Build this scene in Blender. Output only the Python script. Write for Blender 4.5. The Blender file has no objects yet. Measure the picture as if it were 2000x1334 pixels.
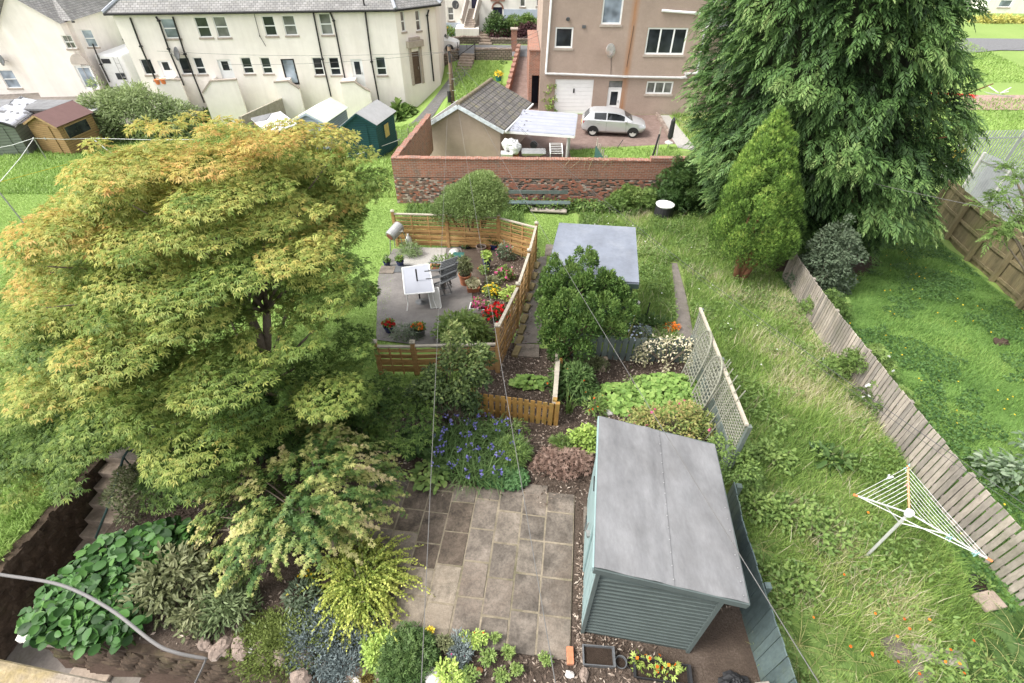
import bpy, math, random
import numpy as np
from mathutils import Vector, Matrix
R = math.radians
rng = np.random.default_rng(7)
random.seed(7)
SC = bpy.context.scene
COL = SC.collection
# ------------------------------------------------------------------ camera, sky, sun, exposure
CAM_H, F, PITCH, ROLL = 8.5, 980.0, 41.1, 0.6
cam_d = bpy.data.cameras.new("camera"); cam = bpy.data.objects.new("camera", cam_d); COL.objects.link(cam)
cam_d.sensor_width = 36.0; cam_d.lens = F / 2000 * 36.0; cam_d.clip_start = 0.05; cam_d.clip_end = 600
cam.location = (0, 0, CAM_H)
cam.rotation_euler = (Matrix.Rotation(R(90 - PITCH), 3, 'X') @ Matrix.Rotation(R(ROLL), 3, 'Z')).to_euler()
SC.camera = cam
CAM_M = cam.rotation_euler.to_matrix()
SUN_EL, SUN_AZ = 52.0, -104.0          # azimuth from +Y towards +X
w = bpy.data.worlds.new("World"); SC.world = w; w.use_nodes = True
nt = w.node_tree; nt.nodes.clear()
sky = nt.nodes.new('ShaderNodeTexSky'); sky.sky_type = 'NISHITA'; sky.sun_disc = False
sky.sun_elevation = R(SUN_EL); sky.sun_rotation = R(SUN_AZ); sky.dust_density = 3.0; sky.air_density = 1.0
hs = nt.nodes.new('ShaderNodeHueSaturation'); hs.inputs['Saturation'].default_value = 0.12
bg = nt.nodes.new('ShaderNodeBackground'); bg.inputs['Strength'].default_value = 0.15
wo = nt.nodes.new('ShaderNodeOutputWorld')
nt.links.new(sky.outputs[0], hs.inputs['Color']); nt.links.new(hs.outputs[0], bg.inputs['Color']); nt.links.new(bg.outputs[0], wo.inputs[0])
sun_d = bpy.data.lights.new("sun", 'SUN'); sun_d.energy = 1.25; sun_d.angle = R(18); sun_d.color = (1, .95, .87)
sun = bpy.data.objects.new("sun", sun_d); COL.objects.link(sun)
sd = Vector((math.sin(R(SUN_AZ)) * math.cos(R(SUN_EL)), math.cos(R(SUN_AZ)) * math.cos(R(SUN_EL)), math.sin(R(SUN_EL))))
sun.rotation_euler = sd.to_track_quat('Z', 'Y').to_euler()
SC.view_settings.view_transform = 'Standard'; SC.view_settings.look = 'None'
SC.view_settings.exposure = 1.52; SC.view_settings.gamma = 1.0
SC.cycles.max_bounces = 6; SC.cycles.transparent_max_bounces = 6; SC.cycles.diffuse_bounces = 3
# ------------------------------------------------------------------ helpers: measuring points of the place
def ray(px, py):
 return (CAM_M @ Vector((px - 1000.0, 667.0 - py, -F))).normalized()
def at_y(px, py, y):
 d = ray(px, py); return Vector((0, 0, CAM_H)) + d * (y / d.y)
def at_z(px, py, z):
 d = ray(px, py); return Vector((0, 0, CAM_H)) + d * ((z - CAM_H) / d.z)
def proj(P):
 """where points of the place fall in the photograph"""
 Q = (np.asarray(P, float) - np.array([0, 0, CAM_H])) @ np.array(CAM_M); return 1000 - F * Q[:, 0] / Q[:, 2], 667 + F * Q[:, 1] / Q[:, 2]
def smooth_path(P, k=8):
 P = [Vector(p) for p in P]; out = []
 for i in range(len(P) - 1):
  a, b, c, d = P[max(i - 1, 0)], P[i], P[i + 1], P[min(i + 2, len(P) - 1)]
  for j in range(k):
   t = j / k; out.append(.5 * (2 * b + (c - a) * t + (2 * a - 5 * b + 4 * c - d) * t * t + (3 * b - a - 3 * c + d) * t ** 3))
 return out + [P[-1]]
def sstep(a, b, x):
 t = np.clip((x - a) / (b - a), 0, 1); return t * t * (3 - 2 * t)
def terrain(x, y):
 x = np.asarray(x, float); y = np.asarray(y, float)
 g = x - 0.113 * y
 main = np.where(y < 6.2, 0.0, -0.12 * (y - 6.2))
 left = np.where(y > 42, -4.3, main)
 left = np.where(y > 46, np.minimum(-4.3 + (y - 46) * 0.35, -1.3), left)
 right = np.where(y > 30, -2.86, main)
 right = np.where(y > 38, np.minimum(-2.86 + (y - 38) * 0.135, -1.25), right)
 k = sstep(-9.5, -4.5, x)
 z = left * (1 - k) + right * k
 # playing field on the far right runs level and then climbs to the road
 kr = sstep(15.5, 18.5, x) * sstep(8, 16, y)
 field = np.where(y > 34, np.minimum(-1.6 + (y - 34) * 0.07, -0.2), -1.6)
 z = z * (1 - kr) + field * kr
 # sunken passage beside and below the planted bed
 return z
def height(x, y): return float(terrain(x, y))
def gnd(px, py, h=0.0):
 d = ray(px, py); o = Vector((0, 0, CAM_H)); t = 2.0; st = 0.25
 while t < 220:
  p = o + d * t
  if p.z <= height(p.x, p.y) + h:
   lo, hi = t - st, t
   for _ in range(24):
    m = (lo + hi) / 2; p = o + d * m
    if p.z <= height(p.x, p.y) + h: hi = m
    else: lo = m
   return o + d * hi
  t += st
 return o + d * t
# ------------------------------------------------------------------ helpers: objects
LOC = {}
def props(o, label=None, cat=None, group=None, kind=None):
 if label: o['label'] = label
 if cat: o['category'] = cat
 if group: o['group'] = group
 if kind: o['kind'] = kind
 return o
def thing(name, loc, label, cat, group=None, rotz=0.0):
 o = bpy.data.objects.new(name, None); COL.objects.link(o); o.empty_display_size = 0.2
 o.location = loc; o.rotation_euler = (0, 0, rotz); LOC[o] = Vector(loc)
 return props(o, label, cat, group)
def link(name, me, parent=None, loc=None):
 o = bpy.data.objects.new(name, me); COL.objects.link(o)
 if parent is not None:
  o.parent = parent; LOC[o] = LOC.get(parent, Vector((0, 0, 0)))
 else:
  L = Vector(loc) if loc is not None else Vector((0, 0, 0))
  o.location = L; LOC[o] = L
 return o
def copy_tree(o, parent=None):
 c = o.copy(); COL.objects.link(c); c.parent = parent
 for ch in list(o.children): copy_tree(ch, c)
 return c
def perp(d):
 d = Vector(d).normalized()
 a = Vector((0, 0, 1)) if abs(d.z) < 0.9 else Vector((1, 0, 0))
 u = d.cross(a).normalized(); return u, d.cross(u).normalized()
class MB:
 def __init__(s): s.v, s.f, s.m = [], [], []
 def add(s, vs, fs, m=0):
  n = len(s.v); s.v += [tuple(p) for p in vs]
  for f in fs: s.f.append(tuple(i + n for i in f)); s.m.append(m)
  return s
 def face(s, pts, m=0): return s.add(pts, [tuple(range(len(pts)))], m)
 def hexa(s, p, m=0):      # 8 points: bottom ring 0-3, top ring 4-7
  return s.add(p, [(3, 2, 1, 0), (4, 5, 6, 7), (0, 1, 5, 4), (1, 2, 6, 5), (2, 3, 7, 6), (3, 0, 4, 7)], m)
 def box(s, c, d, rz=0.0, m=0):
  cx, cy, cz = c; hx, hy, hz = d[0] / 2, d[1] / 2, d[2] / 2
  ca, sa = math.cos(rz), math.sin(rz); ps = []
  for z in (-hz, hz):
   for x, y in ((-hx, -hy), (hx, -hy), (hx, hy), (-hx, hy)):
    ps.append((cx + x * ca - y * sa, cy + x * sa + y * ca, cz + z))
  return s.hexa(ps, m)
 def beam(s, a, b, w, h, up=(0, 0, 1), m=0):
  a, b = Vector(a), Vector(b); d = (b - a).normalized(); up = Vector(up)
  sd_ = d.cross(up)
  if sd_.length < 1e-4: sd_ = d.cross(Vector((1, 0, 0)))
  sd_.normalize(); u = sd_.cross(d).normalized()
  ps = []
  for q in (a, b):
   ps += [q - sd_ * w / 2 - u * h / 2, q + sd_ * w / 2 - u * h / 2, q + sd_ * w / 2 + u * h / 2, q - sd_ * w / 2 + u * h / 2]
  return s.hexa(ps, m)
 def tube(s, pts, rad, n=8, m=0, caps=True):
  pts = [Vector(p) for p in pts]; k = len(pts)
  if not hasattr(rad, '__len__'): rad = [rad] * k
  base = len(s.v); u = None
  for i, p in enumerate(pts):
   d = (pts[min(i + 1, k - 1)] - pts[max(i - 1, 0)])
   if d.length < 1e-9: d = Vector((0, 0, 1))
   d.normalize()
   if u is None: u, _ = perp(d)
   else:
    u = (u - d * u.dot(d))
    if u.length < 1e-6: u, _ = perp(d)
    u.normalize()
   v_ = d.cross(u)
   for j in range(n):
    a = 2 * math.pi * j / n
    s.v.append(tuple(p + (u * math.cos(a) + v_ * math.sin(a)) * rad[i]))
  for i in range(k - 1):
   for j in range(n):
    j2 = (j + 1) % n
    s.f.append((base + i * n + j, base + i * n + j2, base + (i + 1) * n + j2, base + (i + 1) * n + j)); s.m.append(m)
  if caps:
   s.f.append(tuple(base + j for j in reversed(range(n)))); s.m.append(m)
   s.f.append(tuple(base + (k - 1) * n + j for j in range(n))); s.m.append(m)
  return s
 def lathe(s, c, prof, n=16, m=0, axis=None):
  c = Vector(c); base = len(s.v); k = len(prof)
  ax = Vector(axis or (0, 0, 1)).normalized(); u, v_ = perp(ax)
  for r, z in prof:
   for j in range(n):
    a = 2 * math.pi * j / n
    s.v.append(tuple(c + ax * z + (u * math.cos(a) + v_ * math.sin(a)) * r))
  for i in range(k - 1):
   for j in range(n):
    j2 = (j + 1) % n
    s.f.append((base + i * n + j2, base + i * n + j, base + (i + 1) * n + j, base + (i + 1) * n + j2)); s.m.append(m)
  if prof[0][0] > 1e-5: s.f.append(tuple(base + j for j in range(n))); s.m.append(m)
  if prof[-1][0] > 1e-5: s.f.append(tuple(base + (k - 1) * n + j for j in reversed(range(n)))); s.m.append(m)
  return s
 def prism(s, poly, d, m=0):   # closed polygon swept by vector d
  n = len(poly); P = [Vector(p) for p in poly]; Q = [p + Vector(d) for p in P]
  s.add(P + Q, [tuple(reversed(range(n))), tuple(range(n, 2 * n))] + [(i, (i + 1) % n, n + (i + 1) % n, n + i) for i in range(n)], m)
  return s
 def blob(s, c, r, seg=8, rings=5, jit=0.15, m=0, rz=0.0):   # an irregular stone
  c = Vector(c); vs = []; ca, sa = math.cos(rz), math.sin(rz)
  for i in range(rings + 1):
   th = math.pi * i / rings
   for j in range(seg):
    ph = 2 * math.pi * j / seg; k = 1 + random.uniform(-jit, jit)
    x = math.sin(th) * math.cos(ph) * r[0] * k; y = math.sin(th) * math.sin(ph) * r[1] * k
    vs.append((c.x + x * ca - y * sa, c.y + x * sa + y * ca, c.z + math.cos(th) * r[2] * k))
  fs = []
  for i in range(rings):
   for j in range(seg): fs.append((i * seg + j, (i + 1) * seg + j, (i + 1) * seg + (j + 1) % seg, i * seg + (j + 1) % seg))
  return s.add(vs, fs, m)
 def obj(s, name, mats, parent=None, loc=None, smooth=False, bevel=0.0, label=None, cat=None, group=None, kind=None):
  if not isinstance(mats, (list, tuple)): mats = [mats]
  L = LOC.get(parent, Vector((0, 0, 0))) if parent is not None else Vector(loc) if loc is not None else None
  if L is None:
   a = np.array(s.v); L = Vector(((a[:, 0].min() + a[:, 0].max()) / 2, (a[:, 1].min() + a[:, 1].max()) / 2, a[:, 2].min()))
  V = np.array(s.v, float) - np.array(L)
  me = bpy.data.meshes.new(name); me.from_pydata(V.tolist(), [], s.f)
  for mm in mats: me.materials.append(mm)
  if len(mats) > 1: me.polygons.foreach_set('material_index', s.m)
  uvl = me.uv_layers.new(name='UVMap')
  nv = len(me.loops); vi = np.empty(nv, np.int32); me.loops.foreach_get('vertex_index', vi)
  nf = len(me.polygons); nor = np.empty(nf * 3, np.float32); me.polygons.foreach_get('normal', nor); nor = nor.reshape(-1, 3)
  lt = np.empty(nf, np.int32); me.polygons.foreach_get('loop_total', lt)
  nl = np.repeat(nor, lt, axis=0); W = np.array(s.v, float)[vi]
  U = np.stack([-nl[:, 1], nl[:, 0], 0 * nl[:, 0]], 1); ln = np.linalg.norm(U, axis=1)
  flat = ln < 0.12; U[flat] = (1, 0, 0); ln[flat] = 1; U = U / ln[:, None]
  Vv = np.cross(nl, U)
  uvl.data.foreach_set('uv', np.stack([(W * U).sum(1), (W * Vv).sum(1)], 1).astype(np.float32).ravel())
  if smooth: me.polygons.foreach_set('use_smooth', [True] * nf)
  me.update()
  o = link(name, me, parent, L)
  if bevel:
   b = o.modifiers.new('bevel', 'BEVEL'); b.width = bevel; b.segments = 2; b.limit_method = 'ANGLE'; b.angle_limit = R(40)
  return props(o, label, cat, group, kind)
def np_mesh(name, V, faces_n, Fi, mat, parent=None, loc=None, attr=None, smooth=False):
 """V (N,3) array, Fi flat loop vertex indices, faces_n verts per face (const)"""
 L = LOC.get(parent, Vector((0, 0, 0))) if parent is not None else (Vector(loc) if loc is not None else Vector((0, 0, 0)))
 V = np.asarray(V, np.float32) - np.array(L, np.float32)
 me = bpy.data.meshes.new(name); nf = len(Fi) // faces_n
 me.vertices.add(len(V)); me.vertices.foreach_set('co', V.ravel())
 me.loops.add(len(Fi)); me.loops.foreach_set('vertex_index', np.asarray(Fi, np.int32))
 me.polygons.add(nf); me.polygons.foreach_set('loop_start', np.arange(0, nf * faces_n, faces_n, dtype=np.int32))
 if attr is not None:
  a = me.attributes.new('c', 'FLOAT', 'POINT'); a.data.foreach_set('value', np.asarray(attr, np.float32))
 if smooth: me.polygons.foreach_set('use_smooth', np.ones(nf, bool))
 me.materials.append(mat); me.update(calc_edges=True)
 return link(name, me, parent, L)
# leaf outlines: (u along, v across, w lift) and faces of one size
T_QUAD = (np.array([[0, 0, 0], [.45, .5, .06], [1, 0, -.05], [.45, -.5, .06]]), [(0, 1, 2, 3)])
T_OVAL = (np.array([[0, 0, 0], [.3, .42, .10], [.72, .36, .06], [1, 0, -.12], [.72, -.36, .06], [.3, -.42, .10], [.4, 0, 0], [.75, 0, -.03]]),
  [(0, 6, 1, 1), (6, 7, 2, 1), (7, 3, 2, 2), (0, 5, 6, 6), (5, 4, 7, 6), (4, 3, 7, 7)])
def star(lobes, wid):
 vs, fs = [], []
 for i, (ang, ln) in enumerate(lobes):
  a = R(ang); d = np.array([math.cos(a), math.sin(a)]); s_ = np.array([-d[1], d[0]])
  n = len(vs)
  for q, z in ((d * 0, 0), (d * ln * .5 + s_ * wid, .04), (d * ln, -.10), (d * ln * .5 - s_ * wid, .04)): vs.append([q[0] + .25, q[1], z])
  fs.append((n, n + 1, n + 2, n + 3))
 return np.array(vs, float), fs
T_MAPLE = star([(0, .8), (48, .7), (-48, .7), (100, .48), (-100, .48)], .12)
T_PALM = star([(0, .85), (42, .75), (-42, .75)], .09)
T_RND = (np.array([[0, 0, 0], [.18, .36, .06], [.52, .5, .09], [.86, .34, .05], [1, 0, -.06], [.86, -.34, .05], [.52, -.5, .09], [.18, -.36, .06], [.5, 0, -.01]]), [(0, 8, 2, 1), (8, 4, 3, 2), (0, 7, 6, 8), (8, 6, 5, 4)])
T_BLADE = (np.array([[0, .5, 0], [0, -.5, 0], [.55, -.4, .0], [.55, .4, .0], [1, .04, -.12], [1, -.04, -.12]]), [(0, 1, 2, 3), (3, 2, 5, 4)])
T_ROUND = star([(0, .55), (60, .5), (-60, .5), (120, .5), (-120, .5), (180, .45)], .27)
def unit(a): return a / np.maximum(np.linalg.norm(a, axis=1, keepdims=True), 1e-9)
def scatter(name, pos, direc, nrm, size, width, tmpl, mat, parent=None, attr=None, loc=None):
 """one leaf of outline tmpl per point; direc = way it points, nrm = upper side"""
 tv, tf = tmpl; N = len(pos); K = len(tv)
 d = unit(np.asarray(direc, float)); n = np.asarray(nrm, float); n = unit(n - d * (n * d).sum(1, keepdims=True)); s_ = np.cross(n, d)
 size = np.broadcast_to(np.asarray(size, float), (N,)); width = np.broadcast_to(np.asarray(width, float), (N,))
 V = (pos[:, None, :] + d[:, None, :] * (tv[None, :, 0:1] * size[:, None, None]) + s_[:, None, :] * (tv[None, :, 1:2] * (size * width)[:, None, None])
  + n[:, None, :] * (tv[None, :, 2:3] * size[:, None, None])).reshape(-1, 3)
 tfa = np.array(tf); Fi = (tfa[None] + (np.arange(N) * K)[:, None, None]).reshape(-1)
 if attr is None: attr = rng.random(N)
 # degenerate corners written twice become triangles
 if any(len(set(f)) < len(f) for f in tf):
  tri = []
  for f in tf:
   q = list(dict.fromkeys(f)); tri += [(q[0], q[i], q[i + 1]) for i in range(1, len(q) - 1)]
  tfa = np.array(tri); Fi = (tfa[None] + (np.arange(N) * K)[:, None, None]).reshape(-1)
 return np_mesh(name, V, tfa.shape[1], Fi, mat, parent, loc, np.repeat(np.clip(attr, 0, 1), K))
def rdir(n):
 a = rng.normal(size=(n, 3)); return unit(a)
def on_pads(pads, n, thick=0.35, top=0.0):
 """points and outward normals on a set of ellipsoid pads (cx,cy,cz,rx,ry,rz); top: lower limit of the unit normal's z"""
 P = np.array(pads, float); area = P[:, 3] * P[:, 4] + (P[:, 3] + P[:, 4]) * P[:, 5]
 k = rng.choice(len(P), n, p=area / area.sum()); d = rdir(n)
 lo = d[:, 2] < top; d[lo, 2] = np.where(rng.random(lo.sum()) < .75, -d[lo, 2], d[lo, 2])
 r = 1 - thick * rng.random(n) ** 1.5
 pos = P[k, :3] + d * P[k, 3:6] * r[:, None]
 nor = unit(d / P[k, 3:6])
 return pos, nor, k, d
# ------------------------------------------------------------------ materials
MATS = {}
def _new(name):
 m = bpy.data.materials.new(name); m.use_nodes = True; n = m.node_tree.nodes; n.clear()
 out = n.new('ShaderNodeOutputMaterial'); b = n.new('ShaderNodeBsdfPrincipled')
 m.node_tree.links.new(b.outputs[0], out.inputs[0]); MATS[name] = m
 return m, n, m.node_tree.links, b
def ramp(n, stops):
 r = n.new('ShaderNodeValToRGB'); e = r.color_ramp.elements
 while len(e) < len(stops): e.new(0.5)
 for q, (p, c) in zip(e, stops): q.position = p; q.color = (*c, 1)
 return r
def noise(n, l, scale, detail=4, rough=.6, coord='Object', vec=None, stretch=None):
 t = n.new('ShaderNodeTexNoise'); t.inputs['Scale'].default_value = scale; t.inputs['Detail'].default_value = detail; t.inputs['Roughness'].default_value = rough
 if vec is None:
  tc = n.new('ShaderNodeTexCoord'); vec = tc.outputs[coord]
 if stretch:
  mp = n.new('ShaderNodeMapping'); mp.inputs['Scale'].default_value = stretch; l.new(vec, mp.inputs[0]); vec = mp.outputs[0]
 l.new(vec, t.inputs['Vector']); return t
def mixc(n, l, fac, a, b, mode='MIX'):
 m = n.new('ShaderNodeMix'); m.data_type = 'RGBA'; m.blend_type = mode
 for k, s in ((0, fac), (6, a), (7, b)):
  if isinstance(s, (int, float)): m.inputs[k].default_value = s
  elif isinstance(s, tuple): m.inputs[k].default_value = (*s, 1)
  else: l.new(s, m.inputs[k])
 return m.outputs[2]
def bump(n, l, b, src, strength=.3, dist=.01):
 bp = n.new('ShaderNodeBump'); bp.inputs['Strength'].default_value = strength; bp.inputs['Distance'].default_value = dist
 l.new(src, bp.inputs['Height']); l.new(bp.outputs[0], b.inputs['Normal'])
def plain(name, c, rough=.6, var=.25, scale=6, metal=0.0, spec=.3, bmp=0.0, bscale=None, dirt=None, stretch=None, isl=0.0, streak=0.0):
 if name in MATS: return MATS[name]
 m, n, l, b = _new(name); b.inputs['Roughness'].default_value = rough; b.inputs['Metallic'].default_value = metal; b.inputs['Specular IOR Level'].default_value = spec
 t = noise(n, l, scale, stretch=stretch); lo = tuple(x * (1 - var) for x in c); hi = tuple(min(1, x * (1 + var * .7)) for x in c)
 r = ramp(n, [(.3, lo), (.7, hi)]); l.new(t.outputs[0], r.inputs[0]); col = r.outputs[0]
 if dirt:
  t2 = noise(n, l, scale * .23, 6, .7); r2 = ramp(n, [(.5, (0, 0, 0)), (.72, (1, 1, 1))]); l.new(t2.outputs[0], r2.inputs[0])
  col = mixc(n, l, r2.outputs[0], col, dirt)
 if isl:
  gi = n.new('ShaderNodeNewGeometry'); ri = ramp(n, [(0, (1 - isl, 1 - isl * .9, 1 - isl * .8)), (1, (1 + isl * .8,) * 3)]); l.new(gi.outputs['Random Per Island'], ri.inputs[0]); col = mixc(n, l, 1.0, col, ri.outputs[0], 'MULTIPLY')
 if streak:
  ts_ = noise(n, l, 1.6, 5, .65, stretch=(1, 1, .12)); rs_ = ramp(n, [(.45, (1, 1, 1)), (.78, (1 - streak, 1 - streak * 1.05, 1 - streak * 1.1))]); l.new(ts_.outputs[0], rs_.inputs[0]); col = mixc(n, l, 1.0, col, rs_.outputs[0], 'MULTIPLY')
 if var > .09:
  tf_ = noise(n, l, scale * 7.3, 5, .75, stretch=stretch); rf_ = ramp(n, [(.3, (1 - var * .8,) * 3), (.7, (1 + var * .35,) * 3)]); l.new(tf_.outputs[0], rf_.inputs[0]); col = mixc(n, l, 1.0, col, rf_.outputs[0], 'MULTIPLY')
 l.new(col, b.inputs['Base Color'])
 if bmp:
  t3 = noise(n, l, bscale or scale * 4, 3, stretch=stretch); bump(n, l, b, t3.outputs[0], bmp)
 return m
def brick(name, c1, c2, mortar, bw, bh, ms=.01, rough=.8, off=.5, bmp=.4, swap=False, var=.5, dirt=None, msmooth=.1, dist=.01):
 if name in MATS: return MATS[name]
 m, n, l, b = _new(name); b.inputs['Roughness'].default_value = rough; b.inputs['Specular IOR Level'].default_value = .25
 tc = n.new('ShaderNodeTexCoord'); vec = tc.outputs['UV']
 if swap:
  sx = n.new('ShaderNodeSeparateXYZ'); cx = n.new('ShaderNodeCombineXYZ'); l.new(vec, sx.inputs[0]); l.new(sx.outputs[0], cx.inputs[1]); l.new(sx.outputs[1], cx.inputs[0]); vec = cx.outputs[0]
 t = n.new('ShaderNodeTexBrick'); t.offset = off; t.inputs['Scale'].default_value = 1
 t.inputs['Color1'].default_value = (0, 0, 0, 1); t.inputs['Color2'].default_value = (1, 1, 1, 1); t.inputs['Mortar'].default_value = (.5, .5, .5, 1)
 t.inputs['Mortar Size'].default_value = ms; t.inputs['Mortar Smooth'].default_value = msmooth; t.inputs['Bias'].default_value = 0
 t.inputs['Brick Width'].default_value = bw; t.inputs['Row Height'].default_value = bh
 l.new(vec, t.inputs['Vector'])
 nz = noise(n, l, 14, 5); nb = noise(n, l, 1.1, 4)
 f = n.new('ShaderNodeMath'); f.operation = 'MULTIPLY_ADD'; f.inputs[1].default_value = .6; l.new(t.outputs[0], f.inputs[0])
 g = n.new('ShaderNodeMath'); g.operation = 'MULTIPLY'; g.inputs[1].default_value = .4; l.new(nz.outputs[0], g.inputs[0]); l.new(g.outputs[0], f.inputs[2])
 col = mixc(n, l, f.outputs[0], c1, c2)
 r2 = ramp(n, [(.3, (1 - var * .5,) * 3), (.7, (1 + var * .2,) * 3)]); l.new(nb.outputs[0], r2.inputs[0]); col = mixc(n, l, 1.0, col, r2.outputs[0], 'MULTIPLY')
 if dirt:
  t2 = noise(n, l, 2.3, 6, .7); r3 = ramp(n, [(.5, (0, 0, 0)), (.7, (1, 1, 1))]); l.new(t2.outputs[0], r3.inputs[0]); col = mixc(n, l, r3.outputs[0], col, dirt)
 col = mixc(n, l, t.outputs[1], col, mortar); l.new(col, b.inputs['Base Color'])
 inv = n.new('ShaderNodeMath'); inv.operation = 'SUBTRACT'; inv.inputs[0].default_value = 1; l.new(t.outputs[1], inv.inputs[1])
 ad = n.new('ShaderNodeMath'); ad.operation = 'MULTIPLY_ADD'; ad.inputs[1].default_value = .3; l.new(nz.outputs[0], ad.inputs[0]); l.new(inv.outputs[0], ad.inputs[2])
 bump(n, l, b, ad.outputs[0], bmp, dist)
 return m
def mute(c, k=.19):
 L_ = .3 * c[0] + .6 * c[1] + .1 * c[2]; return tuple(x * (1 - k) + L_ * k for x in c)
def leafm(name, stops, trans=.28, rough=.55, spec=.25, gain=1.4):
 if name in MATS: return MATS[name]
 if 'flower' not in name: stops = [(p, mute(c)) for p, c in stops]
 if max(stops[len(stops) // 2][1]) < .4 and 'flower' not in name: stops = [(p, tuple(min(.75, x * (gain if p < .75 else 1 + (gain - 1) * .5)) for x in c)) for p, c in stops]
 m, n, l, b = _new(name); b.inputs['Roughness'].default_value = rough; b.inputs['Specular IOR Level'].default_value = spec
 at = n.new('ShaderNodeAttribute'); at.attribute_name = 'c'
 r = ramp(n, stops); l.new(at.outputs['Fac'], r.inputs[0]); l.new(r.outputs[0], b.inputs['Base Color'])
 if trans:
  tr = n.new('ShaderNodeBsdfTranslucent'); l.new(r.outputs[0], tr.inputs[0])
  mx = n.new('ShaderNodeMixShader'); mx.inputs[0].default_value = trans
  l.new(b.outputs[0], mx.inputs[1]); l.new(tr.outputs[0], mx.inputs[2])
  out = [q for q in n if q.type == 'OUTPUT_MATERIAL'][0]; l.new(mx.outputs[0], out.inputs[0])
 return m
def groundm(name, stops, scale=1.2, fine=25, bmp=.5):
 if name in MATS: return MATS[name]
 stops = [(p, mute(c)) for p, c in stops]
 m, n, l, b = _new(name); b.inputs['Roughness'].default_value = .9; b.inputs['Specular IOR Level'].default_value = .1
 t = noise(n, l, scale, 6, .65); t2 = noise(n, l, fine, 5, .7)
 a = n.new('ShaderNodeMath'); a.operation = 'MULTIPLY_ADD'; a.inputs[1].default_value = .55; l.new(t2.outputs[0], a.inputs[0])
 g = n.new('ShaderNodeMath'); g.operation = 'MULTIPLY'; g.inputs[1].default_value = .45; l.new(t.outputs[0], g.inputs[0]); l.new(g.outputs[0], a.inputs[2])
 r = ramp(n, stops); l.new(a.outputs[0], r.inputs[0]); l.new(r.outputs[0], b.inputs['Base Color']); bump(n, l, b, t2.outputs[0], bmp, .03)
 return m
def glassm(name, c=(.03, .035, .04)):
 if name in MATS: return MATS[name]
 m, n, l, b = _new(name); b.inputs['Roughness'].default_value = .06; b.inputs['Specular IOR Level'].default_value = .6
 t = noise(n, l, .9, 2); r = ramp(n, [(.35, tuple(x * .5 for x in c)), (.7, tuple(x * 1.7 for x in c))]); l.new(t.outputs[0], r.inputs[0]); l.new(r.outputs[0], b.inputs['Base Color'])
 return m
G1 = lambda *a: a
M_LAWN = groundm('mown_lawn', [(.25, (.14, .23, .028)), (.5, (.20, .32, .04)), (.75, (.27, .39, .06))], .5, 30)
M_ROUGH = groundm('rough_grass', [(.25, (.08, .13, .02)), (.5, (.15, .22, .035)), (.75, (.26, .27, .08))], .8, 20)
M_RLAWN = groundm('clover_lawn', [(.25, (.055, .115, .014)), (.5, (.10, .20, .024)), (.75, (.14, .27, .035))], .7, 26)
M_SOIL = groundm('bark_soil', [(.2, (.032, .023, .017)), (.5, (.085, .060, .044)), (.72, (.17, .13, .10))], 2.0, 34, .9)
M_SOIL2 = groundm('bare_soil', [(.2, (.035, .022, .014)), (.6, (.085, .055, .04)), (.8, (.12, .085, .065))], 2.0, 30, .6)
M_FIELD = groundm('park_grass', [(.25, (.13, .22, .03)), (.5, (.19, .29, .045)), (.8, (.26, .34, .07))], .25, 14)
M_ASPHALT = plain('asphalt', (.16, .16, .165), .85, .2, 8, bmp=.3)
M_PATH = plain('path_asphalt', (.13, .125, .12), .9, .25, 5, bmp=.3, dirt=(.09, .10, .05))
M_MONO = brick('block_paving', (.185, .125, .105), (.27, .195, .17), (.13, .095, .08), .2, .1, .008, .85)
M_RENDER_L = plain('cream_roughcast', (.86, .80, .745), .9, .05, 1.4, bmp=.5, bscale=70, dirt=(.80, .735, .675), streak=.11)
M_RENDER_W = plain('white_roughcast', (.78, .75, .69), .9, .06, 1.4, bmp=.4, bscale=60, streak=.2)
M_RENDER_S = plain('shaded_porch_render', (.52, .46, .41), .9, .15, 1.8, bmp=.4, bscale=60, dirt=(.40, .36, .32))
M_STONE_TRIM = plain('stone_trim', (.40, .34, .29), .85, .15, 5, bmp=.3)
M_SLATE = brick('roof_slate', (.17, .165, .16), (.33, .32, .31), (.07, .07, .07), .28, .2, .012, .6, dirt=(.24, .23, .21), bmp=.6)
M_LEAD = plain('lead_flashing', (.36, .38, .42), .5, .1, 4)
M_BLACKPIPE = plain('black_iron', (.025, .024, .024), .5, .3, 8)
M_WHITEPVC = plain('white_upvc', (.80, .80, .79), .35, .04, 3, spec=.5)
M_GREYPIPE = plain('grey_plastic_pipe', (.52, .51, .50), .4, .1, 4, spec=.4)
M_GLASS = glassm('window_glass'); M_GLASS2 = glassm('curtained_glass', (.16, .16, .155)); M_GLASSB = glassm('sky_glass', (.25, .29, .34))
M_TILE = brick('concrete_roof_tile', (.13, .12, .115), (.20, .185, .175), (.05, .048, .045), .33, .3, .02, .85, 0, .9, dirt=(.23, .21, .13), dist=.03)
M_BRICKR = brick('red_brick', (.24, .075, .045), (.40, .17, .11), (.30, .25, .21), .225, .075, .010, .85, dirt=(.14, .10, .085))
M_WOODNEW = plain('new_timber', (.40, .235, .095), .7, .32, 5, bmp=.15, stretch=(1, 1, 4), dirt=(.50, .33, .16), isl=.2)
M_WOODTOP = plain('pale_timber_cap', (.43, .385, .31), .75, .2, 8, stretch=(1, 1, 6))
M_WOODGREY = plain('weathered_boards', (.34, .295, .25), .85, .35, 3, bmp=.3, bscale=20, stretch=(1, 1, .25), dirt=(.22, .20, .15), isl=.28)
M_WOODGREEN = plain('greenish_boards', (.23, .19, .105), .85, .3, 3, bmp=.3, bscale=20, stretch=(1, 1, .3), dirt=(.17, .17, .07), isl=.2)
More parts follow.
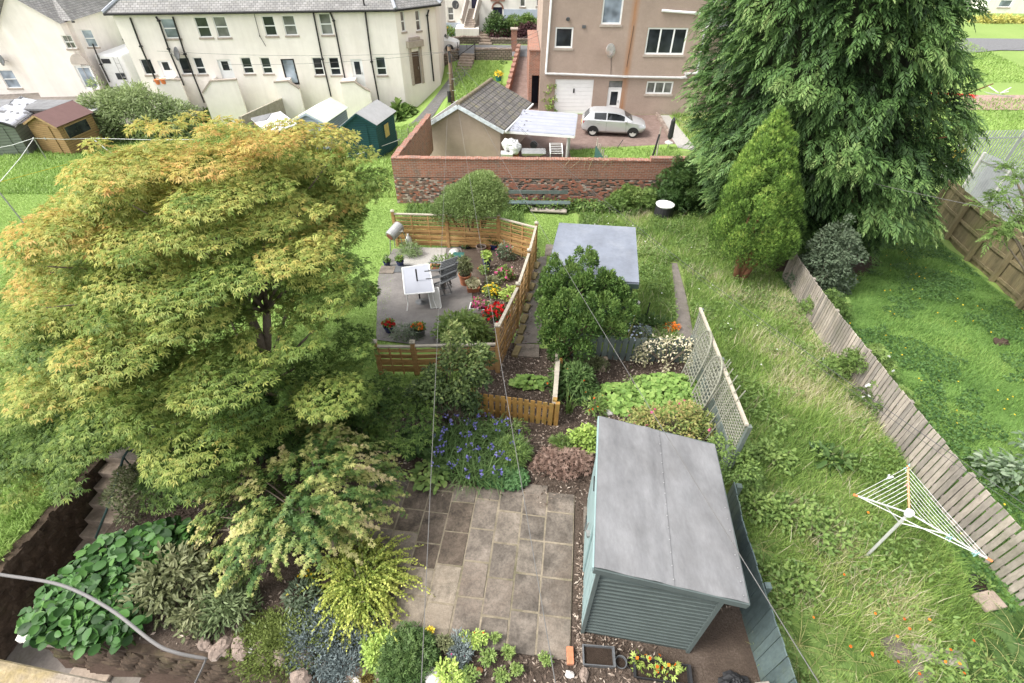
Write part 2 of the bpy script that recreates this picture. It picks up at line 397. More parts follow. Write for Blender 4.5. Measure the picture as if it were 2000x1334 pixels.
M_WOODBROWN = plain('stained_pickets', (.36, .20, .055), .7, .35, 5, bmp=.2, stretch=(1, 1, .3), dirt=(.26, .21, .06), isl=.25)
M_TEALWOOD = plain('blue_green_boards', (.145, .175, .16), .75, .3, 4, bmp=.3, bscale=20, stretch=(1, 1, .3), dirt=(.16, .17, .12), isl=.2)
M_TEALDARK = plain('dark_blue_green_boards', (.095, .13, .128), .75, .3, 4, bmp=.3, stretch=(1, 1, .3), dirt=(.12, .15, .10), isl=.2)
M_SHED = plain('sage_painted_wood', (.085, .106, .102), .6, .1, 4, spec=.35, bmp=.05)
M_SHEDLIT = plain('pale_blue_lit_wood', (.27, .37, .37), .6, .1, 4, spec=.35)  # door side copy of the shed paint, its light painted into the colour
M_FELT = plain('grey_roofing_felt', (.205, .205, .21), .85, .2, 1.1, bmp=.35, bscale=160, dirt=(.125, .125, .13), stretch=(2.2, .8, 1), streak=.22)
M_MEMB = plain('smooth_grey_membrane', (.20, .22, .265), .6, .13, 1.6, spec=.3, bmp=.2, bscale=2.5, dirt=(.265, .28, .31), streak=.2)
M_LATTICE = plain('weathered_lattice', (.29, .29, .235), .8, .25, 6, dirt=(.24, .25, .17))
M_LATGREEN = plain('green_lattice', (.30, .31, .12), .8, .3, 6)
M_SLAB = plain('sandstone_slab', (.175, .146, .120), .85, .55, 3.2, bmp=.5, bscale=9, dirt=(.13, .10, .078), isl=.14)
M_SLAB2 = plain('pale_slab', (.205, .172, .140), .85, .5, 3.8, bmp=.5, bscale=12, dirt=(.18, .145, .115), isl=.14)
M_SLAB3 = plain('dark_slab', (.125, .098, .075), .85, .7, 3.6, bmp=.6, bscale=9, dirt=(.075, .055, .042))
M_SLAB4 = plain('buff_slab', (.245, .205, .16), .9, .4, 9, bmp=.5, bscale=40, dirt=(.21, .17, .13))
M_JOINT = plain('mortar_joint', (.245, .205, .15), .95, .35, 6, bmp=.4, dirt=(.09, .085, .045))
M_CONC = plain('concrete_path', (.20, .175, .155), .9, .3, 3, bmp=.4, dirt=(.12, .11, .08))
M_TERR = plain('terrace_paving', (.19, .175, .165), .9, .25, 2, bmp=.4, bscale=20, dirt=(.13, .12, .11))
M_GRAVEL = plain('pale_gravel', (.42, .40, .37), .95, .5, 60, bmp=.8, bscale=70)
M_RUBBLE = brick('rubble_stone', (.16, .125, .10), (.36, .30, .25), (.10, .085, .07), .32, .16, .03, .9, .5, .9, dirt=(.10, .12, .05), dist=.04)
M_DARKRUBBLE = plain('dark_damp_stone', (.085, .06, .042), .95, .5, 3.2, bmp=.9, bscale=7, dirt=(.06, .06, .022))
M_STEP = plain('stone_step', (.33, .265, .21), .9, .35, 4, bmp=.4, dirt=(.11, .085, .065))
M_ROCK = plain('garden_rock', (.26, .20, .165), .85, .45, 5, bmp=.6, dirt=(.36, .32, .28))
M_ROCKW = plain('pale_rock', (.58, .55, .52), .8, .2, 6, bmp=.4)
M_BARK = plain('bark', (.13, .085, .055), .9, .45, 9, bmp=.8, stretch=(1, 1, .25))
M_BARKR = plain('red_bark', (.22, .10, .055), .9, .4, 9, bmp=.8, stretch=(1, 1, .25))
M_BARKG = plain('grey_bark', (.20, .16, .12), .9, .35, 9, bmp=.6, stretch=(1, 1, .25))
M_TERRA = plain('terracotta', (.42, .17, .09), .8, .2, 8)
M_BLUEPOT = plain('blue_glaze', (.02, .03, .10), .25, .3, 8, spec=.6)
M_BLACKPLAS = plain('black_plastic', (.022, .022, .024), .5, .2, 8, spec=.4)
M_GREYPLAS = plain('grey_plastic', (.11, .115, .12), .45, .2, 8, spec=.4)
M_WHITEPLAS = plain('white_plastic', (.75, .75, .74), .4, .06, 5, spec=.4)
M_STEEL = plain('galvanised_steel', (.42, .42, .41), .42, .2, 5, metal=.7)
M_ALU = plain('pale_aluminium', (.66, .66, .64), .4, .08, 5, metal=.4)
M_CAR = plain('silver_car_paint', (.52, .52, .53), .25, .04, 2, metal=.4, spec=.5)
M_TYRE = plain('tyre_rubber', (.02, .02, .02), .8, .2, 10)
M_RED = plain('red_paint', (.55, .03, .03), .4, .1, 5)
M_ORANGE = plain('orange_plastic', (.75, .22, .08), .5, .1, 5)
M_WIRE = plain('overhead_wire', (.13, .125, .12), .6, .1, 5)
M_WIRED = plain('dark_wire', (.07, .07, .075), .6, .1, 5)
M_COMPOST = groundm('potting_compost', [(.2, (.015, .01, .007)), (.7, (.06, .04, .028))], 8, 60, .6)
# ------------------------------------------------------------------ ground
GX = 0.113
def gx(x, y): return x - GX * y
def gh(x, y): return y + GX * x
def XY(g, h):      # garden coordinates (across, along) to the world
 x = (g + GX * h) / (1 + GX * GX); return x, h - GX * x
H_EDGE, G_PL, G_PR = 2.0, -9.05, -7.75
def carve(x, y):
 g, h = gx(x, y), gh(x, y)
 front = sstep(H_EDGE + .02, H_EDGE - .10, h) * (g < 1.5)
 side = sstep(G_PL - .06, G_PL + .06, g) * sstep(G_PR + .06, G_PR - .06, g) * np.clip((5.42 - h) * .9, 0, 1.35) / 1.35
 return 1.35 * np.maximum(front, side)
def axis(parts):
 out = []
 for a, b, st in parts: out += list(np.arange(a, b, st))
 return np.array(out + [parts[-1][1]])
xs = axis([(-120, -60, 6), (-60, -14, 1.0), (-14, 8.5, .12), (8.5, 22, .3), (22, 60, 1.0), (60, 150, 6)])
ys = axis([(-1, 7.5, .12), (7.5, 22, .25), (22, 60, .5), (60, 100, 2), (100, 220, 8)])
Xg, Yg = np.meshgrid(xs, ys)
lump = 0.02 * np.sin(Xg * 3.1 + 1.7 * np.sin(Yg * 2.3)) + 0.015 * np.sin(Yg * 4.7 + Xg)
Zg = terrain(Xg, Yg) - carve(Xg, Yg) + lump * (gx(Xg, Yg) > 3.6) * (Yg < 20)
nx, ny = len(xs), len(ys)
cx = (Xg[:-1, :-1] + Xg[1:, 1:]) / 2; cy = (Yg[:-1, :-1] + Yg[1:, 1:]) / 2
cg, ch = gx(cx, cy), gh(cx, cy)
wob = .18 * np.sin(cy * 2.1) + .12 * np.sin(cx * 3.7 + 1)
zone = np.zeros(cx.shape, int)                                   # 0 mown lawn
zone[(cg > 3.45) & (cg < 7.24) & (cy < 21.2)] = 1                 # rough grass
zone[(cg > .55) & (cg <= 3.45) & (ch > 10.0) & (cy < 21.2)] = 1
zone[(cg >= 7.24) & (cx < 17.5 - (19 - cy) * .28) & (cy < 21)] = 2   # clover lawn
zone[(cx > 8) & (cy >= 20) & (cy < 31.2) & (cx < 17)] = 1
zone[(cg > -7.75) & (cg <= 3.45) & (ch < 10.0 + wob) & ~((cg < -2.2 + wob) & (ch > 8.0 + wob))] = 3       # planted soil
zone[(np.hypot((cx - 10.6) / 2.6, (cy - 16.2) / 1.9) < 1 + wob * .4)] = 4                      # bare soil under the conifer
zone[carve(cx, cy) > .2] = 4
zone[(cx > 17) & (cy > 10)] = 5
I = np.arange(nx * ny).reshape(ny, nx)
quads = np.stack([I[:-1, :-1], I[:-1, 1:], I[1:, 1:], I[1:, :-1]], -1)
VG = np.stack([Xg, Yg, Zg], -1).reshape(-1, 3)
for k, (nm, mt) in enumerate([('lawn', M_LAWN), ('rough_ground', M_ROUGH), ('clover_lawn', M_RLAWN), ('garden_bed', M_SOIL), ('bare_ground', M_SOIL2), ('playing_field', M_FIELD)]):
 q = quads[zone == k].reshape(-1, 4); used, inv = np.unique(q, return_inverse=True)
 o = np_mesh(nm, VG[used], 4, inv.reshape(-1), mt, smooth=True); o['kind'] = 'structure'
def sheet(name, L, Rr, mat, off=.012, nu=8, step=.5, kind='structure', **kw):
 """a sheet laid on the terrain between two edge polylines (xy)"""
 def resample(P, n):
  P = np.array(P, float); s = np.r_[0, np.cumsum(np.hypot(*np.diff(P, axis=0).T))]; t = np.linspace(0, s[-1], n)
  return np.stack([np.interp(t, s, P[:, 0]), np.interp(t, s, P[:, 1])], 1)
 n = max(3, int(sum(math.dist(L[i], L[i + 1]) for i in range(len(L) - 1)) / step) + 1)
 A, B = resample(L, n), resample(Rr, n); mb = MB(); vs = []
 for i in range(n):
  for j in range(nu + 1):
   p = A[i] + (B[i] - A[i]) * j / nu; vs.append((p[0], p[1], height(*p) + off))
 fs = [(i * (nu + 1) + j, i * (nu + 1) + j + 1, (i + 1) * (nu + 1) + j + 1, (i + 1) * (nu + 1) + j) for i in range(n - 1) for j in range(nu)]
 mb.add(vs, fs); a = Vector(vs[1]) - Vector(vs[0]); b = Vector(vs[nu + 1]) - Vector(vs[0])
 if a.cross(b).z < 0: mb.f = [tuple(reversed(f)) for f in mb.f]
 return mb.obj(name, mat, kind=kind, smooth=True, **kw)
def xy(px, py, h=0.0):
 p = gnd(px, py, h); return (p.x, p.y)
# yard, drive, road and the path up to it
sheet('driveway', [(-.9, 26), (-.9, 38)], [(3.4, 26), (3.4, 38)], M_MONO, nu=10)
sheet('driveway', [(3.4, 30.9), (3.4, 37.95)], [(10.2, 32.2), (10.2, 37.95)], M_MONO, nu=12)
sheet('driveway', [(-.7, 38), (.45, 50.2)], [(1.9, 38), (2.05, 50.2)], M_MONO, off=.014, nu=6)
sheet('road', [(-70, 48.6), (-70, 52.2)], [(60, 48.6), (60, 52.2)], M_ASPHALT, off=.05, nu=90, step=.6)
sheet('path', [(-7.6, 36.5), (-6.6, 40.5), (-5.4, 44), (-4.55, 47.2)], [(-6.2, 35.5), (-5.4, 40.0), (-4.1, 44), (-3.3, 47.2)], M_PATH, off=.03, nu=6)
sheet('gravel_strip', [(10.2, 31.5), (10.2, 37.9)], [(11.3, 31.0), (11.1, 37.9)], M_GRAVEL, nu=4)
sheet('bounce_cut_sheet', [(-52, 36.5), (-52, 46.5)], [(-27.5, 36.5), (-27.5, 47.5)], M_CONC, off=.05, nu=24)  # added grey sheet, keeps green lawn bounce off the far left house
# far right: play surface and road
sheet('play_surface', [xy(1880, 187), xy(2080, 187)], [xy(1880, 216), xy(2080, 216)], plain('pale_bark_surface', (.34, .235, .195), .95, .4, 9, bmp=.5), off=.05, nu=8)
sheet('road', [xy(1860, 95), xy(2100, 68)], [xy(1860, 108), xy(2100, 85)], M_ASPHALT, off=.06, nu=6)
# concrete path between the timber screen and the dark bush, plank path in the rough grass
def pathline(pts): return [xy(*p) for p in pts]
sheet('path', pathline([(1003, 672), (1026, 600), (1040, 545), (1052, 505)]), pathline([(1056, 672), (1060, 600), (1064, 545), (1068, 500)]), M_CONC, off=.03, nu=4)
sheet('path', pathline([(1322, 665), (1318, 580), (1311, 515)]), pathline([(1356, 665), (1340, 580), (1322, 515)]), M_CONC, off=.03, nu=4)
# front patio: coursed stone slabs on a mortar bed
mb = MB(); mj = MB()
slabs = {0: MB(), 1: MB(), 2: MB(), 3: MB()}
G0, PH0, PH1 = -3.55, 2.60, 5.32
colw = [.45] * 8 + [.52]
g = G0; cols = []
for wd in colw: cols.append((g, g + wd)); g += wd
shift = g - 0.63
cols = [(a - shift, b - shift) for a, b in cols]
for ci, (a, b) in enumerate(cols):
 h = PH0 + (.36, .16, .2, .04, -.02, .12, .0, .0, .0)[ci] - (.0); k = 0
 top = PH1 + (.0, .02, .0, .05, .02, .06, .1, .25, .12)[ci]
 if ci < 2: h += .5
 while h < top - .1:
  ln = random.choice([.6, .6, .45, .62, .48]) if ci > 3 else random.choice([.45, .45, .6])
  e = min(h + ln, top);
  if top - e < .16: e = top
  m = 2 if (ci in (1, 2, 3) and h > 3.55 and random.random() < .85) or (ci == 4 and 3.4 < h < 4.6 and random.random() < .6) else 3 if ci in (3, 4) and h < 3.4 else random.choice([0, 0, 1, 0])
  q = random.uniform(.010, .018)
  P = [XY(a + q, h + q), XY(b - q, h + q), XY(b - q, e - q), XY(a + q, e - q)]
  z1 = .035 + random.uniform(-.004, .004)
  jt = lambda p: (p[0] + random.uniform(-.005, .005), p[1] + random.uniform(-.005, .005))
  P = [jt(p) for p in P]
  slabs[m].hexa([(p[0], p[1], -.02) for p in P] + [(p[0], p[1], z1 + random.uniform(-.003, .003)) for p in P])
  h = e
ga, gb = cols[0][0], cols[-1][1]
P = [XY(cols[2][0] - .0, PH0 + .03), XY(gb - .005, PH0 + .01), XY(gb - .005, PH1 + .1), XY(ga, PH1)]
P = [XY(ga, PH0 + .9), XY(cols[2][0], PH0 + .12)] + P[1:]
mj.prism([(p[0], p[1], -.03) for p in P], (0, 0, .058)); mj.obj('patio_bed', M_JOINT, kind='structure')
for k, mt in enumerate([M_SLAB, M_SLAB2, M_SLAB3, M_SLAB4]):
 slabs[k].obj('patio', mt, kind='structure', bevel=.006)
# side slabs behind the shed door
mb = MB()
for a, b, c, d in ((.80, 1.28, 4.72, 5.2), (.80, 1.25, 4.47, 4.70)):
 P = [XY(a, c), XY(b, c), XY(b, d), XY(a, d)]; mb.hexa([(*p, -.02) for p in P] + [(*p, .04) for p in P])
mb.obj('patio', M_SLAB, kind='structure', bevel=.008)
# terrace paving
TP = [(-4.3, 9.3), (-.55, 9.15), (-.05, 11.0), (.45, 13.1), (.85, 14.8), (-.5, 16.8), (-4.2, 16.6)]
sheet('terrace', pathline([(735, 665), (738, 540), (768, 487)]), pathline([(935, 690), (918, 545), (900, 484)]), M_TERR, off=.03, nu=8)
sheet('terrace_bed', pathline([(930, 690), (912, 545), (868, 522), (866, 484)]), pathline([(974, 722), (1009, 641), (1032, 573), (1048, 518), (974, 478)]), M_SOIL, off=.02, nu=8)
sheet('gravel_pad', pathline([(782, 520), (790, 484)]), pathline([(868, 522), (872, 487)]), M_GRAVEL, off=.05, nu=4)
# ------------------------------------------------------------------ building helpers
class Face:
 def __init__(s, A, B, z0):      # A,B: bottom corners left/right seen from outside
  s.A = Vector((A[0], A[1], z0)); b = Vector((B[0], B[1], z0)); s.W = (b - s.A).length
  s.U = (b - s.A).normalized(); s.N = s.U.cross(Vector((0, 0, 1))).normalized()
 def P(s, u, v, d=0.0): return s.A + s.U * u + Vector((0, 0, v)) + s.N * d
 def uv(s, px, py):
  d = ray(px, py); o = Vector((0, 0, CAM_H)); t = (s.A - o).dot(s.N) / d.dot(s.N); q = o + d * t - s.A
  return q.dot(s.U), q.z
 def rect(s, x0, y0, x1, y1):
  u0, v1 = s.uv((x0 * .5 + x1 * .5), y0); u2, v0 = s.uv((x0 * .5 + x1 * .5), y1); ym = (y0 + y1) / 2
  ua, _ = s.uv(x0, ym); ub, _ = s.uv(x1, ym); c = (u0 + u2) / 2; hw = (ub - ua) / 2
  return c - hw, c + hw, min(v0, v1), max(v0, v1)
 def box(s, mb, u0, u1, v0, v1, d0, d1, m=0):
  return mb.hexa([s.P(u0, v0, d1), s.P(u1, v0, d1), s.P(u1, v0, d0), s.P(u0, v0, d0), s.P(u0, v1, d1), s.P(u1, v1, d1), s.P(u1, v1, d0), s.P(u0, v1, d0)], m)
 def wall(s, mb, H, holes=(), depth=.14, W=None):
  W = W or s.W
  us = sorted({0, W} | {round(x, 4) for h in holes for x in h[:2]}); vs = sorted({0, H} | {round(x, 4) for h in holes for x in h[2:4]})
  us = [u for u in us if 0 <= u <= W]; vs = [v for v in vs if 0 <= v <= H]
  for i in range(len(us) - 1):
   for j in range(len(vs) - 1):
    uc, vc = (us[i] + us[i + 1]) / 2, (vs[j] + vs[j + 1]) / 2
    if any(h[0] < uc < h[1] and h[2] < vc < h[3] for h in holes): continue
    mb.face([s.P(us[i], vs[j]), s.P(us[i + 1], vs[j]), s.P(us[i + 1], vs[j + 1]), s.P(us[i], vs[j + 1])])
  for u0, u1, v0, v1 in holes:
   for a, b in (((u0, v0), (u1, v0)), ((u1, v0), (u1, v1)), ((u1, v1), (u0, v1)), ((u0, v1), (u0, v0))):
    mb.face([s.P(*a), s.P(*b), s.P(*b, -depth), s.P(*a, -depth)])
   mb.face([s.P(u0, v0, -depth), s.P(u1, v0, -depth), s.P(u1, v1, -depth), s.P(u0, v1, -depth)])
def window(fc, par, r, cols=1, rows=(1,), glass=None, fr=None, fw=.055, sill=True, depth=.12, sillm=None, name='window'):
 """frame set back in its opening, panes and sill as its parts; rows: heights as shares from the top"""
 u0, u1, v0, v1 = r; fr = fr or M_WHITEPVC; glass = glass or M_GLASS
 f = MB(); D0, D1 = -depth + .012, -depth + .07
 fc.box(f, u0, u0 + fw, v0, v1, D0, D1); fc.box(f, u1 - fw, u1, v0, v1, D0, D1)
 fc.box(f, u0 + fw, u1 - fw, v0, v0 + fw, D0, D1); fc.box(f, u0 + fw, u1 - fw, v1 - fw, v1, D0, D1)
 for i in range(1, cols): u = u0 + (u1 - u0) * i / cols; fc.box(f, u - fw * .5, u + fw * .5, v0 + fw, v1 - fw, D0, D1)
 tot = sum(rows); a = 0
 for q in rows[:-1]:
  a += q; v = v1 - (v1 - v0) * a / tot
  fc.box(f, u0 + fw, u1 - fw, v - fw * .6, v + fw * .6, D0, D1 + .012)
 wo = f.obj(name, fr, par)
 g = MB(); fc.box(g, u0 + fw * .8, u1 - fw * .8, v0 + fw * .8, v1 - fw * .8, D0 + .004, D0 + .022); g.obj('pane', glass, wo)
 if sill:
  s_ = MB(); fc.box(s_, u0 - .08, u1 + .08, v0 - .13, v0 - .004, -depth + .02, .05); s_.obj('sill', sillm or M_STONE_TRIM, wo)
 return wo
def door(fc, par, r, mat, glass=None, gl=(.25, .75, .5, .88), depth=.12, name='door', frame=True, label=None):
 u0, u1, v0, v1 = r; f = MB()
 if frame:
  fc.box(f, u0, u0 + .05, v0, v1, -depth + .01, -depth + .09); fc.box(f, u1 - .05, u1, v0, v1, -depth + .01, -depth + .09); fc.box(f, u0 + .05, u1 - .05, v1 - .05, v1, -depth + .01, -depth + .09)
 fc.box(f, u0 + .052, u1 - .052, v0, v1 - .052, -depth + .01, -depth + .055)
 d = f.obj(name, mat, par, label=label)
 if glass:
  g = MB(); W, H = u1 - u0, v1 - v0
  fc.box(g, u0 + W * gl[0], u0 + W * gl[1], v0 + H * gl[2], v0 + H * gl[3], -depth + .03, -depth + .062); g.obj('pane', glass, d)
 h = MB(); fc.box(h, u1 - .16, u1 - .12, v0 + (v1 - v0) * .45, v0 + (v1 - v0) * .53, -depth + .055, -depth + .10); h.obj('handle', M_STEEL, d)
 return d
def slope(mb, a, b, c, d, t=.06, m=0):    # a thick roof plane a-b (eave) c-d (ridge)
 a, b, c, d = map(Vector, (a, b, c, d)); n = (b - a).cross(d - a).normalized()
 if n.z < 0: n = -n
 return mb.hexa([a, b, c, d, a + n * t, b + n * t, c + n * t, d + n * t], m)
def dish(parent_label, p, rad, face_dir, name='satellite_dish', mat=None):
 t = thing(name, p, parent_label, 'satellite dish', 'satellite dishes on the house walls'); d = Vector(face_dir).normalized(); p = Vector(p)
 m = MB(); m.lathe(p, [(0.001, -.02), (rad * .5, .0), (rad, .10), (rad, .12), (rad * .5, .03), (0.001, .01)], 16, axis=d); m.obj('reflector', mat or M_GREYPLAS, t, smooth=True)
 m = MB(); m.tube([p - Vector((0, 0, rad)) + d * .1, p + d * .45], .02, 6); m.box(p + d * .47, (.07, .09, .07)); m.obj('feed_arm', M_STEEL, t)
 m = MB(); m.tube([p, p - d * .18, p - d * .3 - Vector((0, 0, .05))], .025, 6); m.obj('bracket', M_STEEL, t)
 return t
# ------------------------------------------------------------------ long rendered terrace house on the left
zb = -4.6
FA, FB, FC_ = (-26.5, 38.8), (-8.44, 41.5), (-5.95, 44.0)
ZE = 2.93
house = thing('terraced_house', (-17, 44, zb), "long cream rendered house with slate roof and black downpipes behind the gardens", 'house')
f1 = Face(FA, FB, zb); f2 = Face(FB, FC_, zb); HW = ZE - zb
up = [(318, 36, 346, 75), (384, 33, 409, 73), (420, 32, 445, 73), (515, 31, 538, 70), (554, 30, 578, 69), (625, 26, 648, 68)]
lo = [(278, 115, 300, 146), (351, 112, 374, 145), (381, 112, 399, 145), (473, 112, 493, 144), (511, 112, 530, 144), (612, 112, 631, 147), (644, 112, 664, 147), (735, 111, 754, 147)]
dr = [(314, 118, 338, 153), (429, 116, 455, 155), (554, 115, 580, 166), (689, 115, 711, 170)]
hu = [f1.rect(*r) for r in up]; hl = [f1.rect(*r) for r in lo]; hd = [f1.rect(*r) for r in dr]
mb = MB(); f1.wall(mb, HW, hu + hl + hd)
s_up = [(783, 21, 791, 62), (812, 20, 821, 60)]
h2 = [f2.rect(*r) for r in s_up]; d2 = f2.rect(806, 100, 821, 165)
f2.wall(mb, HW, h2 + [d2])
bk = [Vector((-8.0, 51.5, zb)), Vector((-27.3, 48, zb))]
pts = [Vector((*FC_, zb)), Vector((-6.1, 51.8, zb)), bk[1], Vector((*FA, zb))]
for a, b in zip(pts[:-1], pts[1:]): mb.face([a, b, b + Vector((0, 0, HW)), a + Vector((0, 0, HW))])
mb.obj('wall', M_RENDER_L, house)
for i, r in enumerate(hu): window(f1, house, r, rows=(1, 1), glass=M_GLASSB if i == 0 else M_GLASS2 if i in (2, 4, 5) else M_GLASS)
for i, r in enumerate(hl): window(f1, house, r, rows=(1.6, 1) if i > 1 else (1,), glass=M_GLASS)
for i, r in enumerate(h2): window(f2, house, r, rows=(1, 1), glass=M_GLASS2)
M_DOORW = M_WHITEPVC
for i, r in enumerate(hd):
 if i == 2: door(f1, house, r, M_BLACKPIPE, M_GLASSB, (.12, .88, .08, .95), label="dark glazed back door")
 else: door(f1, house, r, M_DOORW, M_GLASS, (.25, .75, .45, .9))
door(f2, house, d2, plain('brown_door', (.12, .08, .06), .6), None, label="brown side door in a stone doorway")
mb = MB(); u0, u1, v0, v1 = d2
f2.box(mb, u0 - .22, u0 - .003, v0, v1 + .3, -.05, .12); f2.box(mb, u1 + .003, u1 + .22, v0, v1 + .3, -.05, .12); f2.box(mb, u0 - .35, u1 + .35, v1 + .304, v1 + .75, -.05, .3); f2.box(mb, u0 - .1, u1 + .1, v1 + .754, v1 + .95, -.05, .24); mb.obj('doorway_surround', M_STONE_TRIM, house, bevel=.03)
# hipped slate roof
ov = .35
E = [f1.P(-.35, HW, ov), f1.P(f1.W + .1, HW, ov), f2.P(f2.W + .3, HW, ov), Vector((-5.7, 52.2, ZE)), Vector((-27.8, 48.3, ZE))]
RA, RB = Vector((-23.0, 44.2, ZE + 3.6)), Vector((-10.5, 46.4, ZE + 3.6))
mb = MB()
mb.face([E[0], E[1], RB, RA]); mb.face([E[1], E[2], RB]); mb.face([E[2], E[3], RB]); mb.face([E[3], E[4], RA, RB]); mb.face([E[4], E[0], RA])
mb.face([p - Vector((0, 0, .03)) for p in reversed(E)])
roof = mb.obj('roof', M_SLATE, house)
mb = MB(); mb.tube([E[1] + Vector((0, 0, .05)), RB], .11, 6); mb.tube([E[0] + Vector((0, 0, .05)), RA], .11, 6); mb.tube([RA, RB], .12, 6); mb.tube([E[2] + Vector((0, 0, .05)), RB], .1, 6); mb.obj('ridge', M_LEAD, roof)
mb = MB(); mb.tube([p + Vector((0, 0, -.06)) for p in E[:3]], .075, 8); mb.obj('gutter', M_BLACKPIPE, house)
def pipe(fc, par, pts, r=.055, mat=None, name='downpipe', d=.09):
 m = MB(); P = [fc.P(*fc.uv(*p), d) for p in pts]; m.tube(P, r, 8)
 for p in P[1:-1]: m.box(p, (r * 3, r * 3, .09))
 return m.obj(name, mat or M_BLACKPIPE, par)
for pts in ([(255, 34), (276, 90), (305, 156)], [(305, 32), (311, 40), (330, 95), (360, 166)], [(338, 32), (362, 105), (400, 200)], [(612, 23), (630, 115), (647, 188)], [(645, 24), (652, 40), (675, 158)], [(713, 20), (726, 120), (742, 205)]):
 pipe(f1, house, pts)
pipe(f2, house, [(836, 19), (833, 30), (846, 158)])
pipe(f1, house, [(497, 27), (508, 70), (520, 90)], .02, name='cable')
rv = MB()
for px, py in ((248, 24), (332, 20), (608, 10), (711, 8)):
 p = at_y(px, py, 41.2); rv.tube([p - Vector((0, 0, .5)), p + Vector((0, 0, .35))], .06, 6);
rv.obj('soil_vent', M_BLACKPIPE, roof)
mb = MB(); a, b = E[0].lerp(E[1], .70), E[0].lerp(E[1], .88); ra, rb = RA.lerp(RB, .62), RA.lerp(RB, .92); nrm = (E[1] - E[0]).cross(RA - E[0]).normalized()
mb.hexa([a.lerp(ra, .33) + nrm * .02, b.lerp(rb, .33) + nrm * .02, b.lerp(rb, .8) + nrm * .02, a.lerp(ra, .8) + nrm * .02, a.lerp(ra, .33) + nrm * .14, b.lerp(rb, .33) + nrm * .14, b.lerp(rb, .8) + nrm * .14, a.lerp(ra, .8) + nrm * .14]); mb.obj('solar_panel', M_BLACKPLAS, roof)
for k, q in enumerate((.2, .55, .85)):
 c = RA.lerp(RB, q); mb = MB(); mb.box(c + Vector((0, 0, .5)), (1.4, .8, 1.6)); ch_ = mb.obj('chimney', M_RENDER_L, roof)
 mb = MB()
 for j in (-.4, 0, .4): mb.lathe(c + Vector((j, 0, 1.3)), [(.12, 0), (.14, .35), (.1, .4)], 8)
 mb.obj('chimney_pot', M_TERRA, ch_)
# door landings with sloped parapets
def landing(pts_px, v_base, dd, label):
 """outline of the outer parapet face given by pixels on the plane dd in front of the wall"""
 fc = Face((f1.P(0, 0, dd).x, f1.P(0, 0, dd).y), (f1.P(f1.W, 0, dd).x, f1.P(f1.W, 0, dd).y), zb)
 P = [fc.uv(*p) for p in pts_px]; u_a, u_b = P[0][0], P[-1][0]
 t = thing('landing', fc.P((u_a + u_b) / 2, 0, 0), label, 'door landing', 'door landings along the cream house')
 poly = [fc.P(u_a, v_base)] + [fc.P(*p) for p in P] + [fc.P(u_b, v_base)]
 m = MB(); m.prism(poly, -fc.N * .18); m.prism([fc.P(u_a, v_base, -.184), fc.P(P[0][0], P[0][1], -.184), fc.P(P[1][0], P[1][1] - .004, -.184), fc.P(P[1][0], v_base, -.184)], -fc.N * (dd - .2)); m.obj('parapet', M_RENDER_L, t)
 m = MB()
 for a, b in zip(P[:-1], P[1:]): m.beam(fc.P(a[0], a[1] + .05, -.09), fc.P(b[0], b[1] + .05, -.09), .26, .10)
 m.obj('coping', M_STONE_TRIM, t)
landing([(396, 183), (411, 160), (444, 158), (462, 157)], 0, 1.5, "cream door landing with stepped coping beside the brown fence")
landing([(535, 162), (562, 160), (585, 175)], 0, 1.3, "shaded door landing with curved coping below the dark glazed door")
landing([(665, 163), (692, 161), (712, 175), (723, 180)], 0, 1.6, "cream door landing with sloped coping below the right hand white door")
landing([(300, 160), (333, 157), (352, 158)], 0, 1.2, "low cream door landing with orange pots on top at the left end")
# ------------------------------------------------------------------ far left house with the cross gable
zf = -4.6
fa, fb = at_y(-130, 200, 45.5), at_y(207, 185, 47.0)
fh = Face((fa.x, fa.y), (fb.x, fb.y), zf); z_e = 1.2; HF = z_e - zf
hs2 = thing('detached_house', ((fa.x + fb.x) / 2, 50, zf), "cream house with cross gable and slate roof at the far left edge", 'house')
fg = Face((fh.P(*fh.uv(66, 140)).x, fh.P(*fh.uv(66, 140)).y), (fh.P(*fh.uv(176, 140)).x, fh.P(*fh.uv(176, 140)).y), zf)
fg.A = fg.A + fg.N * .8
wn = [(29, 64, 55, 97), (5, 137, 33, 172), (164, 58, 185, 92)]
hw_ = [fh.rect(*r) for r in wn]; mb = MB(); fh.wall(mb, HF, hw_)
back = [fh.P(0, 0, -9), fh.P(fh.W, 0, -9)]
for a, b in ((fh.P(fh.W, 0), back[1]), (back[1], back[0]), (back[0], fh.P(0, 0))): mb.face([a, b, b + Vector((0, 0, HF)), a + Vector((0, 0, HF))])
gw = [fg.rect(125, 69, 144, 95)]; gd = fg.rect(155, 128, 186, 175)
fg.wall(mb, HF, gw + [gd])
ap = fg.P(fg.W * .38, HF + 1.9)
mb.face([fg.P(0, HF), fg.P(fg.W, HF), ap])
for u in (0, fg.W): mb.face([fg.P(u, 0), fg.P(u, 0, -.9), fg.P(u, HF, -.9), fg.P(u, HF)])
mb.obj('wall', M_RENDER_L, hs2)
for r in hw_: window(fh, hs2, r, rows=(1, 1), glass=M_GLASSB)
for r in gw: window(fg, hs2, r, rows=(1, 1), glass=M_GLASS2)
door(fg, hs2, gd, M_WHITEPVC, M_GLASSB, (.15, .85, .1, .9))
mb = MB()
arc = [fg.P(gd[0] - .05 + (gd[1] - gd[0] + .1) * (.5 - .5 * math.cos(R(a))), gd[3] + .12 + .75 * math.sin(R(a)), .0) for a in range(0, 181, 15)]
mb.prism(arc, fg.N * .05); mb.obj('door_arch', M_RENDER_S, hs2)
rf = MB(); rz = HF + 3.6
r0, r1 = fh.P(0, rz, -4.5), fh.P(fh.W - 4, rz, -4.5)
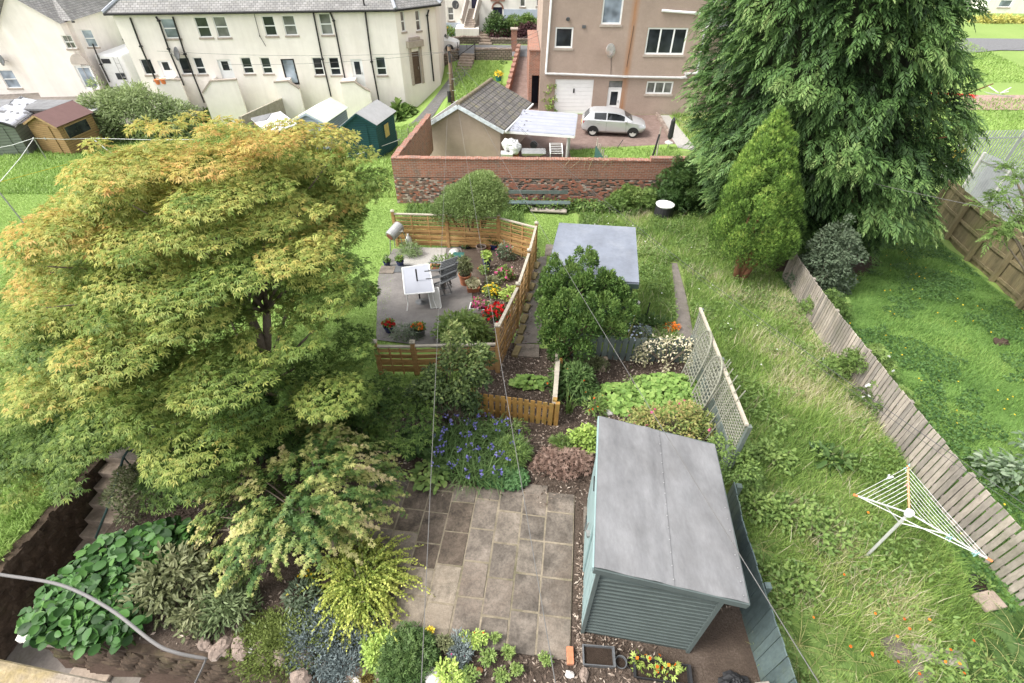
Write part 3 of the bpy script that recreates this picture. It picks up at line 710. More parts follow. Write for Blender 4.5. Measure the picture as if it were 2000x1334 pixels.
rf.face([fh.P(-.3, HF, .35), fh.P(fh.W + .35, HF, .35), r1, r0]); rf.face([fh.P(fh.W + .35, HF, .35), fh.P(fh.W + .35, HF, -9.3), r1]); rf.face([fh.P(fh.W + .35, HF, -9.3), fh.P(-.3, HF, -9.3), r0, r1])
inn = fh.P(fh.uv(100, 60)[0], HF + 1.9, -2.4)
rf.face([fg.P(-.2, HF - .1, .3), ap + fg.N * .3 + Vector((0, 0, .12)), inn, fg.P(-.2, HF - .1, -1.0)]); rf.face([ap + fg.N * .3 + Vector((0, 0, .12)), fg.P(fg.W + .2, HF - .1, .3), fg.P(fg.W + .2, HF - .1, -1.0), inn])
r_ = rf.obj('roof', M_SLATE, hs2)
mb = MB(); mb.tube([fh.P(-.3, HF - .06, .4), fh.P(fh.uv(70, 60)[0], HF - .06, .4)], .08, 6); mb.tube([fh.P(fh.uv(160, 60)[0], HF - .06, .4), fh.P(fh.W + .35, HF - .06, .4)], .08, 6); mb.obj('gutter', M_BLACKPIPE, hs2)
mb = MB(); mb.tube([ap + fg.N * .32 + Vector((0, 0, .2)), inn + Vector((0, 0, .1))], .1, 6); mb.obj('ridge', M_LEAD, r_)
pipe(fh, hs2, [(68, 85), (98, 140), (127, 190)]); pipe(fh, hs2, [(182, 85), (198, 125), (215, 160)])
# ------------------------------------------------------------------ white house beyond the road
zw = -1.4
wa, wb_ = at_y(835, 60, 56), at_y(1075, 60, 56)
fw_ = Face((wa.x - 6, 56), (wb_.x + 3, 56), zw); HWt = 8.0
wh = thing('detached_house', (wa.x, 60, zw), "white house with grey base course and outside stair beyond the road", 'house')
wr = [fw_.rect(875, 14, 886, 40)]; wr2 = [fw_.rect(1016, -12, 1026, 13), fw_.rect(1048, -12, 1058, 12)]; arch = fw_.rect(963, 14, 981, 38)
mb = MB(); fw_.wall(mb, HWt, wr + wr2 + [arch], depth=.18)
for a, b in ((fw_.P(fw_.W, 0), fw_.P(fw_.W, 0, -8)), (fw_.P(fw_.W, 0, -8), fw_.P(0, 0, -8)), (fw_.P(0, 0, -8), fw_.P(0, 0))): mb.face([a, b, b + Vector((0, 0, HWt)), a + Vector((0, 0, HWt))])
mb.obj('wall', M_RENDER_W, wh)
for r in wr: window(fw_, wh, r, rows=(1, 1), glass=M_GLASS2)
for r in wr2: window(fw_, wh, r, rows=(1,), glass=M_GLASS2)
mb = MB(); fw_.box(mb, *arch, -.17, -.12); mb.obj('door', plain('dark_blue_door', (.02, .02, .05), .5), wh)
mb = MB(); u0, u1, v0, v1 = arch
for a in range(0, 180, 20):
 q = [fw_.P((u0 + u1) / 2 + math.cos(R(t)) * (u1 - u0) * .5 * k, v1 - .15 + math.sin(R(t)) * (u1 - u0) * .5 * k, .0) for t, k in ((a, 1), (a, 1.35), (a + 20, 1.35), (a + 20, 1))]
 mb.prism(q, fw_.N * .04)
mb.obj('door_arch', M_BRICKR, wh)
mb = MB(); r = fw_.rect(958, -10, 986, 2); fw_.box(mb, *r, .003, .12); mb.obj('balcony', M_BRICKR, wh)
gb = plain('pale_blue_grey_base', (.45, .50, .58), .9, .08, 2); mb = MB()
ub = fw_.uv(900, 50)[0]; fw_.box(mb, 0, ub, -.3, fw_.uv(870, 44)[1], .003, .05); uc = fw_.uv(984, 30)[0]; fw_.box(mb, uc, fw_.W, -.3, fw_.uv(1020, 18)[1], .003, .05); mb.obj('base_course', gb, wh)
rf = MB(); slope(rf, fw_.P(-.4, HWt, .4), fw_.P(fw_.W + .4, HWt, .4), fw_.P(fw_.W + .4, HWt + 3, -4), fw_.P(-.4, HWt + 3, -4)); slope(rf, fw_.P(fw_.W + .4, HWt, -8.4), fw_.P(-.4, HWt, -8.4), fw_.P(-.4, HWt + 3.002, -4.0), fw_.P(fw_.W + .4, HWt + 3.002, -4.0)); rf.obj('roof', M_SLATE, wh)
# outside stair
st = MB(); pt = fw_.P(fw_.uv(898, 75)[0], 0, 2.0); ua, uz = fw_.uv(900, 60)[0] - .3, fw_.uv(938, 60)[0]
vt = fw_.uv(900, 38)[1] - .4
fw_.box(st, ua, uz, -.3, vt, .01, 2.2); stair = st.obj('stair_block', M_RENDER_W, wh)
st = MB(); n = 9; us0, us1 = fw_.uv(908, 30)[0], fw_.uv(928, 30)[0]; vd = fw_.uv(925, 16)[1]
for i in range(n): fw_.box(st, us0 + i * .05, us1 + i * .05, vt + .002, vt + (vd - vt) * (i + 1) / n, 1.6 - i * .17, 1.6 - (i - 1) * .17 - .002)
st.obj('stair', M_STONE_TRIM, wh)
st = MB()
for q in (us0 - .15, us1 + .02): st.beam(fw_.P(q, vt + .5, 1.7), fw_.P(q + .5, vd + .8, .2), .14, .7)
st.obj('stair_wall', M_RENDER_S, wh)
mb = MB(); r = fw_.rect(921, -14, 936, 16); fw_.box(mb, *r, .003, .06); mb.obj('door', plain('dark_blue_door', (.02, .02, .05), .5), wh)
p = fw_.P(*fw_.uv(889, 9), .2); dish("small grey satellite dish on the white house beyond the road", p, .35, (.6, -1, .3))
# ------------------------------------------------------------------ tan roughcast house
zt = -2.95
M_TAN = plain('tan_roughcast', (.385, .30, .25), .92, .12, .7, bmp=.6, bscale=60, dirt=(.35, .27, .225))
M_TAN2 = M_TAN.copy()
m = M_TAN; n, l = m.node_tree.nodes, m.node_tree.links; b = [q for q in n if q.type == 'BSDF_PRINCIPLED'][0]
src = b.inputs['Base Color'].links[0].from_socket
sp = n.new('ShaderNodeTexNoise'); sp.inputs['Scale'].default_value = 45; sp.inputs['Detail'].default_value = 2; tc = n.new('ShaderNodeTexCoord'); l.new(tc.outputs['Object'], sp.inputs['Vector'])
rr = ramp(n, [(.35, (.78, .76, .74)), (.65, (1.14, 1.14, 1.14))]); l.new(sp.outputs[0], rr.inputs[0]); src = mixc(n, l, 1.0, src, rr.outputs[0], 'MULTIPLY')
ta, tb, tcn = at_y(1052, 215, 38), at_y(1364, 210, 38), at_y(1480, 210, 38)
ft = Face((ta.x, 38), (tb.x, 38), zt); HT = 8.6
# rust run below the overflow: a band that follows the wall, broken up by noise
u_r = ft.uv(1228, 110)[0]
sx = n.new('ShaderNodeSeparateXYZ'); l.new(tc.outputs['Object'], sx.inputs[0])
def mnode(op, a, b_=None, c=None):
 q = n.new('ShaderNodeMath'); q.operation = op; q.use_clamp = False
 for i, s in enumerate((a, b_, c)):
  if s is None: continue
  if isinstance(s, (int, float)): q.inputs[i].default_value = s
  else: l.new(s, q.inputs[i])
 return q.outputs[0]
nz = noise(n, l, 2.5, 4, stretch=(3, 1, .35))
dx = mnode('ABSOLUTE', mnode('SUBTRACT', sx.outputs[0], u_r - (tb.x - ta.x) / 2))
band = mnode('MULTIPLY', mnode('MAXIMUM', mnode('SUBTRACT', 1.0, mnode('DIVIDE', dx, .32)), 0.0), mnode('MULTIPLY', nz.outputs[0], 1.25))
src = mixc(n, l, band, src, (.36, .15, .045)); l.new(src, b.inputs['Base Color'])
th = thing('detached_house', ((ta.x + tb.x) / 2, 38, zt), "tan roughcast house with white garage door and rust streak behind the parked car", 'house')
R1 = ft.rect
tw = {'a': R1(1084, 53, 1119, 94), 'b': R1(1177, -22, 1217, 48), 'c': R1(1262, 54, 1340, 107), 'd': R1(1262, 159, 1314, 184)}
gar = R1(1083, 155, 1157, 222); gar = (gar[0], gar[1], .05, gar[3]); td = R1(1187, 158, 1213, 210); td = (td[0], td[1], .08, td[3])
mb = MB(); ft.wall(mb, HT, list(tw.values()) + [gar, td])
for a, b2 in ((ft.P(ft.W, 0), ft.P(ft.W, 0, -9)), (ft.P(ft.W, 0, -9), ft.P(0, 0, -9)), (ft.P(0, 0, -9), ft.P(0, 0))): mb.face([a, b2, b2 + Vector((0, 0, HT)), a + Vector((0, 0, HT))])
mb.obj('wall', M_TAN, th)
for k, r in tw.items():
 window(ft, th, r, cols=3 if k in 'cd' else 1, glass={'a': M_GLASS, 'b': M_GLASSB, 'c': M_GLASS, 'd': M_GLASS2}[k], fw=.10, sillm=M_STONE_TRIM)
u0, u1, v0, v1 = gar; gd_ = MB(); nb_ = 9
for i in range(nb_): ft.box(gd_, u0, u1, v0 + (v1 - v0) * i / nb_ + .006, v0 + (v1 - v0) * (i + 1) / nb_ - .006, -.12, -.07)
ft.box(gd_, u0, u1, v0, v1, -.13, -.095); go = gd_.obj('garage_door', M_WHITEPVC, th)
mb = MB(); ft.box(mb, (u0 + u1) / 2 - .05, (u0 + u1) / 2 + .05, v0 + (v1 - v0) * .62, v0 + (v1 - v0) * .74, -.07, -.03); mb.obj('handle', M_BLACKPLAS, go)
mb = MB(); ft.box(mb, td[0], td[1], td[3] - .42, td[3], -.12, -.085); mb.obj('fanlight', M_GLASS2, th)
door(ft, th, (td[0], td[1], td[2], td[3] - .44), M_WHITEPVC, M_GLASS, (.24, .76, .35, .85), label="white half glazed back door")
pipe(ft, th, [(1078, -20), (1066, 142)], .07, M_WHITEPVC); pipe(ft, th, [(1064, 143), (1100, 144), (1220, 149), (1330, 151), (1337, 150), (1340, 143), (1364, 142)], .08, M_GREYPIPE, 'waste_pipe', .12)
pipe(ft, th, [(1398, -20), (1388, 40), (1375, 60), (1358, 160)], .08, M_GREYPIPE, d=.1); pipe(ft, th, [(1292, 20), (1383, 27)], .08, M_WHITEPVC, 'waste_pipe', .12)
mb = MB(); r = R1(1137, 49, 1144, 55); ft.box(mb, *r, .002, .06); mb.obj('vent', M_GREYPLAS, th)
mb = MB(); q = ft.P(*ft.uv(1109, 36), .12); mb.lathe(q, [(.05, -.1), (.13, .02), (.13, .06)], 10, axis=(0, -1, -.4)); mb.obj('wall_light', M_GREYPLAS, th)
pipe(ft, th, [(1238, 50), (1224, 130)], .012, M_BLACKPIPE, 'cable', .02); pipe(ft, th, [(1194, 105), (1193, 146)], .012, M_BLACKPIPE, 'cable', .02)
rf = MB(); zr = HT
slope(rf, ft.P(-.4, zr, .4), ft.P(ft.W + .4, zr, .4), ft.P(ft.W + .4, zr + 2.6, -4.5), ft.P(-.4, zr + 2.6, -4.5)); slope(rf, ft.P(ft.W + .4, zr, -9.4), ft.P(-.4, zr, -9.4), ft.P(-.4, zr + 2.603, -4.5), ft.P(ft.W + .4, zr + 2.603, -4.5)); rf.obj('roof', M_SLATE, th)
# low side wing
fwi = Face((tb.x + .004, 38.5), (tcn.x, 38.5), zt); HWi = fwi.uv(1395, 62)[1]
mb = MB(); fwi.wall(mb, HWi, []); mb.face([fwi.P(fwi.W, 0), fwi.P(fwi.W, 0, -7), fwi.P(fwi.W, HWi, -7), fwi.P(fwi.W, HWi)]); mb.obj('wing_wall', M_TAN2, th)
mb = MB(); fwi.box(mb, 0, fwi.W + .2, HWi + .003, HWi + .22, -7, .2); mb.obj('wing_fascia', M_WHITEPVC, th); mb = MB(); fwi.box(mb, .0, fwi.W + .1, HWi + .223, HWi + .3, -7, .1); mb.obj('wing_roof', M_FELT, th)
p = ft.P(*ft.uv(1189, 97), .32); dish("rusty orange and white satellite dish on the tan house wall", p, .42, (.7, -1, .25), mat=plain('rusty_dish', (.62, .58, .55), .6, .3, 3, dirt=(.45, .17, .06)))
# brick passage porch at the left end of the tan house
pp = Face((at_y(1031, 215, 38.6).x, 38.6), (ft.A.x - .01, 38.6), zt); HP = pp.uv(1035, 100)[1]
bp = thing('brick_porch', pp.P(pp.W / 2, 0, 0), "narrow red brick passage with dark opening against the tan house", 'porch')
mb = MB(); ho = (pp.W * .30, pp.W * .995, .02, HP * .62); pp.wall(mb, HP, [ho], depth=1.2); mb.face([pp.P(0, 0, -7), pp.P(0, 0), pp.P(0, HP), pp.P(0, HP, -7)]); mb.face([pp.P(0, HP), pp.P(pp.W, HP), pp.P(pp.W, HP, -7), pp.P(0, HP, -7)]); mb.obj('wall', M_BRICKR, bp)
mb = MB(); pp.box(mb, -.04, pp.W - .03, HP + .004, HP + .1, -7.02, .06); mb.obj('coping', M_BRICKR, bp)
mb = MB(); pp.box(mb, ho[0] + .02, ho[1] - .02, .05, ho[3] - .02, -1.18, -1.12); mb.obj('door', plain('dark_opening_panel', (.03, .03, .05), .6), bp)  # near-black panel painting the dark of the open passage
# ------------------------------------------------------------------ garage with tiled roof and the carport
za = -3.0
ga_, gb_ = at_y(838, 262, 28.9), at_y(977, 262, 28.6)
gfa = Face((ga_.x, ga_.y), (gb_.x, gb_.y - .1), za)
ax = (gfa.N * -1); depth_g = 4.9
ax = Vector((1.45, 4.5, 0)).normalized()
zeave = gfa.uv(977, 252)[1]; zeaveL = gfa.uv(830, 246)[1]; zap = gfa.uv(897, 204)[1]
ga2 = thing('garage', gfa.P(gfa.W / 2, 0), "tan roughcast garage with mossy tiled pitched roof behind the brick wall", 'garage')
ev = (zeave + zeaveL) / 2 + .05; uap = gfa.uv(897, 204)[0]
mb = MB(); prof = [gfa.P(0, 0), gfa.P(gfa.W, 0), gfa.P(gfa.W, ev), gfa.P(uap, zap - .05), gfa.P(0, ev)]
mb.prism(prof, ax * depth_g); mb.obj('wall', M_TAN2, ga2)
rf = MB(); o1, o2 = -.22, depth_g + .2
def gp(u, v, k): return gfa.P(u, v) + ax * k
for u_e, s_ in ((-.28, 1), (gfa.W + .28, -1)):
 a_, b_, c_, d_ = gp(u_e, ev - .1, o1), gp(u_e, ev - .1, o2), gp(uap - .0 * s_, zap, o2), gp(uap, zap, o1)
 slope(rf, a_, b_, c_, d_, .09)
r_ = rf.obj('roof', M_TILE, ga2)
mb = MB()
for i in range(14): mb.tube([gp(uap, zap + .08, o1 + i * (o2 - o1) / 14 + .01), gp(uap, zap + .08, o1 + (i + 1) * (o2 - o1) / 14 - .012)], .12, 8)
mb.obj('ridge', plain('mossy_ridge_tile', (.22, .18, .13), .9, .4, 9, dirt=(.20, .20, .06)), r_)
mb = MB()
for u_e in (-.28, gfa.W + .28): mb.beam(gp(u_e, ev - .14, o1 - .02), gp(uap, zap - .04, o1 - .02), .05, .2)
mb.obj('bargeboard', plain('pale_blue_white_board', (.62, .66, .70), .5), ga2)
mb = MB(); mb.tube([gp(gfa.W + .36, ev - .1, o1), gp(gfa.W + .36, ev - .1, o2)], .06, 8); mb.tube([gp(-.36, ev - .1, o1), gp(-.36, ev - .1, o2)], .06, 8); mb.tube([gp(-.36, ev - .12, .1), gp(-.05, ev - .4, .1), gp(-.07, 0.2, .1)], .04, 6); mb.obj('gutter', M_WHITEPVC, ga2)
C4 = [at_z(967, 254, -1.0), at_z(1122, 265, -1.05), at_z(1128, 224, -.85), at_z(1004, 214, -.82)]
cp = thing('carport', (C4[1].x, C4[1].y, height(C4[1].x, C4[1].y)), "white corrugated carport roof on posts beside the tan garage", 'carport')
mb = MB(); nrib = 60
M_CORR = plain('white_translucent_sheet', (.44, .45, .51), .35, .1, 1.2, spec=.5, dirt=(.45, .45, .51))
for i in range(nrib):
 t0, t1 = i / nrib, (i + 1) / nrib; z = .02 if i % 2 else 0.0
 a, b = C4[0].lerp(C4[3], t0), C4[0].lerp(C4[3], t1); c, d = C4[1].lerp(C4[2], t1), C4[1].lerp(C4[2], t0); Zv = Vector((0, 0, z))
 mb.hexa([a, d, c, b, a + Vector((0, 0, .03)) + Zv, d + Vector((0, 0, .03)) + Zv, c + Vector((0, 0, .03)) + Zv, b + Vector((0, 0, .03)) + Zv], 1 if i % 9 in (0, 1) else 2 if i % 4 == 0 else 0)
mb.obj('roof_sheet', [M_CORR, plain('clear_sheet', (.38, .40, .47), .3, .1, 2), plain('rib_line_sheet', (.43, .44, .5), .4, .1, 2)], cp)  # tones alternate by rib, painting the corrugation lines into the colour
mb = MB()
for a, b in ((0, 1), (1, 2), (3, 2)): mb.beam(C4[a] - Vector((0, 0, .07)), C4[b] - Vector((0, 0, .07)), .06, .12)
mb.obj('beam', M_WHITEPVC, cp)
for q in (C4[1].lerp(C4[2], .05), C4[1].lerp(C4[2], .55), C4[1].lerp(C4[2], .95), C4[1].lerp(C4[2], .14)):
 mb = MB(); q = q - Vector((.35, 0, 0)); mb.tube([(q.x, q.y, height(q.x, q.y)), (q.x, q.y, q.z - .1)], .06, 8); mb.obj('post', M_GREYPIPE, cp)
lf = MB()
for i in range(90):
 s, t = random.random() ** 2 * .4, random.random(); p = C4[0].lerp(C4[3], t).lerp(C4[1].lerp(C4[2], t), s) + Vector((0, 0, .06)); a = random.uniform(0, 6); k = random.uniform(.03, .09)
 lf.face([p + Vector((math.cos(a) * k, math.sin(a) * k, .004)), p + Vector((-math.sin(a) * k, math.cos(a) * k, .01)), p - Vector((math.cos(a) * k, math.sin(a) * k, 0))])
lf.obj('leaf_litter', plain('dry_brown_leaf', (.07, .05, .035), .9), kind='stuff', label="scatter of dead leaves lying on the white carport roof", cat='leaves')
# ------------------------------------------------------------------ right background
zr = 0.2
q0, q1 = at_y(1918, 30, 66), at_y(2120, 40, 66)
fr_ = Face((q0.x, 66), (q1.x, 66), q0.z - 4); rh = thing('detached_house', (q0.x, 70, q0.z - 4), "white building with red base band beyond the road at the top right", 'building')
mb = MB(); wv = fr_.rect(1956, -14, 1980, 14); fr_.wall(mb, 12, [wv]); mb.face([fr_.P(0, 0, -8), fr_.P(0, 0), fr_.P(0, 12), fr_.P(0, 12, -8)]); mb.face([fr_.P(0, 12), fr_.P(fr_.W, 12), fr_.P(fr_.W, 12, -8), fr_.P(0, 12, -8)]); mb.obj('wall', M_RENDER_W, rh)
window(fr_, rh, wv, rows=(1, 1), glass=M_GLASSB)
mb = MB(); vb = fr_.uv(1950, 36)[1]; fr_.box(mb, -.05, fr_.W, 0, vb, .003, .1); mb.obj('base_band', plain('dull_red_paint', (.34, .09, .10), .8), rh)
q0, q1 = at_y(1422, 30, 70), at_y(1475, 30, 70)
fs_ = Face((q0.x, 70), (q1.x + 3, 70), q0.z - 3); sh = thing('detached_house', (q0.x + 2, 72, q0.z - 3), "small pale blue house seen left of the big conifer", 'house')
mb = MB(); r = fs_.rect(1427, -8, 1452, 12); fs_.wall(mb, 5, [r]); mb.face([fs_.P(0, 0, -6), fs_.P(0, 0), fs_.P(0, 5), fs_.P(0, 5, -6)]); mb.obj('wall', plain('pale_blue_wall', (.62, .68, .75), .8), sh); window(fs_, sh, r, cols=3)
rf = MB(); slope(rf, fs_.P(-.3, 5, .3), fs_.P(fs_.W + .3, 5, .3), fs_.P(fs_.W + .3, 7, -3), fs_.P(-.3, 7, -3)); slope(rf, fs_.P(fs_.W + .3, 5, -6.3), fs_.P(-.3, 5, -6.3), fs_.P(-.3, 7.003, -3), fs_.P(fs_.W + .3, 7.003, -3)); rf.obj('roof', M_SLATE, sh)
# ------------------------------------------------------------------ walls
def V3(p, z=None): return Vector((p[0], p[1], height(p[0], p[1]) if z is None else z))
wy = 21.3
wl, wr_ = at_y(777, 400, wy), at_y(1331, 395, wy)
fw2 = Face((wl.x, wy), (wr_.x, wy), height(0, wy) - .1); TH = .24
vtop = fw2.uv(1000, 313)[1]; vmid = fw2.uv(1000, 348)[1]; ur = fw2.uv(1270, 320)[0]
bw = thing('brick_wall', fw2.P(fw2.W / 2, 0, 0), "old red brick garden wall with perforated honeycomb lower courses", 'wall')
mb = MB(); fw2.box(mb, 0, fw2.W, vmid, vtop, -TH, 0); mb.obj('solid_courses', M_BRICKR, bw)
mb = MB(); fw2.box(mb, ur, fw2.W, vtop + .002, vtop + .16, -TH - .02, .02); mb.obj('raised_end', M_BRICKR, bw)
mb = MB(); i = 0; u = 0
while u < ur - .12:
 fw2.box(mb, u, min(u + .105, ur - .005), vtop + .002, vtop + .05 + random.uniform(-.012, .012), -TH - .03, .03); u += .113
mb.obj('coping', M_BRICKR, bw)
mb = MB(); fw2.box(mb, .01, fw2.W - .01, 0, vmid, -TH, -.11); mb.obj('backing', plain('dark_hole_backing', (.13, .09, .07), .95, .3, 8), bw)  # dark colour stands in for the shade inside the open holes
pal = [plain('brick_brown', (.27, .17, .13), .9, .35, 12, bmp=.4), plain('brick_red', (.40, .17, .115), .9, .3, 12, bmp=.4), plain('brick_sooty', (.17, .125, .105), .9, .35, 12, bmp=.4), plain('brick_pale', (.46, .38, .32), .9, .25, 12, bmp=.4)]
mb = MB(); rows = int(vmid / .0765)
for r_i in range(rows):
 v = r_i * .0765; u = -.068 * (r_i % 2); hx = (r_i / rows)
 while u < fw2.W:
  L = .135; k = u / fw2.W
  hole = random.random() < (.30 if (.30 < hx < .97 and k > .42) else .14 if hx > .35 else .03)
  a, b = max(u, 0), min(u + L - .011, fw2.W)
  if not hole and b - a > .03:
   d = random.uniform(-.006, .006)
   wts = [2.5, 4, .7, .5] if k > .3 else [2.4, 1.6, 1.3, 1.4]
   fw2.box(mb, a, b, v + .004, v + .068, -.115, d, random.choices(range(4), wts)[0])
   fw2.box(mb, b, min(b + .011, fw2.W), v + .004, v + .068, -.115, -.02, 4)
  u += L
 fw2.box(mb, 0, fw2.W, v + .068, v + .0805, -.118, -.018, 4)
mb.obj('honeycomb_courses', pal + [plain('pale_mortar', (.36, .31, .26), .95, .25, 8)], bw)
mb = MB(); a = fw2.P(0, 0); e = at_y(842, 268, 28.3); v1 = Vector((a.x + .12, a.y, 0)); v2 = Vector((e.x - .05, 28.4, 0))
t_ = thing('brick_wall', V3((a.x, 25)), "red brick return wall running back to the tan garage", 'wall')
for i in range(6):
 p, q = v1.lerp(v2, i / 6), v1.lerp(v2, (i + 1) / 6 - .0005); za_, zb_ = fw2.A.z + vtop - .05 - .07 * i, 0
 mb.beam((p.x, p.y + (.14 if i == 0 else 0), za_ - .9), (q.x, q.y, za_ - .9), .22, 1.8)
mb.obj('wall', M_BRICKR, t_)
mb = MB()
for i in range(40):
 p, q = v1.lerp(v2, (i + .04) / 40), v1.lerp(v2, (i + .93) / 40); zz = fw2.A.z + vtop - .05 - .07 * int(i / 40 * 6) + .045
 mb.beam((p.x, p.y + .14, zz), (q.x, q.y + .14, zz), .26, .085)
mb.obj('coping', M_BRICKR, t_)
def straight_wall(label, a, b, h, th, mat, name='stone_wall', cap=True, z=None):
 a, b = Vector((*a, 0)), Vector((*b, 0)); t = thing(name, V3((a + b) / 2, z), label, 'wall'); n = max(2, int((b - a).length / 1.5)); m = MB(); c = MB()
 for i in range(n):
  p, q = a.lerp(b, i / n), a.lerp(b, (i + 1) / n); zp = (height(p.x, p.y) if z is None else z); zq = (height(q.x, q.y) if z is None else z)
  m.beam((p.x, p.y, zp + h / 2 - .2), (q.x, q.y, zq + h / 2 - .2), th, h + .4)
  if cap:
   k = 5
   for j in range(k):
    s0, s1 = p.lerp(q, j / k + .01), p.lerp(q, (j + 1) / k - .01); zz = zp + (zq - zp) * (j + .5) / k + h + .06 + random.uniform(-.02, .02); c.beam((s0.x, s0.y, zz), (s1.x, s1.y, zz), th + random.uniform(.0, .06), .115)
 m.obj('wall', mat, t)
 if cap: c.obj('coping', M_ROCK, t)
 return t
s1, s2 = at_y(898, 117, 48), at_y(927, 117, 48)
straight_wall("rubble stone wall left of the steps up to the road", (-16, 48), (s1.x, 48), .75, .4, M_RUBBLE)
straight_wall("rubble stone wall right of the steps up to the road", (s2.x, 48), (at_y(1000, 110, 48).x, 48), .75, .4, M_RUBBLE)
straight_wall("low rubble wall along the far side of the road left of the white house steps", (-30, 52.9), (at_y(938, 80, 52.9).x, 52.9), .5, .4, M_RUBBLE)
straight_wall("low rubble wall along the far side of the road under the purple hedge", (at_y(958, 80, 52.9).x, 52.9), (12, 52.9), .35, .4, M_RUBBLE)
def steps(label, a, b, w_, n, z0, z1, mat=M_STEP, side=True):
 a, b = Vector((*a, 0)), Vector((*b, 0)); t = thing('stone_steps', (a.x, a.y, z0), label, 'steps'); d = (b - a) / n
 for i in range(n):
  p, q = a + d * i, b + d * .1; z = z0 + (z1 - z0) * (i + 1) / n; m = MB()
  q = a + d * (i + 1.12); m.beam((p.x, p.y, z - .16), (q.x, q.y, z - .16), w_ + random.uniform(-.03, .03), .315); m.obj('step', mat, t, bevel=.012)
 return t
cx_ = (s1.x + s2.x) / 2
steps("grey stone steps climbing from the asphalt path to the road", (cx_ - .25, 44.8), (cx_ + .1, 48.6), 1.25, 8, height(cx_, 44.8) - .1, -1.18)
g2 = at_y(948, 80, 52.6)
steps("worn stone steps through the low wall in front of the white house", (g2.x, 52.3), (g2.x, 54.6), 1.2, 5, -1.25, -.5)
gt = thing('metal_gate', (cx_, 47.9, -1.6), "thin black metal railing gate at the top of the path steps", 'gate')
for x0, y0, x1, y1 in ((-.75, 46.2, -.75, 49), (.72, 45.4, .72, 48.2)):
 pass
for dx in (-.72, .72):
 mb = MB(); mb.tube([(cx_ + dx, 47.7, -1.5), (cx_ + dx, 47.7, -.2)], .035, 6); mb.obj('post', M_BLACKPIPE, gt)
mb = MB(); mb.tube([(cx_ - .68, 47.7, -1.2), (cx_ + .72, 47.7, -.3)], .03, 6); mb.tube([(cx_ + .05, 47.7, -.75), (cx_ + .05, 47.7, -.35)], .02, 6); mb.obj('rail', M_BLACKPIPE, gt)
# stepped brick wall along the drive, with a pillar
t_ = thing('brick_wall', (-.5, 44, -2), "stepped red brick wall with a square pillar along the sloping drive", 'wall'); mb = MB(); cpb = MB()
for i in range(10):
 y0 = 39.2 + i * 1.05; xm = -.80 + .098 * (y0 - 38); z = height(xm, y0) + .72
 mb.beam((xm, y0, z - .7), (xm + .1, y0 + 1.047, z - .7), .24, 1.4); cpb.beam((xm, y0, z + .035), (xm + .1, y0 + 1.047, z + .035), .3, .066)
mb.obj('wall', M_BRICKR, t_); cpb.obj('coping', M_BRICKR, t_)
mb = MB(); pz = at_y(1005, 100, 49.9); mb.box((pz.x - .05, 49.95, -.55), (.5, .5, 1.9)); pi = mb.obj('pillar', M_BRICKR, t_); mb = MB(); mb.box((pz.x - .05, 49.95, .45), (.64, .64, .1)); mb.obj('cap', M_STONE_TRIM, pi)
# ------------------------------------------------------------------ retaining walls, steps, lower passage
def G3(g, h, z): x, y = XY(g, h); return Vector((x, y, z))
t_ = thing('retaining_wall', G3(-5, 2.0, -1.4), "dark damp stone wall holding up the planted bed along the bottom of the garden", 'wall'); mb = MB()
mb.beam(G3(-7.72, 2.06, -.74), G3(1.6, 2.06, -.74), .22, 1.34)
for i in range(24):
 for j in range(6): mb.blob(G3(-7.6 + i * .29 + (j % 2) * .14, 1.95, -1.25 + j * .21), (.16 + random.uniform(-.03, .02), .055, .11), 8, 5, .2)
mb.obj('front_face', M_DARKRUBBLE, t_)
mb = MB(); mb.beam(G3(G_PR + .08, 1.95, -.74), G3(G_PR + .08, 5.4, -.72), .2, 1.33); mb.obj('side_face', M_DARKRUBBLE, t_)
t_ = thing('retaining_wall', G3(G_PL, 3.5, -1.4), "dark brown stone wall below the left lawn beside the sunken steps", 'wall'); mb = MB()
mb.beam(G3(G_PL - .02, .2, -.70), G3(G_PL - .02, 5.45, -.70), .22, 1.36)
for i in range(16):
 for j in range(6):
  c = G3(G_PL + .075, .5 + i * .29 + (j % 2) * .14, -1.25 + j * .225); mb.blob(c, (.042, random.uniform(.10, .19), random.uniform(.08, .13)), 8, 5, .3)
mb.obj('face', M_DARKRUBBLE, t_)
A, B = G3((G_PL + G_PR) / 2, 3.35, 0), G3((G_PL + G_PR) / 2 + .02, 5.35, 0)
steps("worn stone steps rising from the sunken passage to the left lawn", (A.x, A.y), (B.x, B.y), 1.06, 8, -1.32, .03)
c = G3((G_PL + G_PR) / 2 + .05, 5.62, .03); mb = MB(); mb.box(c, (1.25, 1.0, .07), -.11); mb.obj('paving_slab', M_SLAB2, bevel=.015, label="pale slab at the head of the sunken steps on the lawn", cat='slab')
P = [G3(G_PL + .1, -.5, -1.335), G3(G_PR + .2, -.5, -1.335), G3(G_PR + .2, 3.4, -1.335), G3(G_PL + .1, 3.4, -1.335)]
mb = MB(); mb.face(P); mb.face([G3(G_PR + .2, -.5, -1.335), G3(2, -.5, -1.335), G3(2, 1.98, -1.335), G3(G_PR + .2, 1.98, -1.335)]); mb.obj('lower_paving', M_CONC, kind='structure')
for k in range(2):
 c = G3(-7.3 + k * .1, 1.7 - k * .5, -1.3); mb = MB(); mb.box(c, (.7, .4, .08), -.11); mb.obj('paving_slab', M_STEP, bevel=.02, label=["loose brown slab lying in the dark passage below the stone corner", "second loose slab further down the dark passage"][k], cat='slab')
hr = [at_z(263, 882, .95), at_z(250, 880, .98), at_z(241, 893, .95), at_z(215, 980, .35), at_z(187, 1050, -.25)]
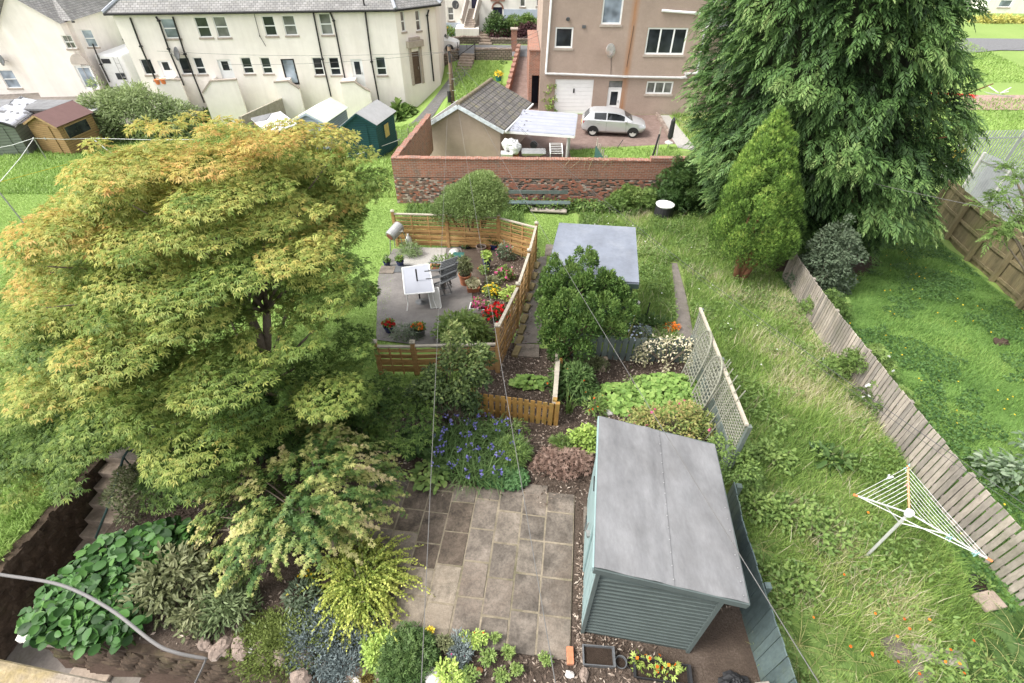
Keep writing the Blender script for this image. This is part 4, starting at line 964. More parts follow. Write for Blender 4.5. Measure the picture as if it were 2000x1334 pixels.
t_ = thing('handrail', (hr[-1].x, hr[-1].y, -1.0), "thin dark green metal handrail beside the sunken steps", 'handrail'); mb = MB(); mb.tube(hr, .022, 8); mb.obj('rail', plain('dark_green_metal', (.03, .06, .055), .45, .2), t_, smooth=True)
for i in (2, 3, 4):
 mb = MB(); q = hr[i]; mb.tube([q, (q.x, q.y, {2: 0, 3: -.5, 4: -1.1}[i])], .014, 6); mb.obj('post', MATS['dark_green_metal'], t_)
# ------------------------------------------------------------------ fences
def run_len(P):
 return [0] + list(np.cumsum([(Vector(P[i + 1]) - Vector(P[i])).xy.length for i in range(len(P) - 1)]))
def along(P, s):
 S = run_len(P)
 for i in range(len(P) - 1):
  if s <= S[i + 1] or i == len(P) - 2:
   t = (s - S[i]) / max(S[i + 1] - S[i], 1e-6); p = Vector(P[i]).lerp(Vector(P[i + 1]), t); return p, (Vector(P[i + 1]) - Vector(P[i])).normalized()
def board_fence(name, label, pts, h, bw_, gap, mat, postgap=1.8, rail=.07, th=.018, posth=.05, pointed=False, side=1, postmat=None, jit=.01, cap=None, rails=(.2, .75), postw=.09, hj=.015):
 P = [Vector((p[0], p[1], 0)) for p in pts]; tot = run_len(P)[-1]; t = thing(name, V3(along(P, tot / 2)[0]), label, 'fence')
 m = MB(); s = 0
 while s < tot - .01:
  p, d = along(P, s); q, _ = along(P, min(s + bw_, tot)); n = Vector((d.y, -d.x, 0)) * side * .03
  z0, z1 = height(p.x, p.y) - .05, height(q.x, q.y) - .05; hh = h + random.uniform(-hj, hj); o = n + n.normalized() * random.uniform(-jit, jit) * .4
  a, b = p + o, q + o; tn = n.normalized() * th; zz = (z0 + z1) / 2
  bot = [Vector((x.x, x.y, zz)) for x in (a, b, b + tn, a + tn)]; tilt = random.uniform(-jit, jit) * d
  top = [Vector((x.x + tilt.x, x.y + tilt.y, zz + hh + .05)) for x in (a, b, b + tn, a + tn)]
  m.hexa(bot + top); s += bw_ + gap
 m.obj('boards', mat, t)
 for f in rails:
  m = MB(); k = max(2, int(tot / .9))
  for i in range(k):
   a, _ = along(P, tot * i / k); b, _ = along(P, tot * (i + 1) / k); m.beam((a.x, a.y, height(a.x, a.y) + h * f), (b.x, b.y, height(b.x, b.y) + h * f), .045, rail)
  m.obj('rail', postmat or mat, t)
 k = max(1, round(tot / postgap))
 for i in range(k + 1):
  a, d = along(P, min(tot * i / k, tot - .001)); n = Vector((d.y, -d.x, 0)) * side; a = a - n * (postw * .5 + .024)
  m = MB(); m.box((a.x, a.y, height(a.x, a.y) + (h + posth) / 2 - .1), (postw, postw, h + posth + .2), math.atan2(d.y, d.x)); m.obj('post', postmat or mat, t)
 if cap:
  m = MB()
  for i in range(len(P) - 1):
   a, b = P[i], P[i + 1]; m.beam((a.x, a.y, height(a.x, a.y) + h + .03), (b.x, b.y, height(b.x, b.y) + h + .03), .1, .035)
  m.obj('cap', cap, t)
 return t
LF = [xy(1551.6, 490, 1.03), xy(1600, 558, 1.03), xy(1649, 623.6, 1.03), xy(1730, 722, 1.03), xy(1811, 821.6, 1.03), xy(1890, 917, 1.03), xy(1994, 1029, 1.03), xy(2090, 1130, 1.03)]
board_fence('garden_fence', "long weathered grey board fence between the rough grass and the clover lawn", LF, 1.05, .095, .026, M_WOODGREY, side=1, posth=-.08)
BF = [xy(1437, 946, .98), xy(1456, 1030, .98), xy(1500, 1165, .98), xy(1556, 1330, .98), xy(1590, 1420, .98)]
board_fence('garden_fence', "dark blue green board fence beside the sage shed", BF, 1.04, .115, .006, M_TEALDARK, side=1, posth=-.08, rails=(.3, .8))
board_fence('picket_fence', "low blue green board fence behind the leafy bed", [xy(1104, 692), xy(1225, 703), xy(1345, 706)], .78, .12, .035, M_TEALWOOD, side=1, postgap=2.2)
PF = [xy(924, 807), xy(1001, 817), xy(1079, 829)]
pk = board_fence('picket_fence', "low brown stained picket fence in front of the bark bed", PF, .72, .095, .035, M_WOODBROWN, side=1, postgap=1.6, hj=.008)
SF = [xy(1079, 829), xy(1086, 742)]
board_fence('picket_fence', "low side fence with white rail running back from the brown pickets", SF, .66, .1, .03, M_WOODBROWN, side=-1, cap=M_WOODTOP)
TF = [xy(1814, 427), xy(1863, 481), xy(1919, 534), xy(1992, 600), xy(2075, 670)]
board_fence('garden_fence', "tall greenish close board fence with heavy posts at the upper right", TF, 1.75, .145, .004, M_WOODGREEN, side=-1, postgap=1.95, rail=.1, rails=(.12, .5, .88), postw=.14, posth=-.05)
M_FGREY = plain('grey_fence_boards', (.38, .34, .29), .85, .25, 3, dirt=(.3, .26, .2))
board_fence('garden_fence', "grey timber fence with white capping behind the small sheds", [xy(470, 229, 1.6), xy(540, 197, 1.6), xy(604, 169, 1.6), xy(638, 160, 1.6)], 1.6, .14, .01, M_FGREY, side=1, cap=M_WOODTOP)
board_fence('garden_fence', "short brown fence below the low landing with orange pots", [xy(352, 172, 1.5), xy(398, 162, 1.5)], 1.5, .14, .008, plain('brown_fence_boards', (.22, .14, .10), .85, .25, 3), side=1)
board_fence('garden_fence', "brown fence far behind the pale blue house at the top", [(at_y(1385, 25, 62).x, 62), (at_y(1480, 25, 62).x, 62)], at_y(1430, 12, 62).z - height(20, 62), .3, .02, plain('far_brown_fence', (.20, .09, .06), .85), postgap=4)
# woven timber screen round the terrace
def panel(t, p, q, h, zp=None, zq=None, hp=None):
 p, q = Vector((p[0], p[1], 0)), Vector((q[0], q[1], 0)); z0, z1 = height(p.x, p.y), height(q.x, q.y); d = (q - p).normalized(); a, b = p + d * .05, q - d * .05
 m = MB(); H = h - .12; n = 14; z = .08; i = 0; dn_ = Vector((d.y, -d.x, 0))
 while z < H - .02:
  up_ = z > H * .62; bh = .036 if up_ else .10; o = dn_ * (.016 if i % 2 else -.016)
  m.beam(Vector((a.x, a.y, z0 + z + bh / 2)) + o, Vector((b.x, b.y, z1 + z + bh / 2)) + o, .016, bh); z += bh + (.046 if up_ else .012); i += 1
 pn = m.obj('panel', M_WOODNEW, t)
 m = MB()
 for f in (.0, .33, .66, 1):
  c = a.lerp(b, f); zz = z0 + (z1 - z0) * f; m.box((c.x, c.y, zz + H / 2 + .03), (.035, .05, H), math.atan2(d.y, d.x))
 m.obj('batten', M_WOODNEW, pn)
 m = MB(); m.beam((a.x, a.y, z0 + H + .035), (b.x, b.y, z1 + H + .035), .075, .04); m.obj('cap_rail', M_WOODTOP, pn)
def spost(t, p, h):
 z = height(p[0], p[1]); m = MB(); m.box((p[0], p[1], z + h / 2 - .1), (.095, .095, h + .2)); po = m.obj('post', M_WOODNEW, t)
 m = MB(); m.box((p[0], p[1], z + h + .02), (.125, .125, .035)); m.lathe((p[0], p[1], z + h + .037), [(.06, 0), (.03, .03), (.001, .04)], 8); m.obj('post_cap', M_WOODTOP, po)
scr = [(xy(1047.8, 436, 1.5), 1.5), (xy(1033.6, 489, 1.5), 1.5), (xy(1011.6, 555, 1.5), 1.5), (xy(971.5, 636, 1.5), 1.5)]
bk_ = [(xy(766, 413, 1.42), 1.42), (xy(871, 416, 1.42), 1.42), (xy(973.6, 421, 1.42), 1.42)]
nr_ = [(xy(731, 668, 1.05), 1.05), (xy(805, 669, 1.05), 1.05)]
ts = thing('timber_screen', V3((-1.5, 12)), "golden slatted timber screen with posts enclosing the potted plant terrace", 'fence')
for c in scr + bk_ + nr_: spost(ts, c[0], c[1])
seq = [bk_[0], bk_[1], bk_[2], scr[0], scr[1], scr[2], scr[3]]
for a, b in zip(seq[:-1], seq[1:]): panel(ts, a[0], b[0], min(a[1], b[1]))
panel(ts, nr_[0][0], nr_[1][0], 1.0); panel(ts, nr_[1][0], scr[3][0], 1.02)
# trellis topped fence
ta_, tb_ = Vector((*xy(1368, 600, 1.6), 0)), Vector((*xy(1458, 832, 1.55), 0))
tf = thing('trellis_fence', V3((ta_ + tb_) / 2), "blue green fence topped with weathered diamond lattice and a white rail", 'fence')
d = (tb_ - ta_).normalized(); L = (tb_ - ta_).length; za_, zb_ = height(ta_.x, ta_.y), height(tb_.x, tb_.y)
def TP_(s, z): p = ta_ + d * s; return Vector((p.x, p.y, za_ + (zb_ - za_) * s / L + z))
m = MB(); s = 0
while s < L: m.beam(TP_(s + .055, -.05), TP_(s + .055, .72 + random.uniform(-.01, .01)), .11, .018, up=d.cross(Vector((0, 0, 1)))); s += .122
m.obj('boards', M_TEALWOOD, tf)
def lattice(fn, s0, s1, z0, z1, st, wd, name, mat, par, diag=False, top=None):
 m = MB(); off = Vector((.012, 0, 0))
 if diag:
  k = s0 - (z1 - z0)
  while k < s1:
   for sg in (1, -1):
    a0, b0 = (k, k + (z1 - z0)); za, zb2 = (z0, z1) if sg > 0 else (z1, z0)
    sa, sb = max(a0, s0), min(b0, s1)
    if sb - sa > .03:
     f = lambda s_: za + (zb2 - za) * (s_ - a0) / (b0 - a0)
     m.beam(fn(sa, f(sa)) + off * (sg > 0), fn(sb, f(sb)) + off * (sg > 0), wd, .008, up=d.cross(Vector((0, 0, 1))))
   k += st
 else:
  s_ = s0
  while s_ <= s1 + .001:
   zt_ = z1 if top is None else top(s_)
   m.beam(fn(s_, z0), fn(s_, zt_), wd, .008, up=d.cross(Vector((0, 0, 1)))); s_ += st
  z = z0
  while z <= z1 + .001:
   if top is None: a, b = s0, s1
   else:
    ok = [q for q in np.linspace(s0, s1, 25) if top(q) >= z]
    if not ok: break
    a, b = ok[0], ok[-1]
   m.beam(fn(a, z) + off, fn(b, z) + off, wd, .008, up=(0, 0, 1)); z += st
 return m.obj(name, mat, par)
lattice(TP_, .03, L - .03, .74, 1.54, .085, .022, 'lattice', M_LATTICE, tf, diag=False)
m = MB(); m.beam(TP_(0, 1.57), TP_(L, 1.57), .06, .05); m.obj('top_rail', M_WOODTOP, tf)
for s in (0.0, L / 2, L):
 m = MB(); q = TP_(s, 0); m.box((q.x + .06, q.y, q.z + .75), (.075, .075, 1.6)); m.obj('post', M_TEALWOOD, tf)
for k, (s, ln) in enumerate(((L * .22, .75), (L * .46, .75))):
 fn = lambda s_, z, s=s: TP_(s + s_, z) + Vector((-.28 + z * .13, 0, 0))
 t = thing('arched_trellis', TP_(s + .3, 0), ["arched lattice panel leaning on the trellis fence, farther from the shed", "arched lattice panel leaning on the trellis fence, nearer the shed"][k], 'trellis')
 tp = lambda q: 1.15 + .55 * math.sqrt(max(0, 1 - ((q - .37) / .375) ** 2))
 lattice(fn, .0, .74, .25, 1.7, .12, .02, 'lattice', M_LATTICE, t, top=tp)
 m = MB(); m.tube([fn(0, .1), fn(0, 1.15)] + [fn(q, tp(q)) for q in np.linspace(.02, .72, 12)] + [fn(.74, 1.15), fn(.74, .1)], .02, 6); m.obj('frame', M_LATTICE, t)
for k in range(7):
 s = L * (.50 + .055 * k) + random.uniform(-.05, .05); a = TP_(s - .1, .05) + Vector((-.25, 0, 0)); b = TP_(s + .12 + random.uniform(-.1, .1), 1.75 + random.uniform(-.1, .25)) + Vector((.02, 0, 0))
 m = MB(); m.tube([a, b], .011, 6); m.obj('garden_cane', M_LATTICE, label="thin grey garden cane leaning against the trellis fence near the shed", cat='cane', group='canes on the trellis fence')
# fan lattice by the dark bush
fnl = lambda s_, z: Vector((0, 0, 0)) + V3(xy(1178, 690)) + Vector((s_ * (1 if True else 0), -.05 + z * .05, z))
t = thing('arched_trellis', V3(xy(1195, 690)), "yellow green diamond lattice fan standing against the low blue green fence", 'trellis'); d_keep = d; d = Vector((1, 0, 0))
lattice(fnl, .0, .52, .35, 1.2, .13, .02, 'lattice', M_LATGREEN, t, diag=True)
m = MB(); m.tube([fnl(.14, 0), fnl(0, .35), fnl(-.02, 1.3)], .016, 6); m.tube([fnl(.3, 0), fnl(.52, .35), fnl(.66, 1.42)], .016, 6); m.obj('frame', M_LATGREEN, t); d = d_keep
# steel palisade
def palisade(label, a, b, h, dense=.155):
 a, b = Vector((*a, 0)), Vector((*b, 0)); t = thing('palisade_fence', V3((a + b) / 2), label, 'fence'); L = (b - a).length; dd = (b - a) / L; n = int(L / dense); m = MB()
 for i in range(n):
  p = a + dd * (i + .5) * dense; z = height(p.x, p.y); w_ = .035; o = dd * w_
  m.hexa([Vector((p.x, p.y, z)) - o, Vector((p.x, p.y, z)) + o, Vector((p.x, p.y + .02, z)) + o, Vector((p.x, p.y + .02, z)) - o] + [Vector((p.x, p.y, z + h)) - o * .9, Vector((p.x, p.y, z + h)) + o * .9, Vector((p.x, p.y + .02, z + h)) + o * .9, Vector((p.x, p.y + .02, z + h)) - o * .9])
 m.obj('pales', plain('grey_steel_pale', (.34, .35, .375), .5, .15, 4), t)
 for f in (.15, .85):
  m = MB(); m.beam((a.x, a.y + .05, height(a.x, a.y) + h * f), (b.x, b.y + .05, height(b.x, b.y) + h * f), .05, .06); m.obj('rail', M_STEEL, t)
 for i in range(max(2, int(L / 2.7)) + 1):
  p = a.lerp(b, i / max(2, int(L / 2.7))); m = MB(); m.box((p.x, p.y + .12, height(p.x, p.y) + h / 2), (.1, .1, h)); m.obj('post', M_GREYPIPE, t)
 return t
palisade("pale grey steel palisade fence along the playing field", xy(1895, 256, 2.4), xy(2120, 251, 2.4), 2.4)
pg = palisade("grey steel palisade gate section just behind the tall timber fence", xy(1928, 300, 2.2), xy(2050, 350, 2.2), 2.2, .10)
pa, pb = Vector((*xy(1945, 310, 2.1), 0)), Vector((*xy(2030, 345, 2.1), 0))
m = MB(); m.beam(V3(pa) + Vector((0, .09, 1.2)), V3(pb) + Vector((0, .09, 1.2)), .02, 1.5); m.obj('sheet_panel', plain('grey_steel_sheet', (.40, .41, .43), .5, .15, 3), pg)
m = MB(); q = V3(xy(1875, 290, 2.0)) + Vector((0, -.1, 1.75)); m.box(q, (.5, .03, .55)); m.obj('warning_sign', plain('yellow_sign', (.75, .50, .06), .5), label="small yellow sign on the steel palisade fence", cat='sign')
m = MB();
for k in range(3):
 a = V3(xy(700 + 55 * k, 250));
wf = [xy(778, 287), xy(800, 282), xy(824, 275), xy(838, 268)]
t = thing('wire_fence', V3(wf[1]), "thin wire netting fence with grey stakes right of the teal shed", 'fence')
for p in wf: m = MB(); z = height(*p); m.tube([(p[0], p[1], z - .1), (p[0], p[1], z + 1.0)], .03, 6); m.obj('stake', M_WOODGREY, t)
m = MB()
for a, b in zip(wf[:-1], wf[1:]):
 A_, B_ = V3(a), V3(b)
 for z in np.linspace(.05, .9, 7): m.tube([A_ + Vector((0, 0, z)), B_ + Vector((0, 0, z))], .006, 4)
 for s in np.linspace(0, 1, 12): q = A_.lerp(B_, s); m.tube([q + Vector((0, 0, .05)), q + Vector((0, 0, .9))], .005, 4)
m.obj('netting', M_STEEL, t)
# stone ledge of the window the picture is taken from and the cable hanging past it
a, b = at_z(-60, 1272, 7.5), at_z(262, 1340, 7.5); dd = (b - a).normalized(); nn = Vector((dd.y, -dd.x, 0))
M_LEDGE = plain('lichen_stone', (.30, .25, .20), .9, .4, 14, bmp=.5, dirt=(.28, .21, .06))
m = MB(); b2 = b + dd * .9; m.hexa([a - Vector((0, 0, .1)), b2 - Vector((0, 0, .1)), b2 + nn * .3 - Vector((0, 0, .1)), a + nn * .3 - Vector((0, 0, .1)), a, b2, b2 + nn * .3, a + nn * .3])
m.obj('window_ledge', M_LEDGE, bevel=.012, label="pale stone window ledge with yellow lichen in the bottom left corner", cat='ledge')
cb = [at_z(-40, 1112, 7.35), at_z(0, 1122, 7.33), at_z(120, 1143, 7.3), at_z(215, 1190, 7.27), at_z(300, 1255, 7.25), at_z(345, 1275, 7.24), at_z(405, 1287, 7.22)]
t = thing('cable', cb[-1], "thick grey cable looping across the bottom left corner", 'cable'); m = MB(); cb = smooth_path(cb); m.tube(cb, [.0037] * (len(cb) - 2) + [.003, .0025], 10); m.obj('sheath', plain('grey_cable', (.20, .19, .185), .6, .1), t, smooth=True)
m = MB(); m.tube([at_z(403, 1286, 7.22), at_z(395, 1305, 7.2), at_z(378, 1340, 7.15)], .0022, 6); m.obj('tail', MATS['grey_cable'], t)
# ------------------------------------------------------------------ sage shed
zs_l, zs_r = 2.2, 1.92
FL, FR, BL, BR = at_z(1160, 1110, zs_l), at_z(1462, 1180, zs_r), at_z(1170, 815, zs_l), at_z(1395, 870, zs_r)
sh1 = thing('garden_shed', ((FL.x + BR.x) / 2, (FL.y + BR.y) / 2, 0), "sage green painted shed with grey felt pent roof beside the patio", 'shed')
ux = (FR - FL); ux.z = 0; ux.normalize(); uy = (BL - FL); uy.z = 0; uy.normalize(); LZ = (FL - FR).xy.length
c0 = Vector((FL.x, FL.y, 0)) + ux * .07 + uy * .035; cw = Vector((FR.x, FR.y, 0)) - ux * .30 + uy * .035; ln = (BL - FL).xy.length - .14
wd = (cw - c0).length; ux2 = (cw - c0).normalized()
def rz(s): return zs_l + (zs_r - zs_l) * (s + .07) / LZ - .05
wl_ = MB(); k = 19
for i in range(k):      # front: overlapping boards
 z0, z1 = 2.12 * i / k, 2.12 * (i + 1) / k
 zr0, zr1 = rz(0), rz(wd)
 if z0 >= min(zr0, zr1) - .02: z1 = min(z1, min(zr0, zr1))
 if z1 - z0 < .02: continue
 o = -uy
 P = [c0 + o * .006, cw + o * .006, cw, c0]; T = [c0 + o * .030, cw + o * .017, cw, c0]
 wl_.hexa([p + Vector((0, 0, z0 + .006)) for p in P] + [p + Vector((0, 0, z1)) for p in T])
zz = min(rz(0), rz(wd)) - .14
wl_.hexa([c0 + Vector((0, 0, zz)), cw + Vector((0, 0, zz)), cw + uy * .02 + Vector((0, 0, zz)), c0 + uy * .02 + Vector((0, 0, zz)), c0 + Vector((0, 0, rz(0))), cw + Vector((0, 0, rz(wd))), cw + uy * .02 + Vector((0, 0, rz(wd))), c0 + uy * .02 + Vector((0, 0, rz(0)))])
wl_.obj('front_wall', M_SHED, sh1)
m = MB(); B0, B1 = c0 + uy * ln, cw + uy * ln
m.hexa([c0 + uy * .022, cw + uy * .022, B1, B0] + [c0 + uy * .022 + Vector((0, 0, rz(0))), cw + uy * .022 + Vector((0, 0, rz(wd))), B1 + Vector((0, 0, rz(wd))), B0 + Vector((0, 0, rz(0)))]); m.obj('body', M_SHED, sh1)
m = MB(); n = 17
for i in range(n):      # door side: upright boards, lighter blue, brightened for the light on that side
 a, b = c0 + uy * (ln * i / n + .003), c0 + uy * (ln * (i + 1) / n - .003); o = -ux2 * (.016 + .004 * (i % 2))
 m.hexa([a - ux2 * .001, b - ux2 * .001, b + o, a + o] + [p + Vector((0, 0, rz(0) - .02)) for p in (a - ux2 * .001, b - ux2 * .001, b + o, a + o)])
m.obj('side_boards', M_SHEDLIT, sh1)
m = MB(); a, b = c0 + uy * ln * .38, c0 + uy * ln * .74; o = -ux2 * .045
m.hexa([a - ux2 * .022 + Vector((0, 0, .08)), b - ux2 * .022 + Vector((0, 0, .08)), b + o + Vector((0, 0, .08)), a + o + Vector((0, 0, .08))] + [p + Vector((0, 0, 1.95)) for p in (a - ux2 * .022, b - ux2 * .022, b + o, a + o)]); dr_ = m.obj('door', M_SHEDLIT, sh1)
m = MB(); q = a.lerp(b, .12) - ux2 * .07 + Vector((0, 0, 1.15)); m.box(q, (.06, .1, .03)); m.box(q - Vector((.0, 0, .06)), (.03, .05, .07)); m.tube([q + Vector((0, .1, .15)), q + Vector((-.02, .1, -.1))], .012, 6); m.obj('latch', M_STEEL, dr_)
for zz in (.4, 1.6):
 m = MB(); q = b - uy * .14 - ux2 * .052 + Vector((0, 0, zz)); m.box(q, (.02, .26, .035), math.atan2(uy.y, uy.x) - R(90)); m.obj('hinge', M_BLACKPIPE, dr_)
for q in (c0, cw): m = MB(); m.box(q - uy * .02 + Vector((0, 0, rz(0 if q is c0 else wd) / 2)), (.05, .045, rz(0 if q is c0 else wd)), math.atan2(ux.y, ux.x)); m.obj('corner_trim', M_SHED, sh1)
m = MB()      # felt: two lapped sheets with soft ripples
def felt(s0, s1, lift, nx_=24, ny_=44):
 base = len(m.v); D = -.0
 for i in range(nx_ + 1):
  for j in range(ny_ + 1):
   s, t = s0 + (s1 - s0) * i / nx_, j / ny_; p = FL.lerp(FR, s).lerp(BL.lerp(BR, s), t)
   r = .006 * math.sin(s * 22 + 1.5 * math.sin(t * 5)) + .006 * math.sin(t * 21 + s * 9 + 2 * math.sin(s * 7)) + (.010 if abs(s - .41) < .03 else 0)
   m.v.append((p.x, p.y, p.z + lift + r))
 for i in range(nx_):
  for j in range(ny_):
   q = base + i * (ny_ + 1) + j; m.f.append((q, q + ny_ + 1, q + ny_ + 2, q + 1)); m.m.append(0)
felt(0, .52, .036); felt(.49, 1.0, .027)
ro = m.obj('roof_felt', M_FELT, sh1, smooth=True)
m = MB(); dn = Vector((0, 0, -.035)); m.hexa([FL + dn, FR + dn, BR + dn, BL + dn] + [p + Vector((0, 0, .004)) for p in (FL, FR, BR, BL)]); m.obj('roof_deck', M_SHED, sh1)
m = MB(); m.beam(FL - uy * .012 + dn, FR - uy * .012 + dn, .02, .115); m.obj('fascia', M_SHED, sh1)
m = MB(); m.beam(FL - ux * .012 + dn, BL - ux * .012 + dn, .02, .115); m.obj('fascia', M_SHEDLIT, sh1)
m = MB(); m.beam(FR + ux * .01 + dn, BR + ux * .01 + dn, .02, .08); m.beam(BL + uy * .012 + dn, BR + uy * .012 + dn, .02, .1); m.obj('fascia', M_SHED, sh1)
m = MB()
for i in range(22):
 s, t = (.515 if i < 14 else .97), (i % 14) / 14 + .03; p = FL.lerp(FR, s).lerp(BL.lerp(BR, s), t); m.lathe((p.x, p.y, p.z + .036), [(.006, 0), (.009, .008), (.001, .010)], 6)
m.obj('felt_nails', M_STEEL, ro)
# ------------------------------------------------------------------ flat roofed shed in the middle
z2 = 1.45
a, b, c = at_z(1248, 554, z2 - .03), at_z(1241, 446, z2 + .05), at_z(1092, 437, z2 + .08); dd = a + (c - b) * 1.06
s2_ = thing('garden_shed', (a.x - 1, a.y + 1.3, height(a.x, a.y)), "low dark green shed with smooth grey flat roof behind the dark bush", 'shed')
Q = [dd, a, b, c]; m = MB(); m.hexa([p - Vector((0, 0, .03)) for p in Q] + [p + Vector((0, 0, .004)) for p in Q]); ro = m.obj('roof', M_MEMB, s2_)
m = MB(); n = 26
for i in range(n + 1):
 for j in range(n + 1):
  s, t = i / n, j / n; p = Q[0].lerp(Q[1], s).lerp(Q[3].lerp(Q[2], s), t); e = min(s, t, 1 - s, 1 - t); r = .009 * math.sin(s * 9 + 2.2 * math.sin(t * 7)) + .006 * math.sin(t * 23 + s * 11) + random.uniform(-.002, .002)
  m.v.append((p.x, p.y, p.z + .024 + r * min(1, e * 9) + (.012 if e < .03 else 0)))
m.f = [(i * (n + 1) + j, (i + 1) * (n + 1) + j, (i + 1) * (n + 1) + j + 1, i * (n + 1) + j + 1) for i in range(n) for j in range(n)]; m.m = [0] * len(m.f); m.obj('roof_sheet', M_MEMB, s2_, smooth=True)
m = MB(); ins = lambda p, k: p + ((Q[0] + Q[1] + Q[2] + Q[3]) / 4 - p) * k
for i in range(4): m.beam(Q[i] - Vector((0, 0, .09)), Q[(i + 1) % 4] - Vector((0, 0, .09)), .03, .13)
M_DKG = plain('dark_green_boards', (.04, .065, .05), .7, .2, 4); m.obj('fascia', M_DKG, s2_)
m = MB(); I_ = [ins(p, .10) for p in Q]; m.hexa([Vector((p.x, p.y, height(p.x, p.y) - .1)) for p in I_] + [p - Vector((0, 0, .03)) for p in I_]); m.obj('walls', M_DKG, s2_)
m = MB(); e = I_[0].lerp(I_[3], .3), I_[0].lerp(I_[3], .65); zg = height(e[0].x, e[0].y); m.hexa([Vector((e[0].x - .03, e[0].y, zg)), Vector((e[1].x - .03, e[1].y, zg)), Vector((e[1].x - .005, e[1].y, zg)), Vector((e[0].x - .005, e[0].y, zg))] + [Vector((e[0].x - .03, e[0].y, zg + 1.6)), Vector((e[1].x - .03, e[1].y, zg + 1.6)), Vector((e[1].x - .005, e[1].y, zg + 1.6)), Vector((e[0].x - .005, e[0].y, zg + 1.6))]); m.obj('door', M_DKG, s2_)
# ------------------------------------------------------------------ small gabled sheds on the left
def gable_shed(label, fl, fr, br, eave, ridge, wm, rm, trim, doorm=None, win=None, sidew=None, ov=.12, roofj=0):
 a, b, c = (Vector((*xy(*q), 0)) for q in (fl, fr, br)); zg = min(height(a.x, a.y), height(b.x, b.y)) - .05; sv = c - b
 fc = Face((a.x, a.y), (b.x, b.y), zg); t = thing('garden_shed', fc.P(fc.W / 2, 0), label, 'shed', None)
 m = MB(); W = fc.W; prof = [fc.P(0, 0), fc.P(W, 0), fc.P(W, eave), fc.P(W / 2, ridge), fc.P(0, eave)]; m.prism(prof, sv); m.obj('walls', wm, t)
 k = -sv.normalized() * ov; sl = (ridge - eave) / (W / 2)
 for s in (0, 1):
  u = -ov if s == 0 else W + ov; e = eave - sl * ov + .015; m = MB()
  slope(m, fc.P(u, e) + k, fc.P(u, e) + sv - k, fc.P(W / 2, ridge + .015) + sv - k, fc.P(W / 2, ridge + .015) + k, .035)
  if roofj:
   m2 = MB(); n = 10; A = [fc.P(u, e) + k, fc.P(u, e) + sv - k, fc.P(W / 2, ridge + .015) + sv - k, fc.P(W / 2, ridge + .015) + k]; base = 0; vs = []
   for i in range(n + 1):
    for j in range(n + 1):
     p = A[0].lerp(A[1], j / n).lerp(A[3].lerp(A[2], j / n), i / n); vs.append(p + Vector((0, 0, .06 + .035 * math.sin(j * 1.9 + i * .6) + random.uniform(-.02, .02) - (.12 if i == 0 else 0))))
   m2.add(vs, [(i * (n + 1) + j, i * (n + 1) + j + 1, (i + 1) * (n + 1) + j + 1, (i + 1) * (n + 1) + j) for i in range(n) for j in range(n)]); m2.obj('tarpaulin', roofj, t, smooth=True)
  m.obj('roof', rm, t)
 m = MB()
 for u in (-ov, W + ov): m.beam(fc.P(u, eave - sl * ov - .03) + k * 1.1, fc.P(W / 2, ridge - .03) + k * 1.1, .02, .1)
 m.obj('bargeboard', trim, t)
 m = MB(); fc.box(m, W * .3, W * .72, .08, eave * .97, .002, .04); dr = m.obj('door', doorm or wm, t)
 m = MB(); fc.box(m, W * .36, W * .40, eave * .5, eave * .58, .04, .07); m.obj('handle', M_STEEL, dr)
 fs = Face((b.x, b.y), (c.x, c.y), zg)
 if win:
  m = MB(); fs.box(m, fs.W * win[0], fs.W * win[1], eave * win[2], eave * win[3], .003, .05); wo = m.obj('window', trim, t); m = MB(); fs.box(m, fs.W * win[0] + .05, fs.W * win[1] - .05, eave * win[2] + .05, eave * win[3] - .05, .045, .056); m.obj('pane', win[4], wo)
 return t
def shiplap(name, c, rowh=.12): return brick(name, tuple(x * .85 for x in c), c, tuple(x * .35 for x in c), 4.0, rowh, .008, .7, .5, .6, var=.2, dist=.02)
M_TEALSH = shiplap('teal_shiplap', (.022, .085, .095)); M_FELTG = plain('pale_grey_felt', (.42, .42, .42), .85, .1, 3)
gable_shed("dark teal shiplap shed with grey roof and small yellow window", (683, 312), (744, 310), (778, 289), 2.0, 2.6, M_TEALSH, M_FELTG, M_TEALSH, win=(.35, .62, .45, .85, plain('yellow_pane', (.50, .40, .14), .7)))
gable_shed("blue grey shiplap shed with pale green felt roof", (588, 290), (646, 294), (688, 273), 1.75, 2.2, shiplap('grey_blue_shiplap', (.30, .35, .42)), plain('pale_green_felt', (.50, .55, .46), .85, .08, 3), plain('grey_blue_trim', (.33, .38, .45), .7))
gable_shed("golden brown timber shed with dark red roof at the far left", (86, 297), (142, 303), (209, 283), 1.75, 2.25, shiplap('golden_shiplap', (.31, .20, .09)), plain('dark_red_felt', (.16, .092, .085), .8, .1, 3), plain('golden_trim', (.33, .225, .11), .7), win=(.12, .8, .52, .92, M_GLASS))
gable_shed("grey green shed with a grey tarpaulin over its roof at the left edge", (-12, 305), (60, 302), (122, 272), 1.7, 2.15, shiplap('grey_green_shiplap', (.20, .225, .19), .16), M_FELT, M_BLACKPLAS, roofj=plain('grey_tarpaulin', (.55, .56, .60), .5, .15, 2))
q = [gnd(493, 233, 1.3), gnd(548, 219, 1.7), gnd(581, 243, 1.7), gnd(528, 262, 1.3)]
q = [Vector((p.x, p.y, -2.9 + h)) for p, h in zip([at_z(490, 232, -1.5), at_z(548, 218, -1.3), at_z(581, 243, -1.3), at_z(524, 263, -1.5)], (1.4, 1.6, 1.6, 1.4))]
t = thing('garden_shed', (q[0].x + 1, q[0].y, height(q[0].x, q[0].y)), "low shed with pale sheet roof patched with torn felt between the grey fence and maple", 'shed')
